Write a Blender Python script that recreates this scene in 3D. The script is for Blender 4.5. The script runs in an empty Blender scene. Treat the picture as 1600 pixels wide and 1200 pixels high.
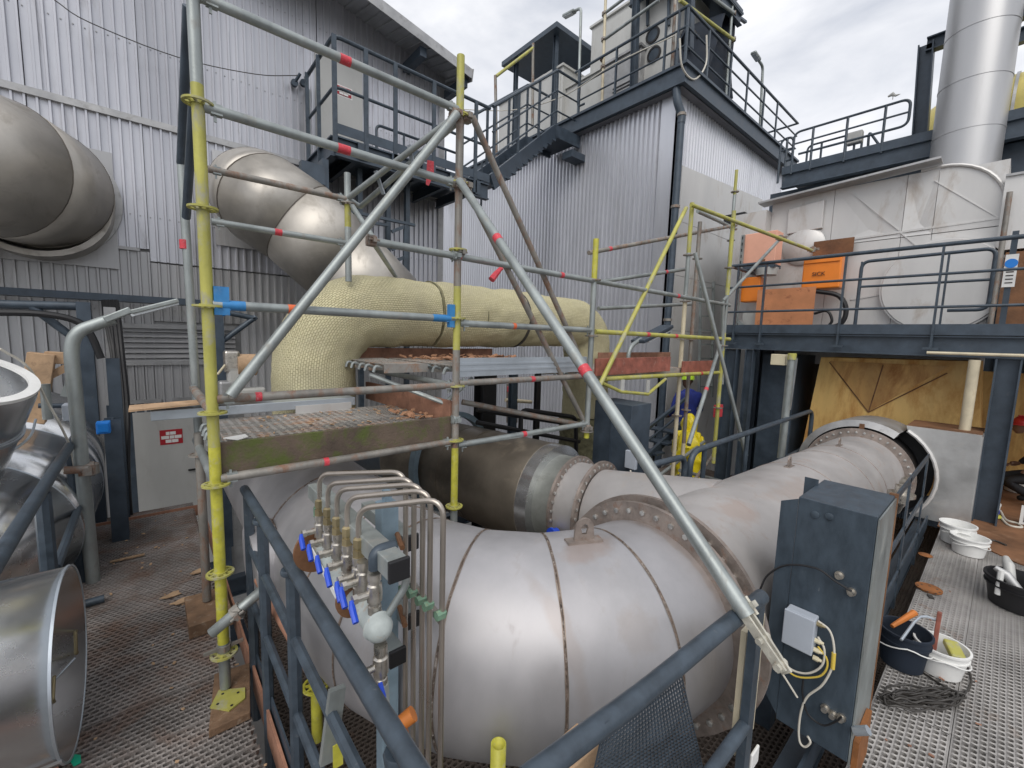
import bpy, math, random
from mathutils import Vector, Matrix
rnd = random.Random(7)
S = bpy.context.scene
COL = S.collection
V3 = Vector
# ------------------------------------------------------------------ camera
F = 665.0
def unit(v): return V3(v).normalized()
_V = unit((-180, 6100, F)); _A = unit((780, -58, F)); _A = (_A - _V * _A.dot(_V)).normalized()
_B = _V.cross(_A)
if _B[0] > 0: _B = -_B
RM = Matrix((_A, _B, -_V))                       # camera axes -> world axes
CAM = V3((0, 0, 2.0))
cam = bpy.data.cameras.new('camera'); co = bpy.data.objects.new('camera', cam); COL.objects.link(co)
rt, up, bk = RM @ V3((1, 0, 0)), RM @ V3((0, -1, 0)), RM @ V3((0, 0, -1))
M = Matrix.Identity(4)
for i in range(3):
    M[i][0], M[i][1], M[i][2], M[i][3] = rt[i], up[i], bk[i], CAM[i]
co.matrix_world = M
cam.sensor_width = 36; cam.lens = F / 1600 * 36; cam.clip_end = 3000; cam.clip_start = 0.03
S.camera = co
# ------------------------------------------------------------------ sky, sun, exposure
W = bpy.data.worlds.new('World'); S.world = W; W.use_nodes = True
nt = W.node_tree; nt.nodes.clear()
N = nt.nodes.new; L = nt.links.new
SUN_EL, SUN_AZ = math.radians(48), math.radians(-138)      # azimuth in world XY, from +X
sky = N('ShaderNodeTexSky'); sky.sky_type = 'NISHITA'; sky.sun_disc = False
sky.sun_elevation = SUN_EL; sky.sun_rotation = math.radians(90) - SUN_AZ
bg1 = N('ShaderNodeBackground'); bg1.inputs[1].default_value = 0.06; L(sky.outputs[0], bg1.inputs[0])
tc = N('ShaderNodeTexCoord'); mp = N('ShaderNodeMapping'); mp.inputs['Scale'].default_value = (1, 1, 2.6)
L(tc.outputs['Generated'], mp.inputs[0])
nz = N('ShaderNodeTexNoise'); nz.inputs['Scale'].default_value = 2.6; nz.inputs['Detail'].default_value = 7; nz.inputs['Roughness'].default_value = .55
nz.inputs['Distortion'].default_value = .3
L(mp.outputs[0], nz.inputs[0])
cr = N('ShaderNodeValToRGB'); cr.color_ramp.elements[0].position = .34; cr.color_ramp.elements[0].color = (.58, .61, .68, 1)
cr.color_ramp.elements[1].position = .66; cr.color_ramp.elements[1].color = (1.0, 1.0, 1.02, 1)
L(nz.outputs[0], cr.inputs[0])
bg2 = N('ShaderNodeBackground'); bg2.inputs[1].default_value = .86; L(cr.outputs[0], bg2.inputs[0])
mx = N('ShaderNodeMixShader'); mx.inputs[0].default_value = .86
L(bg1.outputs[0], mx.inputs[1]); L(bg2.outputs[0], mx.inputs[2])
wo = N('ShaderNodeOutputWorld'); L(mx.outputs[0], wo.inputs[0])
sl = bpy.data.lights.new('sun', 'SUN'); sl.energy = 1.3; sl.angle = math.radians(48); sl.color = (1, .96, .9)
so = bpy.data.objects.new('sun', sl); COL.objects.link(so)
sd = V3((math.cos(SUN_EL) * math.cos(SUN_AZ), math.cos(SUN_EL) * math.sin(SUN_AZ), math.sin(SUN_EL)))
so.rotation_euler = sd.to_track_quat('Z', 'Y').to_euler(); so.location = (0, 0, 30)
S.view_settings.view_transform = 'Standard'; S.view_settings.look = 'None'; S.view_settings.gamma = 1
S.view_settings.use_curve_mapping = False; S.view_settings.exposure = 0.48

# ------------------------------------------------------------------ pixel of the photo + a known plane -> place in the world
def ray(u, v): return RM @ V3((u - 800, v - 600, F))
def onx(u, v, x): d = ray(u, v); return CAM + d * ((x - CAM[0]) / d[0])
def ony(u, v, y): d = ray(u, v); return CAM + d * ((y - CAM[1]) / d[1])
def onz(u, v, z): d = ray(u, v); return CAM + d * ((z - CAM[2]) / d[2])

# ------------------------------------------------------------------ materials
def mat(name, base, metal=0., rough=.5, vary=.12, dirt=None, damt=.0, scale=3., streak=1., bump=.0, bscale=40., spec=.5, dthr=.55, aniso=0, rand=0., emis=None):
    m = bpy.data.materials.new(name); m.use_nodes = True
    t = m.node_tree; n = t.nodes; l = t.links.new; b = n['Principled BSDF']
    geo = n.new('ShaderNodeNewGeometry')
    mpn = n.new('ShaderNodeMapping'); mpn.inputs['Scale'].default_value = (1, 1, 1 / streak)
    l(geo.outputs['Position'], mpn.inputs[0])
    n1 = n.new('ShaderNodeTexNoise'); n1.inputs['Scale'].default_value = scale; n1.inputs['Detail'].default_value = 8; n1.inputs['Roughness'].default_value = .62
    l(mpn.outputs[0], n1.inputs[0])
    mixc = n.new('ShaderNodeMix'); mixc.data_type = 'RGBA'
    lo = [c * (1 - vary * 1.4) for c in base]; hi = [min(1, c * (1 + vary)) for c in base]
    r1 = n.new('ShaderNodeMapRange'); r1.inputs[1].default_value = .3; r1.inputs[2].default_value = .7
    l(n1.outputs[0], r1.inputs[0]); l(r1.outputs[0], mixc.inputs[0])
    mixc.inputs[6].default_value = (*lo, 1); mixc.inputs[7].default_value = (*hi, 1)
    out = mixc.outputs[2]
    rr = n.new('ShaderNodeMapRange'); rr.inputs[1].default_value = .3; rr.inputs[2].default_value = .7
    rr.inputs[3].default_value = max(.05, rough - .09); rr.inputs[4].default_value = min(1, rough + .1)
    l(n1.outputs[0], rr.inputs[0]); rout = rr.outputs[0]
    mout = None
    if dirt:
        n2 = n.new('ShaderNodeTexNoise'); n2.inputs['Scale'].default_value = scale * 1.9; n2.inputs['Detail'].default_value = 10; n2.inputs['Roughness'].default_value = .7
        n2.inputs['Distortion'].default_value = .4
        off = n.new('ShaderNodeVectorMath'); off.operation = 'ADD'; off.inputs[1].default_value = (13.1, 7.7, 3.3)
        l(mpn.outputs[0], off.inputs[0]); l(off.outputs[0], n2.inputs[0])
        r2 = n.new('ShaderNodeMapRange'); r2.inputs[1].default_value = dthr; r2.inputs[2].default_value = dthr + .16; r2.inputs[4].default_value = damt
        l(n2.outputs[0], r2.inputs[0])
        m2 = n.new('ShaderNodeMix'); m2.data_type = 'RGBA'; l(r2.outputs[0], m2.inputs[0]); l(out, m2.inputs[6]); m2.inputs[7].default_value = (*dirt, 1)
        out = m2.outputs[2]
        a = n.new('ShaderNodeMix'); l(r2.outputs[0], a.inputs[0]); l(rout, a.inputs[2]); a.inputs[3].default_value = .85; rout = a.outputs[0]
        if metal:
            a2 = n.new('ShaderNodeMix'); l(r2.outputs[0], a2.inputs[0]); a2.inputs[2].default_value = metal; a2.inputs[3].default_value = metal * .2; mout = a2.outputs[0]
    if rand:
        oi = n.new('ShaderNodeObjectInfo'); rg = n.new('ShaderNodeMapRange'); rg.inputs[3].default_value = 1 - rand; rg.inputs[4].default_value = 1 + rand
        l(oi.outputs['Random'], rg.inputs[0])
        hs = n.new('ShaderNodeHueSaturation'); l(rg.outputs[0], hs.inputs['Value']); l(out, hs.inputs['Color']); out = hs.outputs[0]
    l(out, b.inputs['Base Color']); l(rout, b.inputs['Roughness'])
    if mout: l(mout, b.inputs['Metallic'])
    else: b.inputs['Metallic'].default_value = metal
    b.inputs['Specular IOR Level'].default_value = spec
    if bump:
        nb = n.new('ShaderNodeTexNoise'); nb.inputs['Scale'].default_value = bscale; nb.inputs['Detail'].default_value = 5
        l(geo.outputs['Position'], nb.inputs[0])
        bp = n.new('ShaderNodeBump'); bp.inputs['Strength'].default_value = min(1, bump); bp.inputs['Distance'].default_value = .01
        l(nb.outputs[0], bp.inputs['Height']); l(bp.outputs[0], b.inputs['Normal'])
    if emis: b.inputs['Emission Color'].default_value = (*emis, 1); b.inputs['Emission Strength'].default_value = 1
    return m
def stain(m, c, rad, color, amt=.8, seed=0., sc=6.):
    t = m.node_tree; n = t.nodes; l = t.links.new; b = n['Principled BSDF']; src = b.inputs['Base Color'].links[0].from_socket
    g = n.new('ShaderNodeNewGeometry'); sb = n.new('ShaderNodeVectorMath'); sb.operation = 'SUBTRACT'; sb.inputs[1].default_value = tuple(c); l(g.outputs['Position'], sb.inputs[0])
    dv = n.new('ShaderNodeVectorMath'); dv.operation = 'DIVIDE'; dv.inputs[1].default_value = rad; l(sb.outputs[0], dv.inputs[0])
    ln = n.new('ShaderNodeVectorMath'); ln.operation = 'LENGTH'; l(dv.outputs[0], ln.inputs[0])
    nz_ = n.new('ShaderNodeTexNoise'); nz_.inputs['Scale'].default_value = sc; nz_.inputs['Detail'].default_value = 8; l(g.outputs['Position'], nz_.inputs[0])
    ad = n.new('ShaderNodeMath'); ad.operation = 'MULTIPLY_ADD'; ad.inputs[1].default_value = 1.6; l(nz_.outputs[0], ad.inputs[0]); l(ln.outputs['Value'], ad.inputs[2])
    mr = n.new('ShaderNodeMapRange'); mr.inputs[1].default_value = 1.35; mr.inputs[2].default_value = 1.85; mr.inputs[3].default_value = amt; mr.inputs[4].default_value = 0; l(ad.outputs[0], mr.inputs[0])
    mx = n.new('ShaderNodeMix'); mx.data_type = 'RGBA'; l(mr.outputs[0], mx.inputs[0]); l(src, mx.inputs[6]); mx.inputs[7].default_value = (*color, 1); l(mx.outputs[2], b.inputs['Base Color'])
RUST = (.17, .065, .028); GRIME = (.09, .08, .07)
m_clad = mat('aluminium cladding', (.56, .565, .60), .6, .38, .14, (.16, .15, .15), .5, 1.4, 6, .05, 8, rand=.09)
m_clad_low = mat('weathered cladding', (.50, .50, .505), .45, .45, .18, (.13, .11, .09), .6, 1.2, 7, .05, 8, rand=.10)
m_tower = mat('tower cladding', (.62, .63, .67), .6, .36, .08, GRIME, .25, 1.1, 6, rand=.03)
m_trim = mat('galvanised trim', (.42, .42, .42), .6, .45, .15, GRIME, .4, 4)
m_ss = mat('stainless duct', (.435, .425, .435), .58, .50, .13, (.34, .29, .26), .4, 3.0, 2.2, .16, 2.2, dthr=.58)
m_ss_end = mat('stainless duct run', (.47, .45, .44), .5, .54, .10, (.33, .2, .13), .5, 2.2, 1, .10, 3.0, dthr=.56)
m_weld = mat('weld seam', (.20, .15, .12), .6, .55, .5, (.5, .46, .42), .8, 25, 1, .6, 90, dthr=.5)
m_scorch = mat('scorched weld band', (.30, .25, .21), .75, .5, .3, RUST, .5, 12, 1)
m_flange = mat('rusty flange', (.33, .28, .25), .55, .5, .25, (.20, .10, .06), .75, 9, 1, .25, 60, dthr=.54)
m_bolt = mat('zinc bolt', (.55, .55, .53), .8, .4, .3, RUST, .6, 30)
m_lag = mat('bronze lagging', (.27, .235, .19), .65, .45, .25, (.50, .42, .31), .5, 2.0, 1, .05, 6, dthr=.56)
m_wallduct = mat('wall duct lagging', (.50, .47, .425), .6, .46, .2, (.27, .24, .20), .55, 1.6, 1, .16, 3)
m_bright = mat('bright stainless sheet', (.72, .73, .74), .92, .24, .10, (.45, .40, .35), .12, 2.2, 1, .07, 1.6)
m_gal = mat('galvanised scaffold tube', (.33, .36, .355), .55, .45, .22, (.30, .27, .23), .6, 6, 2, .08, 60)
m_galr = mat('brown stained scaffold tube', (.28, .265, .24), .45, .55, .25, (.24, .12, .07), .8, 6, 2, .1, 60, dthr=.48)
m_yel = mat('yellow painted tube', (.44, .42, .10), .1, .5, .18, (.36, .35, .28), .9, 7, 2, .1, 60, dthr=.5)
m_yel2 = mat('bright yellow paint', (.50, .475, .06), .05, .45, .2, (.42, .40, .28), .8, 14, dthr=.54)
m_cream = mat('cream painted tube', (.62, .55, .40), .1, .55, .15, (.4, .3, .2), .5, 7, 2)
m_blue = mat('blue tube mark', (.04, .22, .50), .1, .5, .15, (.3, .3, .3), .4, 15)
m_red = mat('red tape', (.60, .05, .07), 0, .45, .2, (.62, .5, .5), .7, 45, dthr=.56)
m_orgm = mat('orange tube mark', (.75, .15, .05), 0, .5, .2)
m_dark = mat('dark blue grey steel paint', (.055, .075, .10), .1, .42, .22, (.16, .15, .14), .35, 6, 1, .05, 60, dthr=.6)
m_cab = mat('scuffed cabinet paint', (.050, .070, .092), .1, .45, .2, (.30, .30, .29), .55, 22, 2.5, .05, 60, dthr=.66)
m_rail = mat('blue grey rail paint', (.055, .074, .096), .12, .42, .25, (.25, .25, .25), .7, 13, 1, .08, 60, dthr=.62)
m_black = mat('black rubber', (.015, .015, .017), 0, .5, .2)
m_postblue = mat('pale blue post paint', (.25, .34, .41), .15, .45, .15, (.2, .18, .16), .4, 8)
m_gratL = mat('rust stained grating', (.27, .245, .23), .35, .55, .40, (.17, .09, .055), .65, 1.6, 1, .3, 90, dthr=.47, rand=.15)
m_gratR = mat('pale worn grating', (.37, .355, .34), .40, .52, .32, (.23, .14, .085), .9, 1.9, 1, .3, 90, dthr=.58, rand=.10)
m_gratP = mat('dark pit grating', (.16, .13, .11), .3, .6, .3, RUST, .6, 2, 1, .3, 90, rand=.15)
m_deck = mat('scaffold deck steel', (.45, .43, .40), .5, .5, .25, (.42, .20, .09), .8, 3, 1, .1, 60, dthr=.5, rand=.1)
m_wood = mat('raw timber', (.42, .28, .17), 0, .75, .2, (.16, .10, .07), .6, 9, 1, .3, 80, rand=.15)
m_woodd = mat('stained dark timber', (.20, .12, .07), 0, .8, .3, (.42, .36, .28), .5, 9, 1, .4, 70, dthr=.56)
m_moss = mat('mossy timber', (.125, .092, .068), 0, .8, .35, (.085, .11, .022), .9, 3.2, 1, .4, 80, dthr=.475)
m_redwood = mat('red brown board', (.30, .10, .07), 0, .7, .3, (.40, .25, .20), .5, 9, 1, .2, 60)
m_browndeck = mat('rusty timber board', (.34, .17, .11), 0, .75, .3, (.16, .09, .06), .7, 7, 1, .2, 60)
m_silver = mat('silver toe board', (.50, .55, .60), .7, .38, .1, None, 0, 4)
m_white = mat('white coated duct sheet', (.63, .62, .605), .28, .42, .08, (.38, .31, .25), .6, 1.5, 2.5, .06, 5, dthr=.56, rand=.05)
m_stack = mat('stack cladding', (.48, .48, .485), .7, .42, .08, (.33, .31, .29), .25, 1.1, 5, .03, 4)
m_ochre = mat('heat stained ochre sheet', (.80, .53, .19), .05, .5, .2, (.50, .23, .06), .9, 1.3, 3.5, .05, 5, dthr=.47)
m_ochre2 = mat('burnt orange stained sheet', (.62, .36, .12), .05, .5, .25, (.34, .15, .05), .9, 1.6, 3.0, .05, 5, dthr=.47)
m_orange = mat('orange cabinet paint', (.85, .24, .025), 0, .38, .06)
m_salmon = mat('faded salmon cabinet', (.80, .42, .30), 0, .5, .06)
m_rustsheet = mat('rust stained orange sheet', (.62, .26, .12), .1, .6, .15, (.20, .05, .03), .85, 3.2, 1, .1, 40, dthr=.56)
m_rustplate = mat('rusty floor plate', (.20, .095, .045), 0, .8, .4, (.33, .20, .12), .6, 2.5, 1, .3, 50)
m_rustdisc = mat('rust disc', (.26, .10, .03), 0, .8, .3, None, 0, 12)
m_grey = mat('grey plastic', (.42, .46, .52), 0, .4, .08)
m_lgrey = mat('light grey cabinet paint', (.50, .50, .48), .1, .45, .08, (.33, .31, .28), .4, 2, 3)
m_beige = mat('beige plastic', (.62, .56, .40), 0, .45, .1)
m_wplas = mat('white plastic', (.80, .80, .78), 0, .35, .05, (.5, .45, .38), .4, 8, dthr=.62)
m_valve = mat('nickel valve', (.55, .52, .47), .9, .32, .2, (.22, .17, .12), .5, 30)
m_brass = mat('weathered fitting', (.35, .29, .17), .7, .45, .25)
m_vblue = mat('blue lever', (.015, .07, .55), 0, .35, .1)
m_manif = mat('primer grey pipe', (.40, .44, .43), .05, .6, .2, (.42, .22, .08), .7, 10, dthr=.56)
m_ytee = mat('orange cast fitting', (.62, .20, .04), .1, .55, .2)
m_tubing = mat('stainless tubing', (.46, .41, .36), .85, .33, .15)
m_green = mat('green verdigris fitting', (.16, .27, .19), .3, .6, .3, (.3, .26, .14), .6, 30)
m_sign = mat('red sign', (.42, .02, .03), 0, .45, .08)
m_signw = mat('white lettering', (.8, .78, .76), 0, .5, .05)
m_ink = mat('dark lettering', (.03, .02, .02), 0, .5, .05)
m_bluebox = mat('bright blue box', (.01, .22, .72), 0, .4, .08)
m_yellowcoat = mat('yellow rainwear', (.82, .66, .02), 0, .38, .10, None, 0, 6)
m_bluecoat = mat('blue coverall', (.02, .035, .22), 0, .8, .2, None, 0, 9)
m_hivis = mat('lime hard hat', (.55, .85, .05), 0, .35, .05)
m_redhat = mat('red hard hat', (.55, .03, .03), 0, .3, .05)
m_skin = mat('skin', (.16, .085, .055), 0, .55, .08)
m_blackcloth = mat('black clothing', (.012, .012, .015), 0, .85, .2)
m_shoe = mat('black boots', (.02, .018, .016), 0, .6, .2)
m_tarp = mat('dark tarpaulin', (.012, .02, .035), 0, .75, .25, None, 0, 5, 1, .3, 12)
m_cable = mat('dark cable', (.05, .045, .04), 0, .5, .3)
m_wcable = mat('white cable', (.6, .57, .50), 0, .5, .1)
m_ycable = mat('yellow green wire', (.65, .48, .08), 0, .5, .1)
m_green2 = mat('green plastic scrap', (.0, .35, .2), 0, .5, .2)
m_ground = mat('concrete ground', (.16, .155, .15), 0, .9, .25, (.08, .075, .07), .6, .6, 1)
m_roofmat = mat('roof sheet', (.40, .41, .43), .4, .5, .15, GRIME, .4, 2)
m_soffit = mat('soffit', (.20, .20, .22), .2, .6, .15)
m_coup = mat('pale zinc coupler', (.52, .50, .43), .25, .55, .2, (.28, .17, .10), .7, 25, 1, .2, 60)
m_seam = mat('dark lagging seam', (.10, .085, .07), .2, .7, .3)
m_dent = mat('dented bare sheet', (.56, .565, .56), .65, .36, .12, (.42, .36, .28), .4, 3, 1, .5, 5, dthr=.58)
m_sleeve = mat('grey green sleeve', (.26, .27, .25), .4, .45, .2, GRIME, .4, 4)
m_glass = mat('lamp glass', (.55, .58, .6), .2, .15, .05)
m_rubble = mat('broken orange lagging', (.40, .21, .12), 0, .85, .3, None, 0, 20)
m_wool2 = mat('wool darkened as if shaded', (.20, .19, .11), 0, .95, .35, None, 0, 14, 1, .8, 60)  # darker copy of the wool, shade under the decks put into its colour
m_yetank = mat('yellow lagged vessel', (.62, .52, .16), .1, .5, .12, (.3, .3, .28), .3, 2)

def wool_material():
    m = bpy.data.materials.new('mineral wool in wire mesh'); m.use_nodes = True
    t = m.node_tree; n = t.nodes; l = t.links.new; b = n['Principled BSDF']
    uv = n.new('ShaderNodeUVMap'); geo = n.new('ShaderNodeNewGeometry')
    ns = n.new('ShaderNodeTexNoise'); ns.inputs['Scale'].default_value = 5; ns.inputs['Detail'].default_value = 5; l(geo.outputs['Position'], ns.inputs[0])
    sc = n.new('ShaderNodeVectorMath'); sc.operation = 'SCALE'; sc.inputs['Scale'].default_value = .035; l(ns.outputs['Color'], sc.inputs[0])
    ad = n.new('ShaderNodeVectorMath'); ad.operation = 'ADD'; l(uv.outputs[0], ad.inputs[0]); l(sc.outputs[0], ad.inputs[1])
    br = n.new('ShaderNodeTexBrick'); br.inputs['Scale'].default_value = 1; br.inputs['Brick Width'].default_value = .026; br.inputs['Row Height'].default_value = .019
    br.inputs['Mortar Size'].default_value = .0035; br.inputs['Mortar Smooth'].default_value = 1; br.inputs['Bias'].default_value = 0
    l(ad.outputs[0], br.inputs[0])
    br.inputs['Color1'].default_value = (.67, .62, .40, 1); br.inputs['Color2'].default_value = (.59, .54, .34, 1); br.inputs['Mortar'].default_value = (.45, .41, .25, 1)
    n2 = n.new('ShaderNodeTexNoise'); n2.inputs['Scale'].default_value = 2.6; n2.inputs['Detail'].default_value = 8; n2.inputs['Roughness'].default_value = .7; l(geo.outputs['Position'], n2.inputs[0])
    r = n.new('ShaderNodeMapRange'); r.inputs[1].default_value = .42; r.inputs[2].default_value = .72; r.inputs[4].default_value = .75; l(n2.outputs[0], r.inputs[0])
    mx = n.new('ShaderNodeMix'); mx.data_type = 'RGBA'; l(r.outputs[0], mx.inputs[0]); l(br.outputs[0], mx.inputs[6]); mx.inputs[7].default_value = (.47, .43, .30, 1)
    l(mx.outputs[2], b.inputs['Base Color']); b.inputs['Roughness'].default_value = .95; b.inputs['Specular IOR Level'].default_value = .15
    inv = n.new('ShaderNodeMath'); inv.operation = 'MULTIPLY_ADD'; inv.inputs[1].default_value = -.8; inv.inputs[2].default_value = 1; l(br.outputs['Fac'], inv.inputs[0])
    n3 = n.new('ShaderNodeTexNoise'); n3.inputs['Scale'].default_value = 38; n3.inputs['Detail'].default_value = 6; l(geo.outputs['Position'], n3.inputs[0])
    sm = n.new('ShaderNodeMath'); sm.operation = 'ADD'; l(inv.outputs[0], sm.inputs[0]); l(n3.outputs[0], sm.inputs[1])
    bp = n.new('ShaderNodeBump'); bp.inputs['Strength'].default_value = 1; bp.inputs['Distance'].default_value = .007; l(sm.outputs[0], bp.inputs['Height']); l(bp.outputs[0], b.inputs['Normal'])
    return m
m_wool = wool_material()

# ------------------------------------------------------------------ mesh builder
class MB:
    def __init__(s): s.v = []; s.f = []; s.uv = []
    def box(s, lo, hi):
        x0, y0, z0 = [min(a, b) for a, b in zip(lo, hi)]; x1, y1, z1 = [max(a, b) for a, b in zip(lo, hi)]
        k = len(s.v)
        s.v += [(x0, y0, z0), (x1, y0, z0), (x1, y1, z0), (x0, y1, z0), (x0, y0, z1), (x1, y0, z1), (x1, y1, z1), (x0, y1, z1)]
        s.f += [(k, k+3, k+2, k+1), (k+4, k+5, k+6, k+7), (k, k+1, k+5, k+4), (k+1, k+2, k+6, k+5), (k+2, k+3, k+7, k+6), (k+3, k, k+4, k+7)]
        return s
    def bar(s, p, q, w, h, upv=(0, 0, 1)):            # rectangular bar from p to q
        p, q = V3(p), V3(q); d = (q - p).normalized(); sd = d.cross(V3(upv))
        if sd.length < 1e-4: sd = d.cross(V3((1, 0, 0)))
        sd.normalize(); u = sd.cross(d)
        k = len(s.v)
        for c in (p, q):
            for a, b in ((-1, -1), (1, -1), (1, 1), (-1, 1)): s.v.append(tuple(c + sd * (a * w / 2) + u * (b * h / 2)))
        s.f += [(k, k+1, k+2, k+3), (k+7, k+6, k+5, k+4)] + [(k+i, k+4+i, k+4+(i+1) % 4, k+(i+1) % 4) for i in range(4)]
        return s
    def ibeam(s, p, q, w, h, t=.015, upv=(0, 0, 1)):
        p, q = V3(p), V3(q); d = (q - p).normalized(); sd = d.cross(V3(upv))
        if sd.length < 1e-4: sd = d.cross(V3((1, 0, 0)))
        sd.normalize(); u = sd.cross(d)
        s.bar(p + u * (h/2 - t/2), q + u * (h/2 - t/2), w, t, upv); s.bar(p - u * (h/2 - t/2), q - u * (h/2 - t/2), w, t, upv)
        s.bar(p, q, t, h - 2 * t, upv); return s
    def path(s, pts, r, n=10, caps=True, uv=False, fn=None):
        pts = [V3(p) for p in pts]; m = len(pts); k = len(s.v)
        rs = r if isinstance(r, (list, tuple)) else [r] * m
        tg = []
        for i in range(m):
            a = pts[i] - pts[i-1] if i else pts[1] - pts[0]; b = pts[i+1] - pts[i] if i < m-1 else a
            if a.length < 1e-9: a = b
            tg.append((a.normalized() + b.normalized()).normalized())
        up0 = V3((0, 0, 1)) if abs(tg[0].z) < .9 else V3((1, 0, 0))
        nrm = (up0 - tg[0] * up0.dot(tg[0])).normalized()
        ln = 0
        for i in range(m):
            if i: nrm = (nrm - tg[i] * nrm.dot(tg[i])).normalized(); ln += (pts[i] - pts[i-1]).length
            bi = tg[i].cross(nrm)
            a = (pts[i] - pts[i-1]).normalized() if i else tg[i]
            kk = 1 / max(.5, tg[i].dot(a))                        # mitre stretch in the bend plane
            ax = None
            if i and i < m - 1:
                c = a - (pts[i+1] - pts[i]).normalized()
                if c.length > 1e-3: ax = c.normalized()
            for j in range(n):
                t = 2 * math.pi * j / n; o = nrm * math.cos(t) + bi * math.sin(t)
                rr = rs[i]
                if fn: rr = fn(rr, ln, t, pts[i] + o * rr)
                o = o * rr
                if ax is not None: o = o + ax * (o.dot(ax) * (kk - 1))
                s.v.append(tuple(pts[i] + o)); 
                if uv: s.uv.append((ln, t * rs[i]))
        for i in range(m - 1):
            for j in range(n):
                a = k + i*n + j; b = k + i*n + (j+1) % n; s.f.append((a, b, b + n, a + n))
        if caps: s.f += [tuple(k + j for j in reversed(range(n))), tuple(k + (m-1)*n + j for j in range(n))]
        return s
    def tube(s, p, q, r, n=10, caps=True): return s.path([p, q], r, n, caps)
    def lathe(s, o, ax, prof, n=24, closed=False):       # prof [(distance along axis, radius)]
        o = V3(o); ax = V3(ax).normalized(); u0 = V3((0, 0, 1)) if abs(ax.z) < .9 else V3((1, 0, 0))
        u = (u0 - ax * ax.dot(u0)).normalized(); w = ax.cross(u); k = len(s.v); m = len(prof)
        for t, r in prof:
            for j in range(n):
                a = 2 * math.pi * j / n; s.v.append(tuple(o + ax * t + (u * math.cos(a) + w * math.sin(a)) * r))
        for i in range(m if closed else m - 1):
            for j in range(n):
                a = k + i*n + j; b = k + i*n + (j+1) % n; i2 = k + ((i+1) % m)*n
                s.f.append((a, b, i2 + (j+1) % n, i2 + j))
        if not closed:
            if prof[0][1] > 1e-4: s.f.append(tuple(k + j for j in reversed(range(n))))
            if prof[-1][1] > 1e-4: s.f.append(tuple(k + (m-1)*n + j for j in range(n)))
        return s
    def ring(s, o, ax, r0, r1, t, n=48): return s.lathe(o, ax, [(-t/2, r0), (-t/2, r1), (t/2, r1), (t/2, r0)], n, True)
    def poly(s, pts, th):                                # flat polygon with thickness along vector th
        k = len(s.v); m = len(pts); th = V3(th)
        s.v += [tuple(p) for p in pts] + [tuple(V3(p) + th) for p in pts]
        s.f += [tuple(range(k, k+m)), tuple(k + m + i for i in reversed(range(m)))] + [(k+i, k+m+i, k+m+(i+1) % m, k+(i+1) % m) for i in range(m)]
        return s
    def sheet(s, o, wd, n_, width, zt, zb, pitch, depth, th=.004, zt2=None, prof=((0, 0), (.66, 0), (.73, 1), (.93, 1))):     # trapezoid corrugated sheet; wd, n_ unit vectors
        o, wd, n_ = V3(o), V3(wd), V3(n_); xs = []
        x = 0.; P = pitch
        while x < width - 1e-6:
            for a, d in prof:
                if x + a * P <= width: xs.append((x + a*P, d))
            x += P
        xs.append((width, 0)); k = len(s.v); m = len(xs)
        for side in (0, 1):
            for z, zz in ((zb, zb), (zt, zt if zt2 is None else zt2)):
                for (a, d) in xs:
                    q = o + wd * a + n_ * (d * depth - side * th); z_ = z + (zz - z) * a / width
                    s.v.append((q.x, q.y, z_))
        for i in range(m - 1):
            s.f.append((k+i, k+i+1, k+m+i+1, k+m+i)); s.f.append((k+2*m+i+1, k+2*m+i, k+3*m+i, k+3*m+i+1))
            s.f.append((k+m+i, k+m+i+1, k+3*m+i+1, k+3*m+i))
        return s
    def build(s, name, m, parent=None, smooth=True, bevel=0):
        me = bpy.data.meshes.new(name)
        off = ORG.get(parent.name, V3((0, 0, 0))) if parent else V3((0, 0, 0))
        me.from_pydata([tuple(V3(v) - off) for v in s.v], [], s.f)
        if s.uv and len(s.uv) == len(s.v):
            ul = me.uv_layers.new(name='UVMap')
            for lp in me.loops: ul.data[lp.index].uv = s.uv[lp.vertex_index]
        me.materials.append(m); me.update()
        if smooth:
            me.polygons.foreach_set('use_smooth', [True] * len(me.polygons)); me.set_sharp_from_angle(angle=math.radians(38))
        o = bpy.data.objects.new(name, me); COL.objects.link(o)
        if parent: o.parent = parent; ORG[o.name] = off
        if bevel:
            b = o.modifiers.new('bevel', 'BEVEL'); b.width = bevel; b.segments = 2; b.limit_method = 'ANGLE'
        return o
ORG = {}
def thing(name, label, cat, loc, group=None, kind=None):
    o = bpy.data.objects.new(name, None); COL.objects.link(o); o.location = loc; o.empty_display_size = .1
    if label: o['label'] = label
    if cat: o['category'] = cat
    if group: o['group'] = group
    if kind: o['kind'] = kind
    ORG[o.name] = V3(loc); return o
def tag(o, label, cat, group=None):
    o['label'] = label; o['category'] = cat
    if group: o['group'] = group
    return o
def struct(o): o['kind'] = 'structure'; return o
def stuff(o): o['kind'] = 'stuff'; return o
def dupe(root, loc, label):
    r = root.copy(); COL.objects.link(r); r.location = loc; r['label'] = label; ORG[r.name] = V3(loc)
    for ch in list(root.children):
        c = ch.copy(); COL.objects.link(c); c.parent = r
        for g in list(ch.children): d = g.copy(); COL.objects.link(d); d.parent = c
    return r
def fillet(pts, rad, k=6):
    pts = [V3(p) for p in pts]; out = [pts[0]]
    for i in range(1, len(pts) - 1):
        a, b, c = pts[i-1], pts[i], pts[i+1]; r = min(rad, (a-b).length * .49, (c-b).length * .49)
        p0 = b + (a - b).normalized() * r; p1 = b + (c - b).normalized() * r
        for j in range(k + 1):
            t = j / k; out.append(p0 * (1-t)**2 + b * (2*t*(1-t)) + p1 * t**2)
    out.append(pts[-1]); return out
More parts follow.
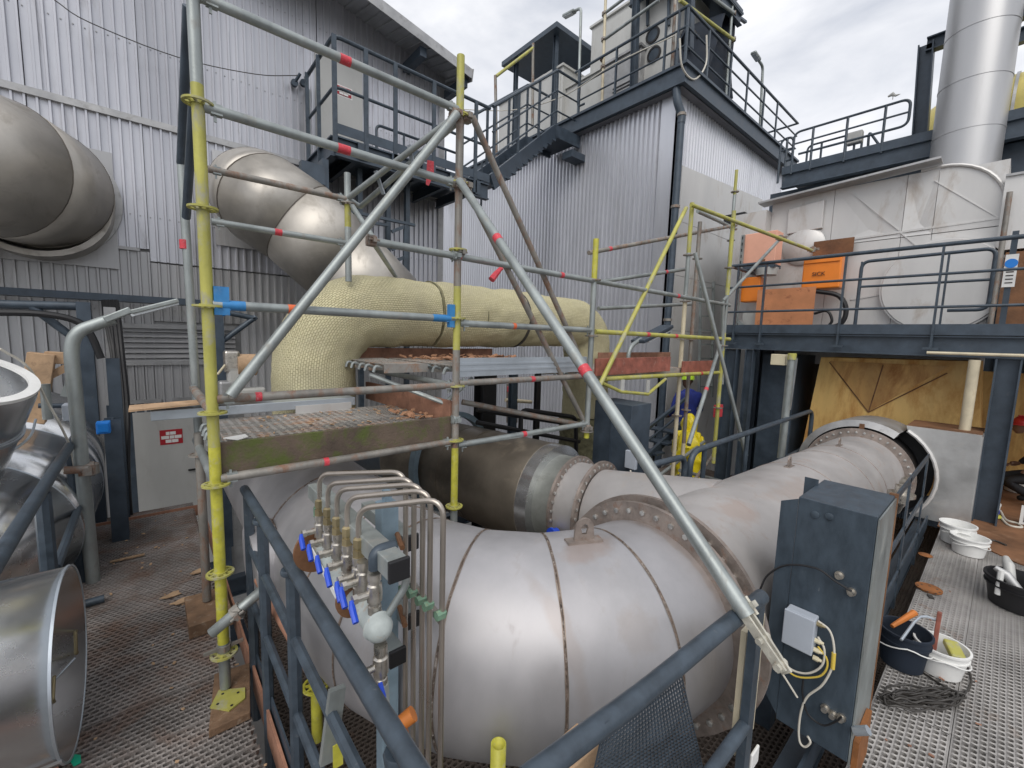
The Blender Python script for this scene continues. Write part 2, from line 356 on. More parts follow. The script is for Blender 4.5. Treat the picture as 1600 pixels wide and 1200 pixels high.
def catmull(pts, k=6):
    pts = [V3(p) for p in pts]; P = [pts[0]*2 - pts[1]] + pts + [pts[-1]*2 - pts[-2]]; out = []
    for i in range(1, len(P) - 2):
        for j in range(k):
            t = j / k; p0, p1, p2, p3 = P[i-1:i+3]
            out.append(.5 * ((2*p1) + (p2-p0)*t + (2*p0-5*p1+4*p2-p3)*t*t + (3*p1-p0-3*p2+p3)*t**3))
    out.append(pts[-1]); return out
def letters(text, size, o, xd, nd, m, parent, name='lettering', th=.002):
    cu = bpy.data.curves.new(name, 'FONT'); cu.body = text; cu.size = size; cu.extrude = th; cu.align_x = 'CENTER'; cu.align_y = 'CENTER'
    tmp = bpy.data.objects.new('tmp', cu); COL.objects.link(tmp); bpy.context.view_layer.update()
    me = bpy.data.meshes.new_from_object(tmp); bpy.data.objects.remove(tmp)
    xd = V3(xd).normalized(); nd = V3(nd).normalized(); yd = nd.cross(xd)
    me.materials.clear(); me.materials.append(m)
    off = ORG.get(parent.name, V3((0, 0, 0))) if parent else V3((0, 0, 0))
    for v in me.vertices: v.co = V3(o) + xd * v.co.x + yd * v.co.y + nd * v.co.z - off
    ob = bpy.data.objects.new(name, me); COL.objects.link(ob)
    if parent: ob.parent = parent; ORG[ob.name] = off
    return ob
X, Y, Z = V3((1, 0, 0)), V3((0, 1, 0)), V3((0, 0, 1))
def P3(x, y, z): return V3((x, y, z))

# ================================================================== GROUND AND FLOORS
struct(MB().box((-400, -400, -3.2), (400, 400, -3.0)).build('ground', m_ground))
def grate_mesh(Lx, Wy, px, py, name, m, hx=.37, hy=.34, rise=.004):
    b = MB(); nx = int(Lx / px); ny = int(Wy / py); t = .02
    for r in range(ny):
        sh = px / 2 if r % 2 else 0
        for c in range(nx):
            cx, cy = c * px + px/2 + sh - px/4, r * py + py/2
            x0, x1, y0, y1 = cx - px/2, cx + px/2, cy - py/2, cy + py/2
            if x1 > Lx or x0 < 0:
                pass
            k = len(b.v)
            out = [(x0, y0), (cx, y0), (x1, y0), (x1, cy), (x1, y1), (cx, y1), (x0, y1), (x0, cy)]
            hol = [(-.75, -.75), (0, -1), (.75, -.75), (1, 0), (.75, .75), (0, 1), (-.75, .75), (-1, 0)]
            b.v += [(x, y, 0) for x, y in out] + [(cx + a*hx*px, cy + d*hy*py, rise) for a, d in hol] + [(cx + a*hx*px, cy + d*hy*py, -.03) for a, d in hol]
            for j in range(8):
                j2 = (j+1) % 8
                b.f.append((k+j, k+j2, k+8+j2, k+8+j)); b.f.append((k+8+j, k+8+j2, k+16+j2, k+16+j))
    b.box((0, -.006, -.045), (Lx, .0, .001)); b.box((0, ny*py, -.045), (Lx, ny*py + .006, .001))
    o = b.build(name, m, None, smooth=False); me = o.data; bpy.data.objects.remove(o); return me, ny * py + .012
gL, wL = grate_mesh(1.155, .30, .0385, .030, 'floor_plank', m_gratL)
gR, wR = grate_mesh(2.0, .30, .040, .030, 'floor_plank', m_gratR)
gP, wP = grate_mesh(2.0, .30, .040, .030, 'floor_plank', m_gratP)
def floor(name, me, x0, x1, lx, y0, y1, wy, z):
    f = thing(name, None, None, (x0, y0, z), kind='structure'); y = y0; r = 0
    while y < y1 - .05:
        x = x0
        while x < x1 - .01:
            o = bpy.data.objects.new('plank', me); COL.objects.link(o); o.parent = f
            o.location = (x - x0, y - y0, rnd.uniform(-.003, .003)); x += lx + .004
        y += wy + .003; r += 1
    return f
floor('walkway_left', gL, -.84, .30, 1.15, .62, 5.75, wL, 0)
floor('walkway_near', gR, -.9, 7.0, 2.0, -2.2, .36, wR, 0)
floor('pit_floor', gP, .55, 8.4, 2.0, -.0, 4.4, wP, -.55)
k = MB(); k.bar((.385, .52, -.02), (.385, 5.75, -.02), .012, .16); k.bar((.36, 5.76, -.03), (-.8, 5.76, -.03), .012, .12)
struct(k.build('walkway_edge_left', m_browndeck, smooth=False))
k = MB(); k.bar((.40, .44, -.02), (6.9, .44, -.02), .014, .16); k.ibeam((.4, .5, -.15), (7, .5, -.15), .1, .2)
struct(k.build('walkway_edge_right', m_dark, smooth=False))
struct(MB().poly([P3(6.75, .34, .012), P3(6.2, -.25, .012), P3(5.8, -1.6, .012), P3(13, -1.6, .012), P3(13, .34, .012)], (0, 0, -.01)).build('rusty_floor_sheet', m_rustplate, smooth=False))
k = MB()
for i in range(6): k.ibeam((.45, .7 + i*.9, -.75), (8.4, .7 + i*.9, -.75), .1, .2)
for x in (-.1,): k.ibeam((x, .5, -.17), (x, 5.8, -.17), .1, .25)
struct(k.build('support_beam', m_dark, smooth=False))

# ================================================================== LEFT HALL
YW = 7.6
hall = thing('workshop_hall', 'tall hall clad in ribbed aluminium sheets behind the big scaffold and the balcony', 'building', (1, YW, -3))
zt0 = ony(0, 130, YW).z; zt1 = ony(0, 362, YW).z
a, b_ = ony(533, 3, YW), ony(727, 143, YW)
def eave(x): return a.z + (b_.z - a.z) * (x - a.x) / (b_.x - a.x)
XE = ony(690, 350, YW).x
MB().box((-6, YW + .08, -3), (XE - .02, YW + 4, 6.2)).build('wall_core', m_trim, hall, smooth=False)
x = -4.9; sheets = []
while x < XE - .02:
    w = min(1.0, XE - x)
    MB().sheet((x, YW, 0), X, -Y, w - .006, eave(x), zt0 + .03, .1, .034, zt2=eave(x + w)).build('cladding_sheet', m_clad, hall, smooth=False)
    MB().sheet((x, YW, 0), X, -Y, w - .006, zt0 - .05, zt1 if x < .0 else zt1 - .15, .1, .034).build('cladding_sheet', m_clad, hall, smooth=False)
    MB().sheet((x, YW + .01, 0), X, -Y, w - .006, zt1 - .04 if x < .0 else zt1 - .17, ony(200, 500, YW).z if -.5 < x < .6 else -3, .1, .034).build('cladding_sheet', m_clad_low, hall, smooth=False)
    for zz in (zt0 + .9, zt0 + 2.1, zt0 - 1.2, zt1 - .8):                                # fixing screws, row by row
        sb = MB()
        for i in range(10): 
            if x + i*.1 + .02 < XE: sb.lathe((x + i*.1 + .026, YW - .004, zz + .01*math.sin(i)), -Y, [(0, .009), (.006, .007)], 6)
        stuff(sb.build('screw_row', m_trim, hall))
    x += w
t = MB(); t.box((-4.9, YW - .055, zt0 - .05), (XE, YW, zt0 + .03)); t.build('trim_strip', m_trim, hall, smooth=False)
t = MB(); t.box((-4.9, YW - .045, zt1 - .04), (0.0, YW, zt1)); t.build('trim_strip', m_trim, hall, smooth=False)
c = ony(660, 400, YW); t = MB(); t.box((XE - .10, YW - .04, -3), (XE + .02, YW + 3, eave(XE))); t.build('corner_post', m_trim, hall, smooth=False)
for u in (55, 490):      # vertical overlap strips with rivets
    q = ony(u, 70, YW); t = MB(); t.box((q.x - .03, YW - .03, zt0 + .04), (q.x + .03, YW - .023, eave(q.x) - .05)); t.build('joint_strip', m_clad, hall, smooth=False)
# roof overhang
ra, rb = ony(581, 0, YW - .75), ony(733, 115, YW - .75)
def rz(x): return ra.z + (rb.z - ra.z) * (x - ra.x) / (rb.x - ra.x)
x0r, x1r = -1.0, ony(737, 122, YW - .75).x
n_ = int((x1r - x0r) / .5)
for i in range(n_):
    xa = x0r + (x1r - x0r) * i / n_; xb = x0r + (x1r - x0r) * (i+1) / n_ - .004
    t = MB(); k0 = 0
    t.v += [(xa, YW - .75, rz(xa)), (xb, YW - .75, rz(xb)), (xb, YW + .6, eave(xb) + .10), (xa, YW + .6, eave(xa) + .10)]
    t.v += [(p[0], p[1], p[2] + .05) for p in t.v[:4]]
    t.f += [(0, 3, 2, 1), (4, 5, 6, 7), (0, 1, 5, 4), (1, 2, 6, 5), (2, 3, 7, 6), (3, 0, 4, 7)]
    for j in range(3):
        fx = xa + (xb - xa) * (j + .5) / 3
        t.bar((fx, YW - .74, rz(fx) - .012), (fx, YW + .55, eave(fx) + .085), .05, .025)
    t.build('roof_sheet', m_roofmat, hall, smooth=False)
t = MB(); t.bar((x0r, YW - .76, rz(x0r) + .02), (x1r, YW - .76, rz(x1r) + .02), .02, .16); t.bar((x1r + .01, YW - .77, rz(x1r) + .0), (x1r + .01, YW + .6, eave(x1r) + .06), .02, .2)
t.build('verge_trim', m_trim, hall, smooth=False)
for u, v in ((440, 20), (648, 72), (712, 118)):
    q = ony(u, v, YW - .35); t = MB(); t.box((q.x - .06, YW - .66, rz(q.x) - .20), (q.x + .06, YW - .02, rz(q.x) - .05)); t.build('roof_bracket', m_dark, hall, smooth=False)
# louvre
l0, l1 = ony(180, 508, YW - .05), ony(318, 566, YW - .05)
lv = MB(); 
for zz in (l0.z, l1.z): lv.box((l0.x - .03, YW - .07, zz - .03), (l1.x + .4, YW - .01, zz + .03))
lv.box((l0.x - .04, YW - .07, l1.z - .03), (l0.x + .02, YW - .01, l0.z + .03))
lf = lv.build('louvre_frame', m_trim, hall, smooth=False)
for i in range(7):
    zz = l1.z + (l0.z - l1.z) * (i + .5) / 7
    s_ = MB(); s_.v += [(l0.x + .02, YW - .06, zz - .04), (l1.x + .4, YW - .06, zz - .04), (l1.x + .4, YW - .005, zz + .035), (l0.x + .02, YW - .005, zz + .035)]
    s_.v += [(p[0], p[1], p[2] + .008) for p in s_.v[:4]]; s_.f += [(0, 3, 2, 1), (4, 5, 6, 7), (0, 1, 5, 4), (2, 3, 7, 6)]
    s_.build('louvre_slat', m_clad_low, lf, smooth=False)
w0, w1 = ony(178, 568, YW), ony(330, 640, YW)
MB().sheet((w0.x, YW - .012, 0), X, -Y, 1.2, w0.z, w1.z + .02, .1, .022).build('cladding_sheet', m_clad_low, hall, smooth=False)
for u, v in ((228, 627), (292, 623)):
    q = ony(u, v, YW - .05); MB().box((q.x - .16, YW - .06, q.z - .025), (q.x + .16, YW - .04, q.z + .025)).build('joint_strip', m_trim, hall, smooth=False)
# door
d0, d1 = ony(207, 648, YW - .06), ony(327, 640, YW - .06)
MB().box((d0.x - .25, YW - .03, -2.0), (d1.x + .2, YW + .02, d0.z + .14)).build('door_surround', m_dark, hall, smooth=False)
dr = MB().box((d0.x, YW - .08, -1.5), (d1.x + .1, YW - .035, d0.z + .02)).build('door', m_lgrey, hall, smooth=False)
dh = onx(0, 0, 1); q = ony(305, 733, YW - .1); MB().bar((q.x - .08, YW - .1, q.z), (q.x + .05, YW - .1, q.z), .02, .02).build('handle', m_black, dr)
s0 = ony(249, 673, YW - .09); s1 = ony(286, 692, YW - .09)
sg = thing('door_sign', 'red sign with three lines of white print on the grey lower door', 'sign', ((s0.x+s1.x)/2, YW - .082, s1.z))
MB().box((s0.x, YW - .085, s1.z), (s1.x, YW - .08 + .0, s0.z)).build('sign_plate', m_sign, sg, smooth=False)
def bars(root, xa, xb, za, zb_, y):
    for i, (p0, p1) in enumerate(((.27, .43), (.45, .70), (.06, .40), (.43, .62), (.64, .95), (.24, .50), (.52, .80))):
        r_ = 0 if i < 2 else 1 if i < 5 else 2
        zc_ = za - (za - zb_)*(.24 + .27*r_); MB().box((xa + (xb - xa)*p0, y - .002, zc_ - .022), (xa + (xb - xa)*p1, y, zc_ + .022)).build('print_block', m_signw, root, smooth=False)
bars(sg, s0.x, s1.x, s0.z, s1.z, YW - .087)

# ================================================================== WALL DUCTS
def duct(root, pts, R, m, name='duct_segment', seams=True, n=40, gap=.012):
    for i in range(len(pts) - 1):
        b = MB(); q = [pts[max(0, i-1)], pts[i], pts[i+1], pts[min(len(pts)-1, i+2)]]
        q = [V3(p) for p in q]
        d = (q[2] - q[1]).normalized()
        t0 = d if i == 0 else ((q[1] - q[0]).normalized() + d).normalized()
        t1 = d if i == len(pts) - 2 else ((q[3] - q[2]).normalized() + d).normalized()
        u = V3((0, 0, 1)); u = (u - d * u.dot(d)).normalized() if abs(d.z) < .95 else (V3((1, 0, 0)) - d * d.x).normalized()
        w = d.cross(u)
        for (p, tt, g) in ((q[1], t0, gap/2), (q[2], t1, -gap/2)):
            for j in range(n):
                a_ = 2*math.pi*j/n; o = (u*math.cos(a_) + w*math.sin(a_)) * R
                sft = -o.dot(tt) / d.dot(tt); b.v.append(tuple(p + o + d * (sft + g)))
        for j in range(n): b.f.append((j, j+n, (j+1) % n + n, (j+1) % n))
        sgm = b.build(name, m, root)
        sol = sgm.modifiers.new('thickness', 'SOLIDIFY'); sol.thickness = .01; sol.offset = -1
        if seams and i < len(pts) - 2:
            s_ = MB(); rr = []
            for j in range(n):
                a_ = 2*math.pi*j/n; o = (u*math.cos(a_) + w*math.sin(a_)) * (R + .002); rr.append(q[2] + o + d * (-o.dot(t1)/d.dot(t1)))
            s_.path(rr + [rr[0]], .011, 5, False)
            s_.build('seam', seams if seams is not True else m_seam, sgm)
def arc_pts(c, r, ux, uy, angs): return [V3(c) + V3(ux) * (r*math.cos(math.radians(t))) + V3(uy) * (r*math.sin(math.radians(t))) for t in angs]
d1_ = thing('wall_duct', 'huge tan metal elbow duct entering the hall wall at the far left edge', 'duct', (-1.5, YW, 2.7))
zc = ony(60, 258, 6.3).z
SH = .46
pts = [P3(-3.9, 6.25, zc)] + arc_pts((-1.45 - SH, 7.3, zc), 1.05, X, -Y, (90, 62, 34, 8)) + [P3(-.42 - SH, YW + .05, zc)]
duct(d1_, pts, .66, m_wallduct)
MB().ring((-.42 - SH, YW - .06, zc), Y, .665, .74, .05).build('wall_collar', m_trim, d1_)
q = ony(150, 230, YW - .04)
MB().box((q.x - .9, YW - .05, zc - .80), (q.x + .14, YW - .03, zc + .62)).build('wall_flashing', m_clad_low, d1_, smooth=False)
MB().lathe((-.42 - SH, YW - .05, zc - .12), -Y, [(0, .66), (.42, .66), (.42, .6), (0, .6)], 40, True).build('lower_sleeve', m_wallduct, d1_)
d2_ = thing('wall_duct', 'tan metal duct leaving the hall wall and bending down behind the yellowish insulated pipe', 'duct', (1.2, YW, 3))
pts = [ony(412, 306, YW), ony(404, 306, 6.75), ony(420, 318, 6.2), ony(468, 350, 6.0), ony(530, 408, 5.85), ony(605, 480, 5.75)]
duct(d2_, pts, .56, m_wallduct)
q = ony(412, 318, YW - .05); MB().box((q.x - .62, YW - .05, q.z - .70), (q.x + .62, YW - .03, q.z + .60)).build('wall_flashing', m_clad_low, d2_, smooth=False)
MB().lathe((q.x + .05, YW - .06, q.z - .15), -Y, [(0, .54), (.5, .54), (.5, .49), (0, .49)], 40, True).build('lower_sleeve', m_wallduct, d2_)

# ================================================================== RAILINGS
def railing(name, label, runs, r=.024, post=.024, posts=(), mids=(), m=m_rail, cat='railing', group=None, base=None, flat=False):
    root = thing(name, label, cat, base or runs[0][0], group)
    for rn in runs: MB().path(fillet(rn, .12), r, 10).build('top_rail', m, root)
    for rn in mids: MB().path(fillet(rn, .08), r * .8, 8).build('mid_rail', m, root)
    for p, q in posts:
        if flat: MB().bar(p, q, post * 2.4, post * 1.1, (0, 1, 0)).build('post', m, root)
        else: MB().path([p, q], post, 8).build('post', m, root)
    return root
# near left rail, along Y at x = .385
XL = .385
lr = railing('handrail', 'blue grey handrail running away from the lower middle edge beside the valve manifold', 
    [[P3(XL, .42, 1.1), P3(XL, 2.75, 1.1)]], .024, .026,
    posts=[(P3(XL + .01, y, -.3), P3(XL + .01, y, 1.08)) for y in (.80, 1.75, 2.32, 2.7)],
    mids=[[P3(XL + .01, .50, .78), P3(XL + .01, 2.7, .78)], [P3(XL + .01, .50, .45), P3(XL + .01, 2.7, .45)]])
MB().bar((XL + .02, .5, .06), (XL + .02, 2.75, .06), .008, .12).build('kick_plate', m_dark, lr, smooth=False)
YR = .50
rr_ = thing('handrail', 'blue grey handrail coming in from the lower right edge, scaffold brace clamped to its end', 'railing', (1.62, YR, 0))
MB().path([onz(820, 1222, 1.1), onz(1000, 1087, 1.1), onz(1190, 932, 1.1)], .026, 14).build('top_rail', m_rail, rr_)
pe = onz(1190, 932, 1.1); pm = ony(1130, 1095, pe.y)
MB().path([P3(.55, pe.y, .62), P3(pe.x - .05, pe.y, .62)], .022, 12).build('mid_rail', m_rail, rr_)
MB().bar((pe.x - .03, pe.y, -.3), (pe.x - .03, pe.y, 1.08), .055, .03, (0, 1, 0)).build('post', m_rail, rr_, smooth=False)
for zz in (.05, .22, .4):
    for sx in (-.1, .07): MB().box((pe.x - .03 + sx - .03, pe.y - .02, zz), (pe.x - .03 + sx + .04, pe.y - .01, zz + .07)).build('bolt_tab', m_wplas, rr_, bevel=.004, smooth=False)
MB().box((pe.x - .02, pe.y + .03, .45), (pe.x + .16, pe.y + .05, .95)).build('backing_plate', m_cream, rr_, smooth=False)
for p_, d_ in ((P3(XL, .80, 1.085), Y), (P3(XL, 1.75, 1.085), Y), (P3(XL, 2.32, 1.085), Y)): MB().lathe(p_ - Z*.035, Z, [(0, .026), (.005, .032), (.018, .034), (.026, .03)], 12).build('weld_collar', m_rail, lr)
# mesh panel on it (bent perforated sheet)
pn = MB(); 
c00, c10 = onz(985, 1110, 1.06), onz(1055, 1050, 1.06)
A0 = ony(945, 1130, pe.y + .03); B0 = ony(1060, 1035, pe.y + .03); C0 = ony(1098, 1200, pe.y + .09); D0 = ony(900, 1330, pe.y + .09)
for i in range(30):
    for tt, (pa, pb, pc, pd) in enumerate(((A0, B0, C0, D0), (A0, D0, C0, B0))):
        t_ = i / 29; p = pa.lerp(pb, t_); q = pd.lerp(pc, t_)
        pn.bar(p, q, .0035, .0035)
stuff(pn.build('mesh_panel', m_rail, rr_, smooth=False))
# brown stained support under mesh
q = ony(905, 1190, .62); tag(MB().box((q.x - .05, .60, q.z - .2), (q.x + .06, .68, q.z + .03)).build('timber_block', m_wood, bevel=.004, smooth=False), 'short pale timber block below the lower right handrail at the bottom edge', 'timber')
# left far rail x=-.47
XF = -.47
fr = railing('handrail', 'worn blue grey handrail at the left above the open stainless duct', [[P3(XF, .9, 1.1), P3(XF, 4.95, 1.1)]], .03, .036,
    posts=[(P3(XF, y, -.4), P3(XF, y, 1.08)) for y in (3.35, 4.55)], mids=[[P3(XF + .02, 3.4, .62), P3(XF + .02, 4.95, .62)]])
# far rail beside yellow coat, y=1.75
YF = 1.78
h1 = [ony(1018, 905, YF), ony(1018, 692, YF), ony(1072, 700, YF), ony(1072, 790, YF)]
xg = [ony(u, 700, YF).x for u in (1016, 1072, 1080, 1240)]
f2 = thing('handrail', 'short looped blue grey handrail left of the yellow rain coat', 'railing', (xg[0], YF, 0))
MB().path(fillet([P3(xg[0], YF, .1), P3(xg[0], YF, 1.02), P3(xg[1], YF, 1.0), P3(xg[1], YF, .35), P3(xg[0] + .05, YF, .35)], .12), .026, 10).build('top_rail', m_rail, f2)
MB().path([P3(xg[0]+.02, YF, .68), P3(xg[1], YF, .68)], .02).build('mid_rail', m_rail, f2)
f3 = thing('handrail', 'long blue grey handrail behind the big flanged pipe, starting at the yellow rain coat', 'railing', (xg[2], YF, 0))
xe = 7.3
MB().path(fillet([P3(xg[2], YF, .2), P3(xg[2], YF, 1.02), P3(xe, YF, 1.08), P3(xe, YF, .1)], .16), .028, 10).build('top_rail', m_rail, f3)
MB().path([P3(xg[2], YF, .50), P3(xe, YF, .56)], .022).build('mid_rail', m_rail, f3)
for u in (1098, 1162, 1222): 
    xx = ony(u, 760, YF).x; MB().path([P3(xx, YF + .01, -.4), P3(xx, YF + .01, 1.03)], .024, 8).build('post', m_rail, f3)
# pit rail on the right (beyond the cabinet) along X at y = .42
rp = thing('handrail', 'flat bar railing beyond the dark cabinet, beside the pale grating', 'railing', (5.2, .43, 0))
for xx in (3.3, 4.1, 4.75, 5.9): MB().bar((xx, .43, -.2), (xx, .43, .95), .06, .014, (0, 1, 0)).build('post', m_rail, rp, smooth=False)
for zz in (.93, .5, .12): MB().bar((2.9, .43, zz), (5.95, .43, zz), .014, .05).build('rail', m_rail, rp, smooth=False)

# ================================================================== MAIN PIPE
RP = .45; P0 = P3(1.87, 1.085, .64); P1 = P3(6.62, 1.09, .466); RB = .95
bc0 = P3(3.0, 1.085, .585)
mp_ = thing('main_duct', 'huge stainless steel duct with a segmented elbow and a straight run behind the bolted flange', 'duct', (1.87, 1.085, .2))
cb = P3(P0.x, P0.y + RB, P0.z)
angs = [0, 15, 35, 55, 75, 90]
from mathutils import noise
def rim(c, d, tt, R, n=64):
    d = V3(d).normalized(); u = Z; u = (u - d*u.dot(d)).normalized(); w = d.cross(u)
    out = []
    for j in range(n):
        a_ = 2*math.pi*j/n; o = (u*math.cos(a_) + w*math.sin(a_))*R; out.append(c + o - d * (o.dot(tt)/d.dot(tt)))
    return out
def seg_between(c0, t0, c1, t1, R, n=64):
    d = (c1 - c0).normalized(); return rim(c0, d, t0, R, n), rim(c1, d, t1, R, n)
def weld(rimpts, r, parent, mm=m_weld):
    b = MB(); n = len(rimpts); jit = [p + V3((rnd.uniform(-1, 1), rnd.uniform(-1, 1), rnd.uniform(-1, 1))) * .0008 for p in rimpts]
    b.path(jit + [jit[0]], [r * rnd.uniform(.75, 1.25) for _ in range(n)] + [r], 6, False); return b.build('weld_bead', mm, parent)
# mitre points of a lobster-back elbow whose tangents are P0 (dir -X side) and the leg (dir +Y)
mit = []
for i in range(len(angs)):
    a_ = math.radians(angs[i]); mit.append((cb + P3(-math.sin(a_)*RB, -math.cos(a_)*RB, 0), P3(-math.cos(a_), math.sin(a_), 0)))
def on_elbow(deg, th): a_ = math.radians(deg); rad = P3(-math.sin(a_), -math.cos(a_), 0); return cb + rad*(RB + RP*math.cos(math.radians(th))) + Z*(RP*math.sin(math.radians(th)))
stain(m_ss, on_elbow(35, -22), (.05, .05, .20), (.07, .06, .055), .85)
stain(m_ss, on_elbow(35, 40), (.035, .30, .35), (.36, .30, .27), .35, sc=9)
stain(m_ss, on_elbow(25, 84), (.16, .10, .06), (.36, .25, .19), .4, sc=12)
stain(m_ss, on_elbow(22, 35), (.10, .10, .10), (.38, .33, .30), .3, sc=22)
stain(m_ss, on_elbow(55, 10), (.04, .05, .35), (.36, .30, .27), .3, sc=9)
stain(m_ss, on_elbow(1, 60), (.04, .4, .4), (.34, .25, .19), .35, sc=14)
stain(m_ss_end, P0 + P3(.7, -.15, .40), (.22, .12, .10), (.42, .28, .21), .35, sc=14)
stain(m_ss_end, P0 + P3(1.6, -.2, .38), (.5, .12, .10), (.42, .31, .25), .3, sc=10)
stain(m_ss_end, bc0 + P3(-.1, .6, .2), (.25, .3, .2), (.50, .38, .25), .4, sc=6)
cols = [m_ss] * 8
body0 = None
for i in range(len(mit) - 1):
    (c0, t0), (c1, t1) = mit[i], mit[i+1]
    nsub = 4; b = MB(); rings = []
    for s_ in range(nsub + 1):                             # lightly rounded segment: rolled gore
        a_ = math.radians(angs[i] + (angs[i+1]-angs[i]) * s_/nsub)
        c = cb + P3(-math.sin(a_)*RB, -math.cos(a_)*RB, 0); ln = c0.lerp(c1, s_/nsub); c = c.lerp(ln, .75)
        tt = P3(-math.cos(a_), math.sin(a_), 0); rad = P3(-math.sin(a_), -math.cos(a_), 0)
        rings.append([c + rad*(RP*math.cos(2*math.pi*j/96)) + Z*(RP*math.sin(2*math.pi*j/96)) for j in range(96)])
    for rg in rings: b.v += [tuple(p) for p in rg]
    for s_ in range(nsub):
        for j in range(96): b.f.append((s_*96+j, (s_+1)*96+j, (s_+1)*96+(j+1) % 96, s_*96+(j+1) % 96))
    sg_ = b.build('elbow_segment', m_ss, mp_)
    if i > 0:
        band = MB(); rg = [p + (p - mit[i][0]).normalized()*.0015 for p in rings[0]]
        jt = V3(mit[i][1])
        band.v += [tuple(p - jt*(.007 + .003*noise.noise(p*9))) for j, p in enumerate(rg)] + [tuple(p + jt*(.007 + .003*noise.noise(p*9 + X*5))) for j, p in enumerate(rg)]
        for j in range(96): band.f.append((j, (j+1) % 96, 96 + (j+1) % 96, 96 + j))
        band.build('heat_band', m_scorch, sg_)
        weld(rings[0], .0045, sg_)
# leg along +Y
cl, _ = mit[-1]
b = MB(); b.path([cl, cl + P3(0, .75, 0)], RP, 96, False); lg = b.build('leg_section', m_ss, mp_)
b = MB(); b.path([cl + P3(0, .756, 0), cl + P3(0, 3.0, 0)], RP, 96, True); lg2 = b.build('leg_section', m_ss, mp_)
weld(rim(cl, Y, Y, RP, 96), .006, lg); weld(rim(cl + P3(0, .753, 0), Y, Y, RP, 96), .006, lg2)
# stub branch on the leg's left side
b = MB(); q = onx(430, 815, .45); b.path([P3(.85, 2.75, .62), P3(.40, 2.75, .60)], .26, 32, True); st = b.build('side_stub', m_ss, mp_); weld(rim(P3(.52, 2.75, .605), X, X, .265, 40), .007, st)
# straight run
dx = (P1 - P0).normalized()
cuts = [0, 2.25, 3.1, 3.6, 4.70]
for i in range(4):
    b = MB(); b.path([P0 + dx*(cuts[i] + .003), P0 + dx*cuts[i+1]], RP, 96, False); o = b.build('straight_section', m_ss_end, mp_)
    if i: weld(rim(P0 + dx*cuts[i], dx, dx, RP, 96), .005, o, m_flange)
def flange(parent, c, d, r0, r1, t, nb, rb=None, br=.014, m=m_flange, name='flange', bl=.03):
    fo = MB().ring(c, d, r0, r1, t, 72).build(name, m, parent); d = V3(d).normalized()
    u = (Z - d*d.z).normalized() if abs(d.z) < .9 else X; w = d.cross(u); rb = rb or (r0 + r1)/2 + .004
    me0 = None
    for j in range(nb):
        a_ = 2*math.pi*(j + .5)/nb; p = V3(c) + (u*math.cos(a_) + w*math.sin(a_))*rb
        if me0 is None:
            bb = MB(); bb.lathe((0, 0, 0), d, [(-t/2 - bl*.35, br*.5), (-t/2 - bl*.3, br), (-t/2, br), (t/2, br), (t/2 + bl*.35, br), (t/2 + bl*.35, br*.6), (t/2 + bl*.7, br*.6)], 6)
            k_ = bb.build('bolt', m_bolt, None); me0 = k_.data; bpy.data.objects.remove(k_)
        bo = bpy.data.objects.new('bolt', me0); COL.objects.link(bo); bo.parent = fo; bo.location = p - ORG[fo.name]
    return fo
flange(mp_, P0 - dx*.012, dx, RP - .002, RP + .095, .026, 40, bl=.035)
flange(mp_, P0 + dx*.062, dx, RP - .002, RP + .115, .026, 40, bl=.06)
MB().ring(P0 + dx*.025, dx, RP - .01, RP + .02, .06, 64).build('gasket', m_black, mp_)
flange(mp_, P0 + dx*4.70, dx, RP - .002, RP + .10, .03, 40, bl=.04)
MB().lathe(P0 + dx*4.74, dx, [(0, RP + .06), (.9, RP + .06)], 72).build('gap_shade_neck', m_black, mp_)  # black cylinder, stands in for the shade inside the gap past the flange
MB().ring(P0 + dx*5.35, dx, RP - .1, RP + .19, .02, 64).build('gap_shade_plate', m_black, mp_)  # black ring added to darken the gap beyond the end flange
ck = MB(); ce = P0 + dx*4.76
for r_, tt_ in ((RP + .12, 0), (RP + .20, .03), (RP + .20, .9), (RP + .11, .9)):
    for j in range(41):
        a_ = math.radians(-30 + 152*j/40); ck.v.append(tuple(ce + dx*tt_ + P3(0, math.cos(a_)*r_, math.sin(a_)*r_)))
for i_ in range(4):
    for j in range(40): n1_ = ((i_+1) % 4)*41; ck.f.append((i_*41+j, n1_+j, n1_+j+1, i_*41+j+1))
ck.build('end_collar', m_trim, mp_)
for sx in (-1, 1): MB().bar(P0 + dx*4.745 + P3(0, 0, RP + .02), P0 + dx*4.745 + P3(0, 0, RP + .16), .05, .01).build('clip', m_rustplate, mp_, smooth=False) if sx > 0 else None
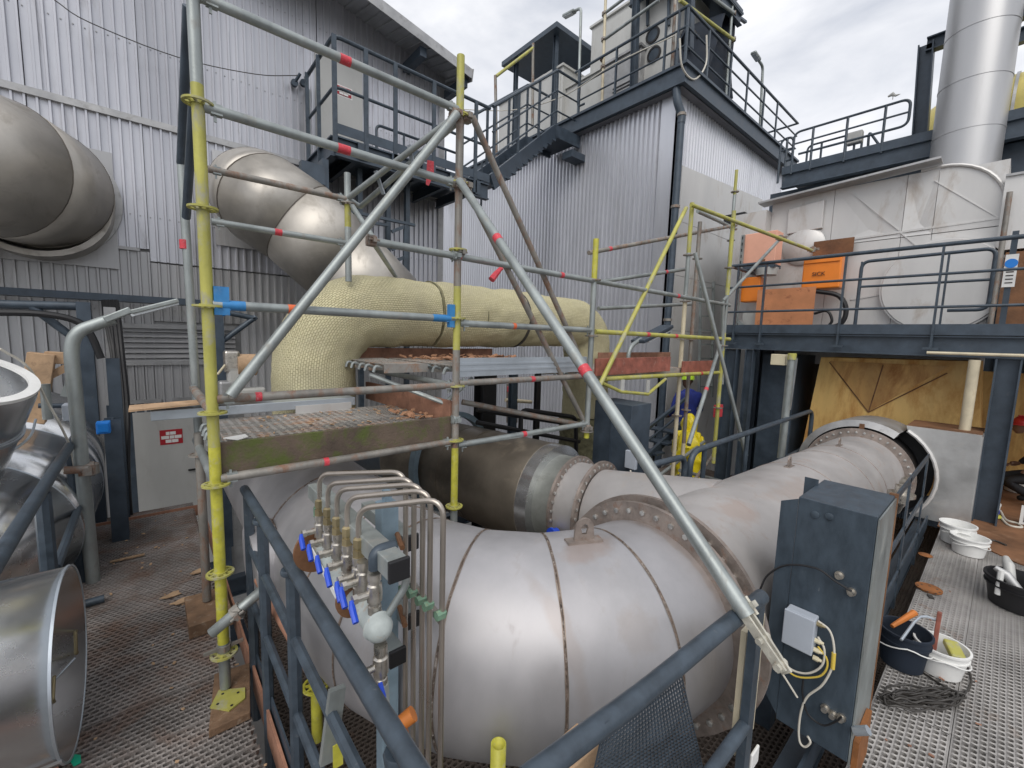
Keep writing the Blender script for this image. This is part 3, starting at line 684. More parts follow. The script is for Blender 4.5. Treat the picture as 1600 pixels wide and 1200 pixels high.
def lug(c, nrm, along, parent, sc=1.):
    n_, al = V3(nrm).normalized(), V3(along).normalized(); sd = n_.cross(al); b = MB(); pts = []
    k = 14; ro, ri = .045*sc, .018*sc; h = .06*sc
    outer = [V3(c) + al*(-.05*sc)] + [V3(c) + n_*(h + ro*math.sin(t)) + al*(-ro*math.cos(t)) for t in [math.pi*j/k for j in range(k+1)]] + [V3(c) + al*(.05*sc)]
    inner = [V3(c) + n_*h + al*(-ri)] + [V3(c) + n_*(h + ri*math.sin(t)) + al*(-ri*math.cos(t)) for t in [math.pi*j/k for j in range(k+1)]] + [V3(c) + n_*h + al*ri]
    inner[0] = V3(c) + n_*(h*.55) + al*(-ri*.6); inner[-1] = V3(c) + n_*(h*.55) + al*(ri*.6)
    m_ = len(outer)
    for s_ in (-.006*sc, .006*sc):
        b.v += [tuple(p + sd*s_) for p in outer] + [tuple(p + sd*s_) for p in inner]
    for i in range(m_ - 1):
        b.f += [(i, i+1, m_+i+1, m_+i), (2*m_+i+1, 2*m_+i, 3*m_+i, 3*m_+i+1), (i+1, i, 2*m_+i, 2*m_+i+1), (m_+i, m_+i+1, 3*m_+i+1, 3*m_+i)]
    b.f += [(m_-1, 0, m_, 2*m_-1), (2*m_, 3*m_-1, 4*m_-1, 3*m_)]
    b.bar(V3(c) - al*.085*sc, V3(c) + al*.085*sc, .05*sc, .012*sc, n_)
    return b.build('lifting_lug', m_flange, parent, smooth=False)
aa = math.radians(25); lug(cb + P3(-math.sin(aa)*RB, -math.cos(aa)*RB, RP + .004), Z, P3(-math.cos(aa), math.sin(aa), 0), mp_, 1.0)
for s_ in (2.1, 3.72): lug(P0 + dx*s_ + Z*(RP + .003), Z, dx, mp_, .8)
# supports
for p in (P0 + dx*1.2, P0 + dx*3.4): MB().box((p.x - .05, p.y - .3, -.55), (p.x + .05, p.y + .3, p.z - RP + .06)).build('saddle', m_dark, mp_, smooth=False)

# branch pipe joining behind
ab = math.radians(9); bd = P3(-math.sin(ab), math.cos(ab), -.01).normalized(); bc = P3(3.0, 1.085, .585)
br_ = thing('branch_duct', 'bronze lagged round duct with two bolted flanges joining the back of the main duct', 'duct', (2.9, 2.2, .1))
MB().lathe(bc, bd, [(.15, .46), (.38, .43), (1.04, .345)], 72).build('cone', m_ss_end, br_)
flange(br_, bc + bd*1.06, bd, .34, .415, .022, 32, bl=.03)
MB().lathe(bc, bd, [(1.075, .36), (1.28, .36)], 64).build('spool', m_ss_end, br_)
fb = flange(br_, bc + bd*1.29, bd, .34, .415, .022, 32, bl=.03)
MB().lathe(bc, bd, [(1.30, .39), (1.5, .39)], 64).build('expansion_sleeve', m_sleeve, br_)
MB().ring(bc + bd*1.535, bd, .38, .475, .13, 64).build('end_ring', m_bright, br_)
lcut = [1.60, 2.35, 2.62, 3.6]
for i in range(3):
    g = MB(); g.lathe(bc, bd, [(lcut[i] + .004, .475), (lcut[i+1], .475)], 72); o = g.build('lagging_sheet', m_lag, br_)
    MB().ring(bc + bd*(lcut[i]), bd, .472, .479, .02, 64).build('band', m_lag, o)
MB().lathe(bc, bd, [(3.6, .475), (3.75, .40), (4.6, .40)], 48).build('tail', m_dark, br_)
MB().ring(bc + bd*2.9 + P3(0, 0, .05), bd, .50, .56, .08, 48).build('grey_saddle_ring', m_postblue, br_)
vq = bc + bd*1.18 + P3(-.37, -.02, -.12)
MB().lathe(vq, -X, [(0, .035), (.05, .035), (.05, .05), (.07, .05), (.07, .015), (.11, .015)], 14).build('blue_valve', m_vblue, br_)

# ================================================================== INSULATED PIPE
wp = thing('insulated_pipe', 'pipe wrapped in yellowish mineral wool and wire mesh, bending down at both ends', 'pipe', (1.12, 4, .9))
YI = 4.0; zi = (ony(600, 434, YI).z + ony(600, 540, YI).z)/2; ri = .335
from mathutils import noise
def lump(r, ln, t, p):
    return r + .018*noise.noise(p*3.1) + .012*noise.noise(p*8) + .007*noise.noise(p*21)
RE = .56
path0 = [P3(1.13, YI, 1.20), P3(1.13, YI, 1.45)] + [P3(1.13 + RE - RE*math.cos(t), YI, zi - RE + RE*math.sin(t)) for t in [math.pi/2*j/22 for j in range(23)]] + [P3(2.60, YI, zi), P3(3.40, YI, zi + .02)]
def dens(pts, st=.035):
    out = [pts[0]]
    for a_, b_2 in zip(pts, pts[1:]):
        n2 = max(1, int((b_2 - a_).length/st))
        for j in range(1, n2+1): out.append(a_.lerp(b_2, j/n2))
    return out
def split(pts, x): return [p for p in pts if p.x <= x], [p for p in pts if p.x > x]
pp = dens(path0)
lo1, hi1 = split(pp, 1.30); mid1, end1 = split(hi1, 2.25)
def woolpart(pts, r=ri, name='wool_section'):
    b = MB(); rs = [r]*len(pts); b.path(pts, rs, 72, True, True, lump)
    # seam in uv would wrap; fine at back
    return b.build(name, m_wool, wp)
woolpart(lo1 + mid1[:2], ri + .006); woolpart(mid1, ri + .001); woolpart(end1, ri + .006)
woolpart(dens(fillet([P3(3.43, YI, zi + .02), P3(4.85, YI, zi + .02), P3(4.86, YI, .9)], .42, 12)), ri - .01)
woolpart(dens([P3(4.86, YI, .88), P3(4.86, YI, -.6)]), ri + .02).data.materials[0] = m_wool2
for xx in (1.46, 2.25, 3.415, 2.8):
    t = [xx, YI, zi]; MB().ring(P3(xx, YI, zi + .01 if xx > 2 else zi - .05), X, ri - .01, ri + (.006 if xx == 3.415 else .001), .03 if xx == 3.415 else .012, 48).build('binding_wire', m_cable if xx == 3.415 else m_wool2, wp) if xx > 1.5 else None
MB().lathe(P3(1.12, YI, 1.0), Z, [(0, .27), (.12, .27), (.12, .34), (.16, .34), (.16, .26), (.25, .26)], 40).build('steel_collar', m_dark, wp)

# ================================================================== SCAFFOLD
RT = .0265
def ros_mesh():
    b = MB(); b.lathe((0, 0, 0), Z, [(-.005, .052), (-.005, .064), (.005, .064), (.005, .052)], 20, True)
    b.lathe((0, 0, 0), Z, [(-.01, RT), (-.01, RT + .008), (.01, RT + .008), (.01, RT)], 14, True)
    for i in range(4):
        a_ = math.pi*i/4 + .39; d = P3(math.cos(a_), math.sin(a_), 0); b.bar(d*-.055, d*-.03, .012, .008); b.bar(d*.03, d*.055, .012, .008)
    return b
ROS = {}
def rosette(parent, p, m):
    if m.name not in ROS:
        o = ros_mesh().build('rosette', m, None); ROS[m.name] = o.data; bpy.data.objects.remove(o)
    o = bpy.data.objects.new('rosette', ROS[m.name]); COL.objects.link(o); o.parent = parent; o.location = V3(p) - ORG[parent.name]
def standard(root, x, y, z0, z1, mats, ros=(), rm=m_yel, r=RT, tilt=(0, 0)):
    """mats: [(z_top, material), ...] from the bottom; the pieces differ where the paint differs"""
    za = z0; first = None
    for zt, m in mats:
        zb = min(zt, z1); o = MB().tube((x + tilt[0]*(za-z0), y + tilt[1]*(za-z0), za), (x + tilt[0]*(zb-z0), y + tilt[1]*(zb-z0), zb), r, 14).build('standard', m, root)
        first = first or o; za = zb
        if zt >= z1: break
    for zz in ros: rosette(first, (x + tilt[0]*(zz-z0), y + tilt[1]*(zz-z0), zz), rm)
    return first
def coupler(parent, p, d1, d2=None, m=m_galr, sc=1.):
    p = V3(p); d1 = V3(d1).normalized(); b = MB(); b.lathe(p - d1*.022*sc, d1, [(0, RT), (0, .037*sc), (.044*sc, .037*sc), (.044*sc, RT)], 10, True)
    sd = d1.cross(V3(d2)).normalized() if d2 is not None else d1.orthogonal().normalized()
    b.bar(p + sd*.03*sc, p + sd*.065*sc, .03*sc, .022*sc, d1); b.bar(p - sd*.03*sc, p - sd*.055*sc, .03*sc, .03*sc, d1)
    b.lathe(p + sd*.045*sc - d1*.035*sc, d1, [(0, .007), (.07*sc, .007)], 6)
    if d2 is not None: 
        d2 = V3(d2).normalized(); b.lathe(p + sd*.0 - d2*.03*sc, d2, [(0, RT), (0, .034*sc), (.05*sc, .034*sc), (.05*sc, RT)], 10, True)
    return b.build('coupler', m, parent, smooth=False)
def ledger(root, p, q, m=m_gal, r=RT*.92, tape=(), head=True, hm=m_gal, name='ledger', tm=m_red):
    p, q = V3(p), V3(q); o = MB().tube(p, q, r, 12).build(name, m, root); d = (q - p).normalized()
    if head:
        for e, s_ in ((p, 1), (q, -1)):
            h = MB()
            h.bar(e + d*.028*s_, e + d*.075*s_, .034, .05); h.bar(e + d*.045*s_ + Z*.04, e + d*.045*s_ - Z*.055, .008, .012, d)
            h.build('wedge_head', hm, o, smooth=False)
    for t_, w in tape:
        c = p.lerp(q, t_); MB().lathe(c - d*w/2, d, [(0, r + .0012), (w, r + .0012)], 12).build('tape_band', tm, o)
    return o
sc1 = thing('scaffold', 'big tube scaffold in the left foreground with slatted deck and mossy toe board', 'scaffold', (.24, 2.6, 0))
YS = 2.6; SX = (.24, 1.70, 3.215)
rz_ = [ony(u, v, YS).z for u, v in ((308, 160), (315, 325), (322, 478), (330, 645), (336, 757), (345, 895), (350, 1020))]
standard(sc1, .24, YS, .06, 3.75, [(.32, m_gal), (.62, m_yel2), (1.4, m_yel2), (ony(308, 132, YS).z, m_yel), (3.75, m_gal)], rz_ + [3.53], m_yel)
standard(sc1, 1.70, YS, .3, ony(722, 88, YS).z, [(.70, m_gal), (1.18, m_yel2), (1.9, m_galr), (2.35, m_yel), (3.0, m_galr), (3.5, m_galr), (9, m_yel)], [ony(712, v, YS).z for v in (790, 687, 603, 497, 390, 285, 178)], m_yel)
standard(sc1, 3.215, YS, ony(917, 684, YS).z, ony(934, 374, YS).z, [(ony(917, 665, YS).z, m_yel2), (ony(930, 440, YS).z, m_gal), (9, m_yel2)], [ony(925, v, YS).z for v in (672, 588, 525, 437)], m_galr)
# base jack, plate and sole board under the front standard
s1o = [c for c in sc1.children][0]
MB().poly([onz(u, v, .055) for u, v in ((328, 1105), (342, 1078), (383, 1074), (383, 1090), (358, 1110))], (0, 0, -.008)).build('base_plate', m_yel, sc1, smooth=False)
for u_, v_ in ((340, 1100), (372, 1082), (348, 1084), (362, 1102)): MB().lathe(onz(u_, v_, .056), Z, [(0, .007), (.0008, .007)], 8).build('plate_hole', m_black, sc1)
j = MB(); j.tube((.24, YS, .05), (.24, YS, .35), .019, 12)
for zz in [.06 + i*.012 for i in range(20)]: j.lathe((.24, YS, zz), Z, [(0, .019), (.004, .0215), (.008, .019)], 12)
j.lathe((.24, YS, .28), Z, [(0, .035), (.03, .035)], 8); j.bar((.15, YS, .29), (.33, YS, .295), .015, .015); j.build('base_jack', m_galr, sc1)
sb = MB().poly([onz(u, v, .045) for u, v in ((326, 1142), (335, 1053), (390, 1035), (391, 1112))], (0, 0, -.042))
tag(sb.build('sole_board', m_woodd, None, smooth=False, bevel=.003), 'brown timber board under the yellow base plate of the front scaffold standard', 'timber')
Zl = [rz_[1]]
zA = [3.53, ony(330, 172, YS).z, ony(335, 478, YS).z, ony(340, 622, YS).z, ony(345, 752, YS).z]
zB = [ony(720, 175, YS).z, ony(720, 288, YS).z, ony(710, 497, YS).z, ony(710, 603, YS).z, ony(713, 686, YS).z]
for i in range(5):
    o = ledger(sc1, (.26, YS, (zA[i]+zB[i])/2), (1.68, YS, (zA[i]+zB[i])/2), (m_gal, m_gal, m_gal, m_galr, m_galr)[i],
           tape=[] if i == 2 else [((.47, .06), (.46, .07), (0, 0), (.13, .03), (.37, .03))[i]], hm=m_gal if i != 2 else m_blue)
    if i == 2:
        d = X
        MB().lathe((.30, YS, (zA[i]+zB[i])/2), X, [(0, RT*.92 + .0012), (.10, RT*.92 + .0012)], 12).build('tape_band', m_blue, o)
        MB().lathe((1.50, YS, (zA[i]+zB[i])/2), X, [(0, RT*.92 + .0012), (.14, RT*.92 + .0012)], 12).build('tape_band', m_blue, o)
        MB().lathe((.60, YS, (zA[i]+zB[i])/2), X, [(0, RT*.92 + .0012), (.04, RT*.92 + .0012)], 12).build('tape_band', m_orgm, o)
        MB().box((.265, YS - .02, (zA[i]+zB[i])/2 - .05), (.33, YS + .02, (zA[i]+zB[i])/2 + .09)).build('blue_wedge', m_blue, o, smooth=False)
        MB().box((1.63, YS - .02, (zA[i]+zB[i])/2 - .06), (1.67, YS + .02, (zA[i]+zB[i])/2 + .10)).build('blue_wedge', m_blue, o, smooth=False)
# S2-S3 ledgers
zz = [((711, 497), (930, 522)), ((711, 603), (930, 584)), ((713, 688), (917, 668))]
for i, ((u0, v0), (u1, v1)) in enumerate(zz):
    a_, b2 = ony(u0, v0, YS), ony(u1, v1, YS); zm = (a_.z + b2.z)/2
    ledger(sc1, (1.72, YS, zm), (3.2, YS, zm), (m_gal, m_galr, m_gal)[i], tape=[((.35, .03), (.5, .04), (.45, .04))[i]], tm=m_orgm if i == 0 else m_red)
a_, b2 = ony(583, 377, YS), ony(1140, 477, YS)
o = ledger(sc1, a_, b2, m_gal, tape=[(.12, .05), (.33, .04), (.72, .05)], head=False)
coupler(o, ony(580, 376, YS), X, Z); coupler(o, ony(718, 395, YS), X, Z)
# back row standards and ledgers
YK = 3.75
for (u0, v0, u1, v1, mm) in ((283, 245, 312, 640, m_gal),):
    o = MB().tube(ony(u0, v0, YK), ony(u1 + 3, v1 + 110, YK), RT, 12).build('standard', mm, sc1)
    MB().lathe(ony(288, 382, YK), Z, [(-.03, RT + .0015), (.03, RT + .0015)], 12).build('tape_band', m_red, o)
MB().tube(ony(294, 10, 3.1), ony(283, 256, YK), RT, 12).build('brace', m_dark, sc1)
MB().tube(ony(302, 165, 3.0), ony(291, 340, 3.5), RT*.9, 12).build('brace', m_dark, sc1)
bx = ony(543, 300, YK).x
o = standard(sc1, bx, YK, ony(545, 440, YK).z, ony(541, 270, YK).z, [(ony(543, 355, YK).z, m_gal), (ony(543, 318, YK).z, m_yel), (9, m_gal)], [ony(543, 318, YK).z], m_galr)
ledger(sc1, ony(325, 264, YK), ony(541, 311, YK), m_galr); ledger(sc1, ony(330, 346, YK), ony(541, 380, YK), m_gal, tape=[(.45, .05)])
# lattice bracket up to the middle standard
for p, q, r in ((ony(543, 310, YK), ony(712, 182, YS + .02), RT*.85), (ony(563, 323, YK), ony(716, 190, YS + .02), RT*.8), (ony(543, 310, YK), ony(563, 323, YK), RT*.8)):
    MB().tube(p, q, r, 10).build('bracket_tube', m_gal, sc1)
for t_ in (.3, .62):
    p = ony(543, 310, YK).lerp(ony(712, 182, YS + .02), t_); q = ony(563, 323, YK).lerp(ony(716, 190, YS + .02), t_ - .02)
    MB().bar(p + Z*.05, q - Z*.06, .008, .05, Y).build('bracket_web', m_silver, sc1, smooth=False)
MB().tube(ony(548, 318, YK), ony(585, 375, YS + .6), RT*.8).build('brace', m_gal, sc1); MB().tube(ony(584, 380, YS + .6), ony(618, 432, YK + .5), RT*.8).build('brace', m_gal, sc1)
# braces
def brace(p, q, m=m_gal, r=RT, tape=()):
    o = ledger(sc1, p, q, m, r, tape, False, name='brace'); return o
br1 = brace(ony(360, 618, YS - .06), ony(714, 178, YS - .06), m_gal, RT*1.05)
for e in ((360, 618), (714, 178)): q = ony(*e, YS - .03); MB().lathe(q - Y*.05, Y, [(0, .012), (.08, .012)], 8).build('end_bolt', m_galr, br1)
b2_ = brace(ony(718, 283, YS - .05), onz(1168, 962, 1.13), m_gal, RT*1.0, [(.245, .05), (.62, .045)])
bend = onz(1168, 962, 1.13); dd = (bend - ony(718, 283, YS - .05)).normalized()
coupler(b2_, onz(1160, 952, 1.13), dd, X, m_coup, .82); coupler(b2_, ony(722, 290, YS - .03), dd, Z, m_galr)
e2 = MB(); sdv = dd.cross(Z).normalized(); e2.bar(bend - dd*.02 - sdv*.012, bend + dd*.17 - sdv*.006, .008, .034); e2.bar(bend - dd*.02 + sdv*.014, bend + dd*.16 + sdv*.010, .008, .030); e2.lathe(bend + dd*.145 - sdv*.025, sdv, [(0, .012), (.05, .012)], 8); e2.lathe(bend + dd*.07 - sdv*.03, sdv, [(0, .010), (.06, .010)], 8); e2.build('half_coupler', m_coup, b2_)
brace(ony(738, 182, YS + .06), ony(930, 612, YS + .06), m_galr, RT*.9); b5 = brace(ony(728, 292, YS + .03), ony(917, 668, YS + .03), m_galr, RT*.9)
for u, v in ((712, 180), (728, 184), (717, 286), (728, 292)): coupler(b5, ony(u, v, YS), Z, X, m_galr, 1.15)
coupler(b5, ony(917, 668, YS), Z, X, m_galr, 1.1); coupler(b5, ony(712, 400, YS), Z, X, m_gal); coupler(b5, ony(712, 655, YS), Z, X, m_gal)
# red tags
for u, v, w, h in ((672, 265, 9, 32), ):
    q = ony(u, v, 3.0); k = MB(); k.poly([ony(668, 250, 3.), ony(678, 252, 3.), ony(678, 272, 3.), ony(670, 290, 3.), ony(666, 288, 3.)], (0, .006, 0)); tag(k.build('red_tag', m_red, None, smooth=False), 'red plastic tag hanging from the lattice bracket below the balcony', 'tag')
k = MB(); c_ = ony(768, 437, YS - .09); k.path([c_, c_ + P3(.035, 0, .04), c_ + P3(.08, 0, .085), c_ + P3(.10, 0, .09)], [.026, .024, .016, .01], 8)
tag(k.build('red_tag', m_red, None), 'rolled red tag tied to the long silver scaffold brace', 'tag')
# scaffold clamp tube near the front base
t0_, t1_ = ony(330, 990, YS - .12), ony(418, 915, 2.45)
o = MB().path([t0_, t1_], RT, 14, False).build('short_tube', m_gal, sc1); o.modifiers.new('t', 'SOLIDIFY').thickness = .004
coupler(o, t0_.lerp(t1_, .45), t1_ - t0_, Z, m_galr, 1.0)
# left short tube going back + lower horizontal
ledger(sc1, (.24, YS + .03, rz_[3]), (.24, YK, rz_[3]), m_galr, name='transom'); ledger(sc1, (.24, YS + .03, rz_[4]), (.24, YK, rz_[4]), m_gal, name='transom')
ledger(sc1, (1.7, YS + .03, zB[3]), (1.7, YK + .4, zB[3]), m_gal, name='transom'); ledger(sc1, (1.7, YS + .03, zB[4]), (1.7, YK, zB[4]), m_gal, name='transom')
o = standard(sc1, .24, YK - .25, .1, 1.3, [(9, m_galr)], (1.15,), m_galr)
tag(MB().box((.12, YK - .5, .003), (.36, YK - .1, .09)).build('timber_block', m_woodd, None, smooth=False, bevel=.004), 'stained timber block under the rear scaffold leg on the walkway', 'timber')
# deck 1 planks
z1 = 1.375; ydk = [2.68, 2.97, 3.26, 3.55]
def deck_plank(root, x0, x1, y0, w, z, m=m_deck, slots=True, name='deck_plank'):
    b = MB(); nx = int((x1 - x0)/.048); px = (x1 - x0)/nx; ny = 5; py = w/ny
    for i in range(nx):
        for j in range(ny):
            ax, ay = x0 + i*px, y0 + j*py; k = len(b.v); mx_, my_ = .22*px, .14*py
            b.v += [(ax, ay, z), (ax+px, ay, z), (ax+px, ay+py, z), (ax, ay+py, z), (ax+mx_, ay+my_, z), (ax+px-mx_, ay+my_, z), (ax+px-mx_, ay+py-my_, z), (ax+mx_, ay+py-my_, z),
                    (ax+mx_, ay+my_, z-.012), (ax+px-mx_, ay+my_, z-.012), (ax+px-mx_, ay+py-my_, z-.012), (ax+mx_, ay+py-my_, z-.012)]
            for q in range(4): q2 = (q+1) % 4; b.f += [(k+q, k+q2, k+4+q2, k+4+q), (k+4+q, k+4+q2, k+8+q2, k+8+q)]
    b.box((x0, y0 - .004, z - .065), (x1, y0, z + .002)); b.box((x0, y0 + w, z - .065), (x1, y0 + w + .004, z + .002))
    o = b.build(name, m, root, smooth=False)
    for xx, s_ in ((x0, -1), (x1, 1)):
        for yy in (y0 + .05, y0 + w - .05):
            MB().path(fillet([P3(xx - s_*.005, yy, z - .03), P3(xx + s_*.045, yy, z - .01), P3(xx + s_*.06, yy, z - .06)], .03), .012, 8).build('hook', m_gal, o)
    return o
for yy in ydk[:3]: deck_plank(sc1, .31, 1.62, yy, .265, z1)
MB().bar((.24, YS + .035, z1 - .05), (1.68, YS + .035, z1 - .05), .028, .17).build('toe_board', m_moss, sc1, smooth=False, bevel=.003)
MB().bar((1.70, YS + .05, z1 + .06), (1.66, 4.15, z1 + .06), .03, .17).build('toe_board', m_browndeck, sc1, smooth=False, bevel=.003)
# silver plank lying across the back of the deck
tag(MB().box((.0, 3.50, z1 + .03), (1.3, 3.72, z1 + .095)).build('steel_plank', m_silver, None, smooth=False, bevel=.004), 'pale steel plank lying behind the slatted deck below the insulated elbow', 'plank')
tag(MB().box((.84, 3.48, z1 + .0), (1.26, 3.495, z1 + .06)).build('paper_box', m_white, None, smooth=False), 'short white strip under the end of the pale steel plank', 'strip')
tag(MB().poly([P3(-.1, 3.42, z1 + .11), P3(.65, 3.52, z1 + .13), P3(.60, 3.64, z1 + .13), P3(-.1, 3.64, z1 + .11)], (0, 0, .012)).build('loose_board', m_wood, None, smooth=False), 'thin loose board on top of the steel plank by the left standard', 'board')
tag(MB().poly([onz(u, v, z1 + .012) for u, v in ((349, 685), (383, 679), (388, 683), (372, 688))], (0, 0, .004)).build('paper_scrap', m_wplas, None, smooth=False), 'white scrap of paper on the slatted steel deck', 'paper')
# deck 2/3 (behind), at higher level
z2 = ony(715, 556, 2.9).z
z2 = 1.77
for i in range(4): deck_plank(sc1, 1.76, 3.14, 2.72 + .29*i, .265, z2)
for i in range(3): deck_plank(sc1, 1.35, 1.72, 3.05 + .29*i, .265, z2)
MB().bar((1.74, YS + .03, z2 + .0), (3.19, YS + .03, z2 + .0), .02, .14).build('toe_board', m_silver, sc1, smooth=False)
for zz in (z2 - .02, z2 + .025): MB().bar((1.74, YS + .017, zz), (3.19, YS + .017, zz), .006, .014).build('toe_board_rib', m_silver, sc1, smooth=False)
MB().bar((1.30, 4.05, z2 + .03), (3.15, 4.05, z2 + .03), .03, .12).build('toe_board', m_browndeck, sc1, smooth=False)
for x0_, y0_, x1_, y1_ in ((1.40, 3.2, 1.9, 3.0),):
    MB().path([P3(1.35, 3.3, z2 - .10), P3(1.70, 2.75, z2 - .28), P3(1.95, 2.75, z2 - .10)], .018, 8).build('deck_bracket', m_gal, sc1)
MB().path([P3(1.40, 3.9, z2 - .08), P3(1.38, 3.85, 1.3)], .025).build('standard', m_gal, sc1)
# rubble on deck
def rubble(n, area, z, name, m, label, cat, s0=.015, s1=.05):
    b = MB()
    for i in range(n):
        x, y = rnd.uniform(area[0], area[1]), rnd.uniform(area[2], area[3]); s_ = rnd.uniform(s0, s1); a_ = rnd.uniform(0, 6.28)
        c = P3(x, y, z + rnd.uniform(0, .02)); u = P3(math.cos(a_), math.sin(a_), rnd.uniform(-.4, .4)).normalized()
        b.bar(c, c + u*s_*1.6, s_, .006, P3(rnd.uniform(-.5, .5), rnd.uniform(-.5, .5), 1))
    o = b.build(name, m, None, smooth=False); stuff(tag(o, label, cat)); return o
rubble(110, (1.9, 3.0, 3.3, 3.9), z2 + .01, 'rubble', m_rubble, 'heap of broken orange lagging on the middle deck below the insulated pipe', 'rubble')
rubble(18, (1.45, 1.62, 2.75, 3.1), z1 + .01, 'rubble', m_rubble, 'few orange flakes in the corner of the slatted deck by the brown toe board', 'rubble')
rubble(45, (.5, 1.6, 2.75, 3.45), z1 + .003, 'dust_heap', m_wood, 'dust and chips scattered over the slatted steel deck', 'debris', .008, .02)

# ---------------- scaffold 2 (centre right)
sc2 = thing('scaffold', 'narrow yellow and cream scaffold tower with red brown boards in front of the ribbed tower', 'scaffold', (4.7, 2.6, 0))
YT = 2.75
xs4 = [ony(u, v, y).x for u, v, y in ((1083, 330, YT), (1072, 345, YT), (1150, 270, 3.3), (1128, 560, 2.4))]
standard(sc2, ony(1064, 560, YT).x, YT, -.1, ony(1084, 318, YT).z, [(ony(1060, 470, YT).z, m_cream), (ony(1075, 395, YT).z, m_gal), (9, m_yel)], [ony(1064, v, YT).z for v in (745, 648, 580, 530, 470, 395)], m_galr)
standard(sc2, ony(1078, 560, YT + .1).x, YT + .1, -.1, ony(1090, 345, YT + .1).z, [(ony(1060, 700, YT).z, m_cream), (9, m_galr)], [ony(1075, v, YT + .1).z for v in (740, 640, 530, 400)], m_galr)
x5 = ony(1140, 400, 3.3).x
standard(sc2, x5, 3.3, .5, ony(1150, 265, 3.3).z, [(ony(1140, 300, 3.3).z, m_gal), (9, m_yel)], [ony(1145, 298, 3.3).z, ony(1140, 375, 3.3).z], m_galr)
x6 = ony(1128, 560, 2.6).x
standard(sc2, x6, 2.6, .3, ony(1148, 330, 2.6).z, [(ony(1130, 520, 2.6).z, m_yel), (ony(1130, 460, 2.6).z, m_gal), (9, m_yel)], [ony(1128, v, 2.6).z for v in (636, 540, 415)], m_galr)
q = ony(1118, 700, 2.6)
x7 = ony(1060, 395, 2.6).x
for (p, q_, mm, tp) in ((ony(1080, 320, 2.7), ony(1270, 392, 2.2), m_yel, ()), (ony(1072, 325, 2.65), ony(937, 602, 2.55), m_yel, ()),
        (ony(920, 395, 3.0), ony(1150, 352, 3.0), m_galr, ((.1, .05),)), (ony(940, 440, 3.1), ony(1075, 420, 3.1), m_gal, ((.7, .05),)), (ony(935, 482, 3.2), ony(1080, 475, 3.2), m_gal, ()),
        (ony(930, 518, 2.62), ony(1140, 530, 2.62), m_yel, ((.3, .06), (.5, .06))), (ony(945, 592, 2.62), ony(1125, 582, 2.62), m_yel, ((.78, .05),)),
        (ony(1086, 395, 2.55), ony(1166, 712, 2.1), m_gal, ()), (ony(1125, 540, 2.5), ony(1076, 695, 2.1), m_gal, ((.5, .05),)), (ony(1220, 372, 2.6), ony(1130, 470, 2.6), m_gal, ()),
        (ony(1130, 470, 2.6), ony(1128, 600, 2.6), m_gal, ()), (ony(1090, 330, 2.8), ony(1150, 358, 3.2), m_gal, ()), (ony(955, 800, 2.9), ony(1100, 690, 3.0), m_gal, ()),
        (ony(1062, 735, 2.7), ony(1128, 752, 2.7), m_gal, ()), (ony(1085, 750, 2.6), ony(1130, 690, 3.4), m_galr, ())):
    b_o = ledger(sc2, p, q_, mm, RT*.9, tp, False, name='tube')
coupler(b_o, ony(1270, 390, 2.2), X, Z, m_galr, 1.3); coupler(b_o, ony(1160, 685, 2.15), X, Z, m_gal, 1.2); coupler(b_o, ony(1220, 372, 2.4), X, Z, m_galr, 1.2)
MB().path([ony(940, 598, 2.6), ony(970, 612, 2.6), ony(1012, 616, 2.6), ony(1040, 592, 2.6)], .018, 8).build('deck_bracket', m_yel, sc2)
for u in (972, 1012): q = ony(u, 602, 2.6); MB().box((q.x - .03, 2.59, q.z - .08), (q.x + .03, 2.60, q.z + .06)).build('bracket_web', m_lgrey, sc2, smooth=False)
z4 = ony(1000, 572, 2.65).z
for i in range(4): deck_plank(sc2, 3.25, 5.3, 2.7 + .29*i, .265, z4 - .05)
p, q_ = ony(930, 574, 2.62), ony(1046, 570, 2.62); MB().bar((p.x, 2.62, p.z), (q_.x, 2.62, p.z + .01), .025, .17).build('toe_board', m_redwood, sc2, smooth=False, bevel=.003)
p, q_ = ony(1066, 574, 2.66), ony(1115, 572, 2.66); MB().bar((p.x, 2.66, p.z), (q_.x, 2.66, p.z), .025, .15).build('toe_board', m_redwood, sc2, smooth=False, bevel=.003)
p, q_ = ony(935, 560, 3.6), ony(1046, 558, 3.6); MB().bar(p, q_, .03, .16).build('toe_board', m_browndeck, sc2, smooth=False)

# ================================================================== PLATFORM STEELWORK ON THE RIGHT
pf = thing('steel_platform', 'dark blue grey raised platform with railing in front of the white ductwork', 'platform', (7.4, 1.5, 0))
XP = 7.4
for (ya, yb) in ((-2.5, -.13), (-.125, 3.16)):
    MB().ibeam((XP, ya, 2.05), (XP, yb, 2.05), .12, .25, .018).build('edge_beam', m_dark, pf, smooth=False)
    MB().bar((XP - .07, ya, 2.25), (XP - .07, yb, 2.25), .01, .13).build('kick_plate', m_dark, pf, smooth=False)
MB().box((XP - .06, -2.5, 2.18), (XP + 1.4, 3.15, 2.20)).build('floor_plate', m_dark, pf, smooth=False)
MB().ibeam((XP, 0.0, -.3), (XP, 0.0, 1.92), .20, .20, .016, (0, 1, 0)).build('column', m_dark, pf, smooth=False)
MB().ibeam((XP, 3.0, -3), (XP, 3.0, 1.92), .16, .20, .016, (0, 1, 0)).build('column', m_dark, pf, smooth=False)
MB().ibeam((XP, 2.72, -3), (XP, 2.72, 1.92), .12, .12, .012, (0, 1, 0)).build('column', m_dark, pf, smooth=False)
MB().ibeam((XP + 1.4, 2.95, -3), (XP + 1.4, 2.95, 1.92), .16, .20, .016, (0, 1, 0)).build('column', m_dark, pf, smooth=False)
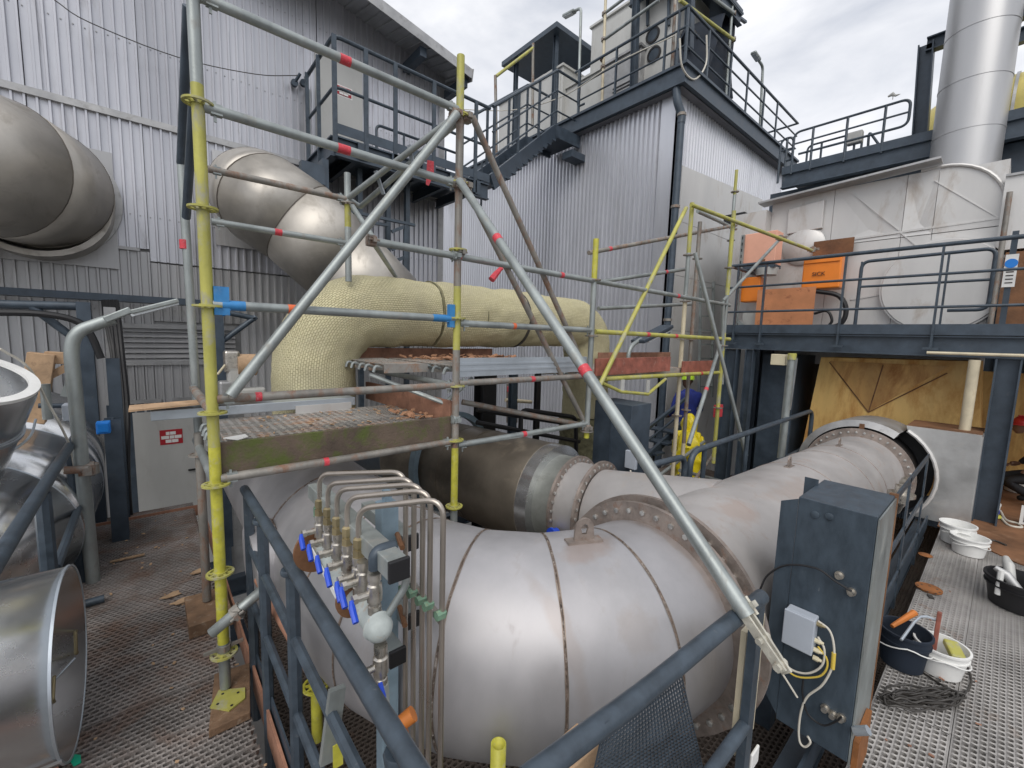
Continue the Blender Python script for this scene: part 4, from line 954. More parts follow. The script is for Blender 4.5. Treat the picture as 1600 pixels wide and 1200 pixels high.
for y in (3.0, 1.6, 0): MB().ibeam((XP + .07, y, 2.03), (XP + 1.4, y, 2.03), .1, .2).build('cross_beam', m_dark, pf, smooth=False)
XR = XP - .09
zr = [onx(1300, 400, XR).z, onx(1300, 463, XR).z, onx(1300, 492, XR).z]
prl = thing('handrail', 'blue grey railing along the front of the raised platform by the orange cabinets', 'railing', (XR, 1.5, 2.2))
MB().path([P3(XR, -2.4, zr[0]), P3(XR, 3.1, zr[0])], .026, 10).build('top_rail', m_rail, prl)
yl = onx(1150, 410, XR).y
MB().path(fillet([P3(XR, 3.1, zr[0]), P3(XR + 1.3, 3.12, zr[0])], .1), .026, 10).build('top_rail', m_rail, prl)
for v0 in (440, 484): 
    zz = onx(1290, v0 + 0, XR).z; MB().path([P3(XR, -2.4, zz), P3(XR, 3.1, zz)], .017, 8).build('mid_rail', m_rail, prl)
for u, v in ((1150, 470), (1192, 470), (1315, 470), (1465, 460)):
    yy = onx(u, v, XR).y; MB().bar((XR + .01, yy, 2.0), (XR + .01, yy, zr[0]), .05, .022, Y).build('post', m_rail, prl, smooth=False); MB().box((XR - .02, yy - .07, 2.0), (XR + .0, yy + .07, 2.03)).build('post_foot', m_rail, prl, smooth=False)
pr2 = thing('handrail', 'second looped railing standing just behind the front platform railing by the round hatch', 'railing', (XR + .5, 1, 2.2))
XQ = XR + .45
pts = [onx(u, v, XQ) for u, v in ((1335, 515), (1338, 410), (1450, 388), (1558, 385), (1548, 470), (1480, 485))]
MB().path(fillet([P3(XQ, pts[0].y, 2.2), P3(XQ, pts[0].y, pts[1].z), P3(XQ, pts[3].y, pts[1].z + .02), P3(XQ, pts[3].y, pts[5].z), P3(XQ, pts[5].y, pts[5].z)], .1), .022, 10).build('top_rail', m_rail, pr2)
for yy in (pts[0].y, pts[5].y + .05): MB().bar((XQ + .005, yy, 2.2), (XQ + .005, yy, pts[1].z), .05, .02, Y).build('post', m_rail, pr2, smooth=False)
for vv in (445,): MB().path([P3(XQ, pts[0].y, onx(1400, vv, XQ).z), P3(XQ, pts[3].y, onx(1400, vv, XQ).z)], .017, 8).build('mid_rail', m_rail, pr2)
tag(MB().path([onx(1448, 551, XP - .12), onx(1610, 556, XP - .12)], .018, 8).build('drain_tube', m_cream, None), 'thin cream tube running along the underside of the platform edge', 'tube')

# ================================================================== WHITE DUCTWORK
XD = 8.75
wd_ = thing('rectangular_duct', 'large off white sheet metal duct behind the raised platform with a rounded upper right corner', 'duct', (XD, 1.8, 2.2))
def dp(u, v, x=XD): return onx(u, v, x)
def sheet_poly(pts, name, m=m_white, th=.02, parent=None):
    return MB().poly([V3(p) for p in pts], (th, 0, 0)).build(name, m, parent or wd_, smooth=False)
yR_ = dp(1560, 400).y; yL_ = dp(1200, 400).y; zT = dp(1400, 290).z; zT = dp(1466, 262).z; zT0 = dp(1205, 322).z; zM = dp(1400, 372).z
zS = lambda y: zM
# body behind
MB().box((XD + .10, yR_ + .02, 1.7), (XD + 1.6, yL_ - .02, zT - .04)).build('duct_body', m_white, wd_, smooth=False)
cuts_y = [yL_, dp(1300, 350).y, dp(1410, 350).y, dp(1458, 350).y]
for i in range(3):
    za = zT0 + (zT - zT0)*i/3; zb_ = zT0 + (zT - zT0)*(i+1)/3
    ya, yb = cuts_y[i] - .003, cuts_y[i+1] + .003; k = MB(); dpt = .03 if i else .0
    k.v += [(XD, ya, zM + .005), (XD, yb, zM + .005), (XD, yb, zT - .02), (XD, ya, zT - .02), (XD + dpt, ya*.45 + yb*.55, zM*.8 + zT*.2), (XD + .09, ya, zM + .005), (XD + .09, yb, zM + .005), (XD + .09, yb, zT - .02), (XD + .09, ya, zT - .02)]
    k.f += [(0, 1, 4), (1, 2, 4), (2, 3, 4), (3, 0, 4), (0, 5, 6, 1), (1, 6, 7, 2), (2, 7, 8, 3), (3, 8, 5, 0)]; k.build('duct_panel', m_white, wd_, smooth=False)
# rounded corner panel
yc0 = cuts_y[3]; rr = min(yc0 - yR_, .78); arc = [(XD, yR_ + rr - rr*math.cos(t), zM + .005 + (zT + .0 - zM - rr) + rr*math.sin(t)) for t in [math.pi/2*j/10 for j in range(11)]]
sheet_poly([(XD, yc0 - .003, zM + .005), (XD, yR_, zM + .005)] + arc + [(XD, yc0 - .003, zT)], 'duct_panel')
b = MB(); b.path([P3(XD - .015, yR_, 2.2)] + [P3(XD - .015, p[1], p[2]) for p in arc] + [P3(XD - .015, yc0 + .2, zT)], .022, 8); b.build('corner_bead', m_white, wd_)
for i, (ya, yb) in enumerate(zip(cuts_y[:-1] + [cuts_y[3]], cuts_y[1:] + [yR_])):
    sheet_poly([(XD + .004, ya - .003, 2.2), (XD + .004, yb + .003, 2.2), (XD + .004, yb + .003, zM - .005), (XD + .004, ya - .003, zM - .005)], 'duct_panel')
# diagonal stiffening folds
for (u0, v0, u1, v1) in ((1330, 300, 1405, 360), (1460, 282, 1560, 340), (1405, 362, 1500, 440)):
    MB().bar(dp(u0, v0, XD - .004), dp(u1, v1, XD - .004), .012, .012).build('fold', m_white, wd_, smooth=False)
for (u0, v0, u1, v1) in ((1302, 378, 1562, 340), (1330, 468, 1420, 452)):
    b = MB()
    for i in range(14): b.lathe(dp(u0 + (u1-u0)*i/13, v0 + (v1-v0)*i/13, XD - .002), -X, [(0, .014), (.008, .010)], 8)
    b.bar(dp(u0, v0, XD - .003), dp(u1, v1, XD - .003), .01, .03); b.build('flange_strip', m_white, wd_, smooth=False)
MB().bar((XD - .12, yL_ + .15, zT0 + .02), (XD - .12, yc0 - .02, zT + .06), .30, .03).build('rain_lip', m_trim, wd_, smooth=False)
# hatch left top
h = [dp(u, v, XD - .07) for u, v in ((1232, 327), (1288, 312), (1284, 356), (1229, 366))]
MB().poly(h, (.065, 0, 0)).build('hatch', m_white, wd_, smooth=False, bevel=.008)
q = dp(1255, 385, XD - .03); MB().lathe(q, -X, [(0, .32), (.05, .26), (.06, .0)], 24).build('shallow_dish', m_white, wd_)
# round hatch
q = dp(1470, 447, XD - .03); qt = dp(1470, 376, XD - .03); rh = (qt.z - q.z)*1.04
o = MB().lathe(P3(XD - .01, q.y, q.z), -X, [(0, rh), (.09, rh), (.09, rh - .02), (.11, rh - .03)], 64).build('round_hatch', m_white, wd_)
p = onx(1190, 320, XD)
MB().box((XD - .25, yL_ - .0, 1.9), (XD + 1.0, yL_ + .55, zT0 - .12)).build('duct_panel', m_white, wd_, smooth=False)
MB().box((XD + .2, yL_ + .56, zT0 - .15), (XD + 1.4, yL_ + .95, zT0 + .05)).build('top_flashing', m_black, wd_, smooth=False)
# side duct at right edge
w2 = thing('rectangular_duct', 'off white duct at the right edge beside the rounded duct corner', 'duct', (XD, -.4, 2.2))
a_ = dp(1572, 275, XD - .1); MB().box((XD - .1, -2.2, a_.z - .95), (XD + 1.2, a_.y, a_.z)).build('duct_panel', m_white, w2, smooth=False)
MB().bar((XD - .12, -2.2, a_.z), (XD - .12, a_.y, a_.z), .02, .03).build('edge_bead', m_trim, w2, smooth=False)
MB().box((XD - .2, -2.2, 2.2), (XD + 1.2, a_.y - .1, a_.z - 1.0)).build('rusty_panel', m_rustplate, w2, smooth=False)
p1 = onx(1578, 300, XD - .2); tag(MB().path([P3(p1.x, p1.y, 2.2), p1], .03, 10).build('standing_pipe', m_galr, None), 'brown stained upright pipe in the gap between the two white ducts', 'pipe')
YTc0 = onx(1060, 135, 8.0).y
# white panel casing on tower side
pc = thing('panel_casing', 'smooth white sheet casing between the ribbed tower corner and the orange cabinets', 'casing', (8.2, 4.2, 1))
YC = YTc0 - .10
c0, c1 = ony(1064, 300, YC), ony(1193, 300, YC); zc0, zc1 = ony(1066, 258, YC).z, ony(1192, 312, YC).z
zcut = [-1.5, ony(1100, 520, YC).z, ony(1100, 440, YC).z, ony(1100, 360, YC).z]
for i in range(3): MB().box((c0.x, YC, zcut[i] + .004), (c1.x, YC + .05, zcut[i+1] - .004)).build('casing_sheet', m_white, pc, smooth=False)
MB().poly([P3(c0.x, YC, zcut[3] + .004), P3(c1.x, YC, zcut[3] + .004), P3(c1.x, YC, zc1), P3(c0.x, YC, zc0)], (0, .02, 0)).build('casing_sheet', m_white, pc, smooth=False)


# ================================================================== STACK
XS = 9.6; s_l, s_r = onx(1466, 128, XS), onx(1585, 128, XS)
sc_ = (s_l.y + s_r.y)/2; rs_ = (s_l.y - s_r.y)/2 * .97
stk = thing('exhaust_stack', 'tall round stack clad in smooth silver sheet rings at the upper right', 'chimney', (XS, sc_, 4.2))
zs = [3.9] + [onx(1520, v, XS - rs_*.8).z for v in (200, 122, 42, -40, -120, -200, -290)]
for i in range(len(zs) - 1):
    r0_, r1_ = rs_, rs_
    MB().lathe((XS, sc_, 0), Z, [(zs[i] + .0, rs_ + .004), (zs[i] + .02, rs_ + .004), (zs[i] + .02, rs_), (zs[i+1] + .01, rs_ - .002)], 72).build('cladding_ring', m_stack, stk)
# yellow vessel right of stack
vv_ = thing('lagged_vessel', 'yellow banded horizontal vessel glimpsed behind the stack at the right edge', 'tank', (12, -.6, 5))
q = onx(1600, 185, 12.5); MB().lathe((12.5, 1.6, q.z - .4), -Y, [(0, .9), (.4, 1.15), (6, 1.15)], 40).build('vessel_shell', m_yetank, vv_)
for yy in (.4, -.3, -1.0): MB().ring((12.5, yy, q.z - .4), Y, 1.15, 1.18, .04, 40).build('band', m_trim, vv_)
# high walkway between tower and stack
hw = thing('high_walkway', 'dark steel walkway with railing high between the ribbed tower and the stack', 'walkway', (9.6, 2.4, 4.6))
XH = 9.9
pa, pb = onx(1232, 280, XH), onx(1450, 235, XH)
zh = onx(1340, 258, XH).z; YH = onx(1222, 283, XH).y
MB().ibeam((XH, -2.5, zh), (XH, YH, zh), .14, .28, .02).build('edge_beam', m_dark, hw, smooth=False)
MB().box((XH + .08, -2.5, zh + .10), (XH + 1.6, YH, zh + .14)).build('floor_plate', m_dark, hw, smooth=False)
MB().ibeam((XH + 1.5, -2.5, zh - .1), (XH + 1.5, YH, zh - .1), .14, .28, .02).build('edge_beam', m_dark, hw, smooth=False)
MB().box((XH + .3, -2.5, zh - .75), (XH + .4, YH + .3, zh - .1)).build('dark_gap_box', m_dark, hw, smooth=False)  # dark box added to close the bright sky gap below the walkway
MB().bar((XH - .06, -.5, zh + .2), (XH - .06, YH, zh + .2), .01, .14).build('kick_plate', m_dark, hw, smooth=False)
def loop_rail(root, x, y0, y1, z0, zt, zbm, n=3, r=.022):
    MB().path(fillet([P3(x, y0, z0), P3(x, y0, zt), P3(x, y1, zt), P3(x, y1, zbm), P3(x, y0 - .1*(1 if y0 > y1 else -1), zbm)], .12), r, 8).build('top_rail', m_rail, root)
    zz = (zt + zbm)/2; MB().path([P3(x, y0, zz), P3(x, y1, zz)], r*.8, 6).build('mid_rail', m_rail, root)
    for i in range(n): 
        y = y0 + (y1 - y0)*(i + .6)/(n + .2); MB().path([P3(x, y, z0), P3(x, y, zt)], r, 6).build('post', m_rail, root)
yA, yB = onx(1243, 210, XH).y, onx(1424, 160, XH).y; ztop = (onx(1243, 212, XH).z + onx(1420, 153, XH).z)/2
loop_rail(hw, XH - .05, yA, yB, zh + .1, ztop, zh + .45, 3)
yA2, yB2 = onx(1224, 260, XH + 1.2).y, onx(1250, 190, XH + 1.2).y
loop_rail(hw, XH + 1.4, onx(1262, 230, XH + 1.4).y, onx(1348, 210, XH + 1.4).y, zh + .1, onx(1300, 218, XH + 1.4).z, zh + .4, 2)
loop_rail(hw, XH + .0, onx(1220, 230, XH).y, onx(1240, 220, XH).y, zh, onx(1230, 216, XH).z, zh + .4, 1)
MB().path(fillet([onx(1355, 245, XH + 1.0), onx(1358, 205, XH + 1.0), onx(1382, 238, XH + 1.0)], .1), .022).build('stair_rail', m_rail, hw)
MB().ibeam(onx(1436, 235, XH + .5), onx(1448, 70, XH + .5), .2, .2, .02, (0, 1, 0)).build('column', m_dark, hw, smooth=False)
pA = onx(1448, 72, XH + .5); MB().ibeam(pA, P3(pA.x, -2.5, pA.z), .16, .22, .02).build('top_beam', m_dark, hw, smooth=False)
fl = thing('floodlight', 'small grey floodlight on the high walkway rail near the stack', 'lamp', onx(1336, 225, XH + .6))
q = onx(1336, 215, XH + .6); MB().box(q - P3(.07, .12, .12), q + P3(.07, .12, .10)).build('lamp_head', m_lgrey, fl, smooth=False, bevel=.02); MB().path([q - Z*.1, q - Z*.6], .02).build('lamp_stem', m_dark, fl)
bird = MB(); q = onx(1400, 150, XH + .1); bird.path([q, q + P3(0, .05, .05), q + P3(0, .11, .03)], [.012, .03, .015], 8); bird.lathe(q + P3(0, .0, .01), -Y, [(0, .02), (.03, .012), (.06, .001)], 8); bird.path([q + P3(0, .04, .02), q + P3(0, .04, -.04)], .006)
tag(bird.build('bird', m_lgrey, None), 'small bird perched on the top rail of the high walkway', 'bird')
# dark steel at far right
dk = thing('steelwork', 'dark steel beams crossing behind the lower part of the stack at the right edge', 'steelwork', (10.5, -.5, 4.5))
for (u0, v0, u1, v1, xx) in ((1570, 190, 1610, 178, 10.8), (1572, 230, 1612, 222, 10.6), (1575, 235, 1612, 255, 10.4), (1585, 60, 1612, 40, 11.5)):
    a_, b2 = onx(u0, v0, xx), onx(u1 + 30, v1, xx); MB().ibeam(a_, b2, .14, .24, .02).build('beam', m_dark, dk, smooth=False)

bw = thing('dark_backdrop_wall', 'dark ribbed backdrop wall added to close off the sky behind the raised platform', 'building', (12.5, 0, -3))  # added wall, keeps the space under the platform dark instead of open sky
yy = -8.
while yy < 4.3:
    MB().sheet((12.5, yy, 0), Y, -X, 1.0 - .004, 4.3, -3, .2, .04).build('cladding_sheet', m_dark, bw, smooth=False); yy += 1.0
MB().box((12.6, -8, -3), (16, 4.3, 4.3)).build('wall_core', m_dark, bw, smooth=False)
# ================================================================== TOWER
XT = 8.0; cor = onx(1060, 135, XT); YTc = cor.y; zF = onx(1058, 118, XT).z
tw = thing('clad_tower', 'square tower clad in finely ribbed aluminium with dark roof edge and drainpipe at its corner', 'building', (XT, YTc, -3))
xr_ = ony(1222, 262, YTc).x; yl_ = 14.0
zW = zF - .34
y = YTc + .30
while y < yl_ - .01:
    w = min(1.15, yl_ - y); MB().sheet((XT, y, 0), Y, -X, w - .004, zW, -3, .115, .045, prof=((0, 0), (.32, 0), (.5, 1), (.82, 1))).build('cladding_sheet', m_tower, tw, smooth=False); y += w
x = XT + .30
while x < xr_ - .01:
    w = min(1.15, xr_ - x); MB().sheet((x, YTc, 0), X, -Y, w - .004, zW, -3, .115, .045, prof=((0, 0), (.32, 0), (.5, 1), (.82, 1))).build('cladding_sheet', m_tower, tw, smooth=False); x += w
b = MB(); b.box((XT - .045, YTc - .045, -3), (XT - .005, YTc + .30, zW)); b.box((XT - .045, YTc - .045, -3), (XT + .30, YTc - .006, zW)); b.build('corner_trim', m_tower, tw, smooth=False)
MB().box((XT + .05, YTc + .05, -3), (xr_ - .05, yl_, zW + .05)).build('tower_core', m_trim, tw, smooth=False)
for k_ in range(2):
    o_ = .0 if k_ == 0 else .05
    b = MB(); zz0, zz1 = (zF - .34, zF - .05) if k_ == 0 else (zF - .05, zF)
    b.box((XT - .28 - o_, YTc - .28 - o_, zz0), (XT - .20, yl_, zz1)); b.box((XT - .195, YTc - .28 - o_, zz0), (xr_ + .25, YTc - .20, zz1)); b.build('roof_fascia', m_dark, tw, smooth=False)
MB().box((XT - .2, YTc - .2, zF - .08), (xr_ + .2, yl_, zF - .06)).build('roof_deck', m_dark, tw, smooth=False)
MB().box((XT - .19, YTc - .19, zF - .36), (xr_ + .15, yl_, zF - .345)).build('soffit', m_soffit, tw, smooth=False)
dpx = [onx(1058, 145, XT - .12), onx(1060, 165, XT - .12), onx(1068, 185, XT - .12), onx(1062, 230, XT - .12), onx(1028, 640, XT - .12)]
dpp = thing('drainpipe', 'black drainpipe with an offset bend running down the tower corner', 'pipe', dpx[-1])
yy = dpx[0].y - .12
A_, B_2, C_2 = onx(1057, 128, XT - .18), onx(1058, 156, XT - .18), onx(1065, 180, XT - .10)
MB().path(catmull([A_, B_2, C_2, C_2 - Z*.15], 5), .075, 14).build('offset_bend', m_dark, dpp)
MB().path([C_2 - Z*.1, P3(C_2.x, C_2.y, -2)], .068, 14).build('down_pipe', m_dark, dpp)
for v in (188, 326, 500): q = P3(C_2.x, C_2.y, onx(1055, v, XT).z); MB().ring(q, Z, .068, .085, .05, 16).build('pipe_clip', m_galr, dpp)
# roof equipment (on the tower roof, z = zF)
def rpt(u, v, y=None, x=None): return ony(u, v, y) if y else onx(u, v, x)
XRL = XT - .22; YRL = YTc - .22
tr = thing('roof_railing', 'dark railing round the tower roof above the ribbed cladding', 'railing', (XRL, YRL, zF))
hr = 1.0*(onx(1057, 20, XRL).z - zF)
ye = onx(905, 112, XRL).y
for hh, r in ((1.0, .028), (.66, .018), (.33, .018)):
    MB().path([P3(XRL, ye, zF + hr*hh), P3(XRL, YRL, zF + hr*hh), P3(xr_ + .2, YRL, zF + hr*hh), P3(xr_ + .2, YRL + 1.5, zF + hr*hh)], r, 8).build('rail', m_rail, tr)
for u, v in ((905, 150), (962, 120), (1040, 60), (1060, 60)): yy = onx(u, v, XRL).y; MB().bar((XRL, yy, zF - .1), (XRL, yy, zF + hr), .05, .03, Y).build('post', m_rail, tr, smooth=False)
for u in (1068, 1103, 1140, 1168, 1196, 1218): xx = ony(u, 130, YRL).x; MB().bar((xx, YRL, zF - .1), (xx, YRL, zF + hr), .05, .03, Y).build('post', m_rail, tr, smooth=False)
MB().path(fillet([P3(XRL, ye + .12, zF + hr), P3(XRL, ye, zF + hr), P3(XRL, ye, zF + .2), P3(XRL, ye - .2, zF + .2)], .1), .024, 8).build('gate_loop', m_rail, tr)
def cab(label, u0, v0, u1, v1, x, depth, m, name='roof_cabinet', zb=None, extra=None):
    p, q = onx(u0, v0, x), onx(u1, v1, x); zb_ = zF - .05 if zb is None else zb
    r = thing(name, label, 'cabinet', (x, (p.y+q.y)/2, zb_))
    MB().box((x, q.y, zb_), (x + depth, p.y, max(p.z, q.z))).build('housing', m, r, smooth=False, bevel=.01)
    mn = min(p.y, q.y); mxx = max(p.y, q.y)
    MB().box((x - .02, mn + .08, zb_ + .15), (x - .002, mxx - .08, max(p.z, q.z) - .1)).build('door', m, r, smooth=False, bevel=.005)
    MB().box((x - .05, mn - .04, max(p.z, q.z)), (x + depth + .05, mxx + .04, max(p.z, q.z) + .05)).build('lid', m, r, smooth=False)
    return r
c = cab('long low white plant cabinet on the tower roof below the canopy', 868, 150, 960, 110, XT + .5, 1.6, m_lgrey)
c = cab('tall pale cabinet with framed front on the tower roof, left of the dark post', 925, 45, 990, 60, XT + .9, 1.5, m_lgrey)
c = cab('grey cabinet with vents on the tower roof behind the corner railing', 944, 105, 1000, 100, XT + .25, .9, m_trim)
for i in range(5): q = c; MB().box((XT + .22, onx(975, 100, XT+.25).y - .25, zF + .2 + i*.07), (XT + .228, onx(975, 100, XT+.25).y + .25, zF + .23 + i*.07)).build('vent_slot', m_black, c, smooth=False)
c = cab('big white cube shaped plant housing with round fan openings on the tower roof corner', 1000, -40, 1062, -30, XT + .45, 1.3, m_lgrey)
for (u, v) in ((1020, 55), (1022, 85)):
    q = onx(u, v, XT + .42); MB().ring(q, X, .12, .16, .04, 24).build('fan_ring', m_black, c); MB().lathe(q, -X, [(0, .12), (.01, .12)], 20).build('fan_disc', m_dark, c)

# dark post / steelwork on the roof
rp_ = thing('steel_post', 'dark steel post on the tower roof left of the white housing', 'post', onx(992, 138, XT + .1))
MB().ibeam(onx(990, 138, XT + .1), onx(996, -60, XT + .1), .12, .12, .012, (0, 1, 0)).build('column', m_dark, rp_, smooth=False)
rp2 = thing('steel_post', 'dark steel post by the tower roof corner next to the cables', 'post', onx(1075, 60, XT + .3))
MB().ibeam(onx(1076, 78, XT + .5), onx(1080, -60, XT + .5), .14, .14, .012, (0, 1, 0)).build('column', m_dark, rp2, smooth=False)
ov = thing('upper_platform', 'dark steel platform edge above the white housing at the top of the picture', 'platform', onx(1030, 0, XT + .2))
q0, q1_ = onx(1005, 10, XT + .2), onx(1062, 10, XT + .2)
MB().box((XT + .1, q1_.y - .25, q0.z + .35), (XT + 2.4, q0.y + .3, q0.z + .43)).build('floor_plate', m_dark, ov, smooth=False)
MB().ibeam((XT + .15, q1_.y - .25, q0.z + .22), (XT + .15, q0.y + .3, q0.z + .22), .1, .22).build('edge_beam', m_dark, ov, smooth=False)
MB().ibeam((XT + .15, q1_.y - .2, q0.z + .22), (XT + 2.4, q1_.y - .2, q0.z + .22), .1, .22, .015).build('edge_beam', m_dark, ov, smooth=False)
for u_ in (1012, 1045): MB().bar(onx(u_, 40, XT + .38), onx(u_, -30, XT + .38), .05, .05, Y).build('strut', m_dark, ov, smooth=False)
MB().box(onx(990, 122, XT + .55), onx(1028, 96, XT + .75)).build('dark_unit', m_black, ov, smooth=False)
# tarp
tp = MB(); nu, nv = 14, 16
for j in range(nv + 1):
    for i in range(nu + 1):
        s_, t_ = i/nu, j/nv
        pu = 1075 + 58*s_ - 28*t_*(1 - s_) + 14*(1-t_)*s_; pv = 40 + 105*t_ + 14*s_ - 35*(1-t_)*s_
        q = ony(pu, pv, YTc + .12); q.y += .16*math.sin(9*s_ + 2*t_) + .07*math.sin(17*s_ + 5*t_); tp.v.append(tuple(q))
for j in range(nv):
    for i in range(nu): k_ = j*(nu+1) + i; tp.f.append((k_, k_+1, k_+nu+2, k_+nu+1))
o = tp.build('tarpaulin', m_tarp, None); o.modifiers.new('t', 'SOLIDIFY').thickness = .02; tag(o, 'crumpled dark blue tarpaulin hanging on the tower roof corner', 'tarpaulin')
ft = thing('crane_frame', 'dark lattice steel frame above the tarpaulin on the tower roof', 'steelwork', ony(1130, 60, YTc + .5))
for p, q in (((1115, 60), (1120, -30)), ((1140, 110), (1148, -30)), ((1115, 20), (1150, 0)), ((1118, 45), (1160, 22)), ((1125, 5), (1165, 35)), ((1105, 15), (1060, -10)), ((1120, 10), (1100, -30))):
    MB().bar(ony(*p, YTc + .6), ony(*q, YTc + .6), .07, .05).build('strut', m_dark, ft, smooth=False)
# scaffold on roof
s3 = thing('scaffold', 'light scaffold tubes standing on the tower roof around the railing', 'scaffold', (XT, YTc, zF))
for (p, q, mm) in ((onx(940, 175, XT - .1), onx(947, -20, XT - .1), m_cream), (onx(1050, 110, XT - .1), onx(1056, -20, XT - .1), m_galr), (ony(1133, 165, YTc), ony(1146, -20, YTc), m_gal),
        (onx(944, 62, XT - .1), onx(1030, 0, XT - .1), m_gal), (onx(946, 20, XT - .1), onx(985, -10, XT - .1), m_gal), (ony(1062, 0, YTc - .1), ony(1146, 62, YTc - .1), m_yel), (ony(1105, -10, YTc - .1), ony(1146, 20, YTc - .1), m_gal)):
    MB().tube(p, q, .032, 10).build('tube', mm, s3)
for (u, v) in ((943, 62), (941, 92), (942, 105), (944, 22)): coupler(s3, onx(u, v, XT - .1), Z, None, m_galr, 1.4)
for (u, v) in ((1146, 62), (1146, 22), (1141, 95)): coupler(s3, ony(u, v, YTc), Z, None, m_galr, 1.4)
ca = MB(); ca.path(catmull([onx(700, 170, XT - 1.5), onx(800, 172, XT - .6), onx(880, 150, XT - .35), onx(960, 100, XT - .35), onx(1055, 55, XT - .3)], 6), .012, 6)
tag(ca.build('cable', m_wcable, None), 'thin pale cable strung along the tower roof railing', 'cable')
ca = MB(); ca.path(catmull([ony(1062, 60, YTc - .3), ony(1066, 105, YTc - .3), ony(1085, 124, YTc - .3), ony(1103, 100, YTc - .3), ony(1104, 55, YTc - .3)], 6), .016, 6)
tag(ca.build('cable', m_wcable, None), 'looped white hose hanging over the tower roof railing', 'hose')
ca = MB()
for i in range(14): 
    x0_ = 1085 + rnd.uniform(0, 22); ca.path(catmull([ony(x0_, 45, YTc + .2), ony(x0_ + rnd.uniform(-6, 6), 58, YTc + .1), ony(x0_ + rnd.uniform(-6, 6), 68 + rnd.uniform(0, 14), YTc + .2)], 4), .014, 5)
stuff(tag(ca.build('cable_bundle', m_cable, None), 'bundle of loose dark cables beside the tarpaulin on the tower roof', 'cables'))
# roof lamps
def street_lamp(label, pb, pt, reach, y=None):
    r = thing('lamp_post', label, 'lamp', pb); pb, pt = V3(pb), V3(pt); e = pt + V3(reach)
    MB().path(fillet([pb, pt, e], .12), .032, 10).build('pole', m_gal, r); d = V3(reach).normalized()
    h = MB(); h.bar(e - d*.02, e + d*.34, .13, .06); o = h.build('lamp_head', m_gal, r, smooth=False, bevel=.02)
    MB().bar(e + d*.04 - Z*.035, e + d*.32 - Z*.035, .1, .012).build('lamp_glass', m_glass, o, smooth=False); return r
street_lamp('thin grey lamp post on the tower roof pointing left above the canopy', onx(903, 182, XT - .15), onx(908, 12, XT - .15), P3(0, .2, .03))
street_lamp('short lamp post behind the right end of the tower roof railing', ony(1187, 205, YTc + .1), ony(1192, 104, YTc + .1), P3(-.3, 0, .03))
# canopy
cn = thing('roof_canopy', 'flat dark canopy roof on posts beside the tower roof, below the thin lamp post', 'canopy', onx(860, 170, XT + .3))
XC_ = XT + .6
k0, k1, k2 = onx(810, 112, XC_), onx(882, 60, XC_), None
zc_ = (k0.z + k1.z)/2
MB().box((XC_ - .55, k1.y - .25, zc_ - .06), (XC_ + 1.3, k0.y + .1, zc_ + .06)).build('canopy_roof', m_dark, cn, smooth=False)
for yy in (k0.y - .25, k1.y): MB().ibeam((XC_ - .3, yy, zF - .2), (XC_ - .3, yy, zc_ - .06), .1, .1, .012, (0, 1, 0)).build('column', m_dark, cn, smooth=False)
c = cab('white plant box standing under the flat canopy on the tower roof', 845, 125, 880, 110, XT + .35, 1.2, m_lgrey)

# ================================================================== BALCONY AND STAIR
YB = 6.25
bal = thing('steel_balcony', 'dark steel balcony with railing bolted to the hall wall below the roof eave', 'balcony', (2.1, YB, 4.5))
zb = ony(640, 240, YB).z; zb = (ony(522, 188, YB).z + ony(760, 292, YB).z)/2
xb0, xb1 = ony(522, 190, YB).x, ony(762, 280, YB).x
zb = ony(640, 238, YB).z - .12
MB().ibeam((xb0, YB, zb - .12), (xb1, YB, zb - .12), .1, .26, .02).build('edge_beam', m_dark, bal, smooth=False)
MB().ibeam((xb0, YB, zb - .12), (xb0, YW, zb - .12), .1, .26, .02).build('edge_beam', m_dark, bal, smooth=False)
for i in range(5): 
    xx = xb0 + (xb1 - xb0)*(i + .7)/5.2; MB().ibeam((xx, YB + .06, zb - .1), (xx, YW - .03, zb - .1), .07, .16, .012).build('joist', m_dark, bal, smooth=False)
    MB().box((xx - .05, YB - .065, zb - .22), (xx + .05, YB - .05, zb + .0)).build('bracket', m_dark, bal, smooth=False)
MB().box((xb0, YB + .05, zb + .015), (xb1, YW - .03, zb + .035)).build('floor_plate', m_dark, bal, smooth=False)
MB().bar((xb0, YB - .05, zb + .10), (xb1, YB - .05, zb + .10), .01, .13).build('kick_plate', m_dark, bal, smooth=False)
br = ony(640, 120, YB).z - zb
brl = thing('balcony_railing', 'dark railing round the balcony on the hall wall', 'railing', (xb0, YB, zb))
ht = ony(575, 80, YB - .03).z - zb
for hh, r in ((1., .028), (.5, .022)):
    MB().path(fillet([P3(xb0, YW - .1, zb + ht*hh), P3(xb0, YB - .03, zb + ht*hh), P3(xb1, YB - .03, zb + ht*hh)], .12), r, 8).build('rail', m_rail, brl)
for u, v in ((522, 140), (571, 150), (617, 170), (677, 200), (742, 230)): xx = ony(u, v, YB - .03).x; MB().bar((xx, YB - .05, zb - .2), (xx, YB - .05, zb + ht), .06, .03, Y).build('post', m_rail, brl, smooth=False)
for yy in (6.8, 7.35): MB().bar((xb0 - .03, yy, zb - .2), (xb0 - .03, yy, zb + ht), .05, .03, Y).build('post', m_rail, brl, smooth=False)
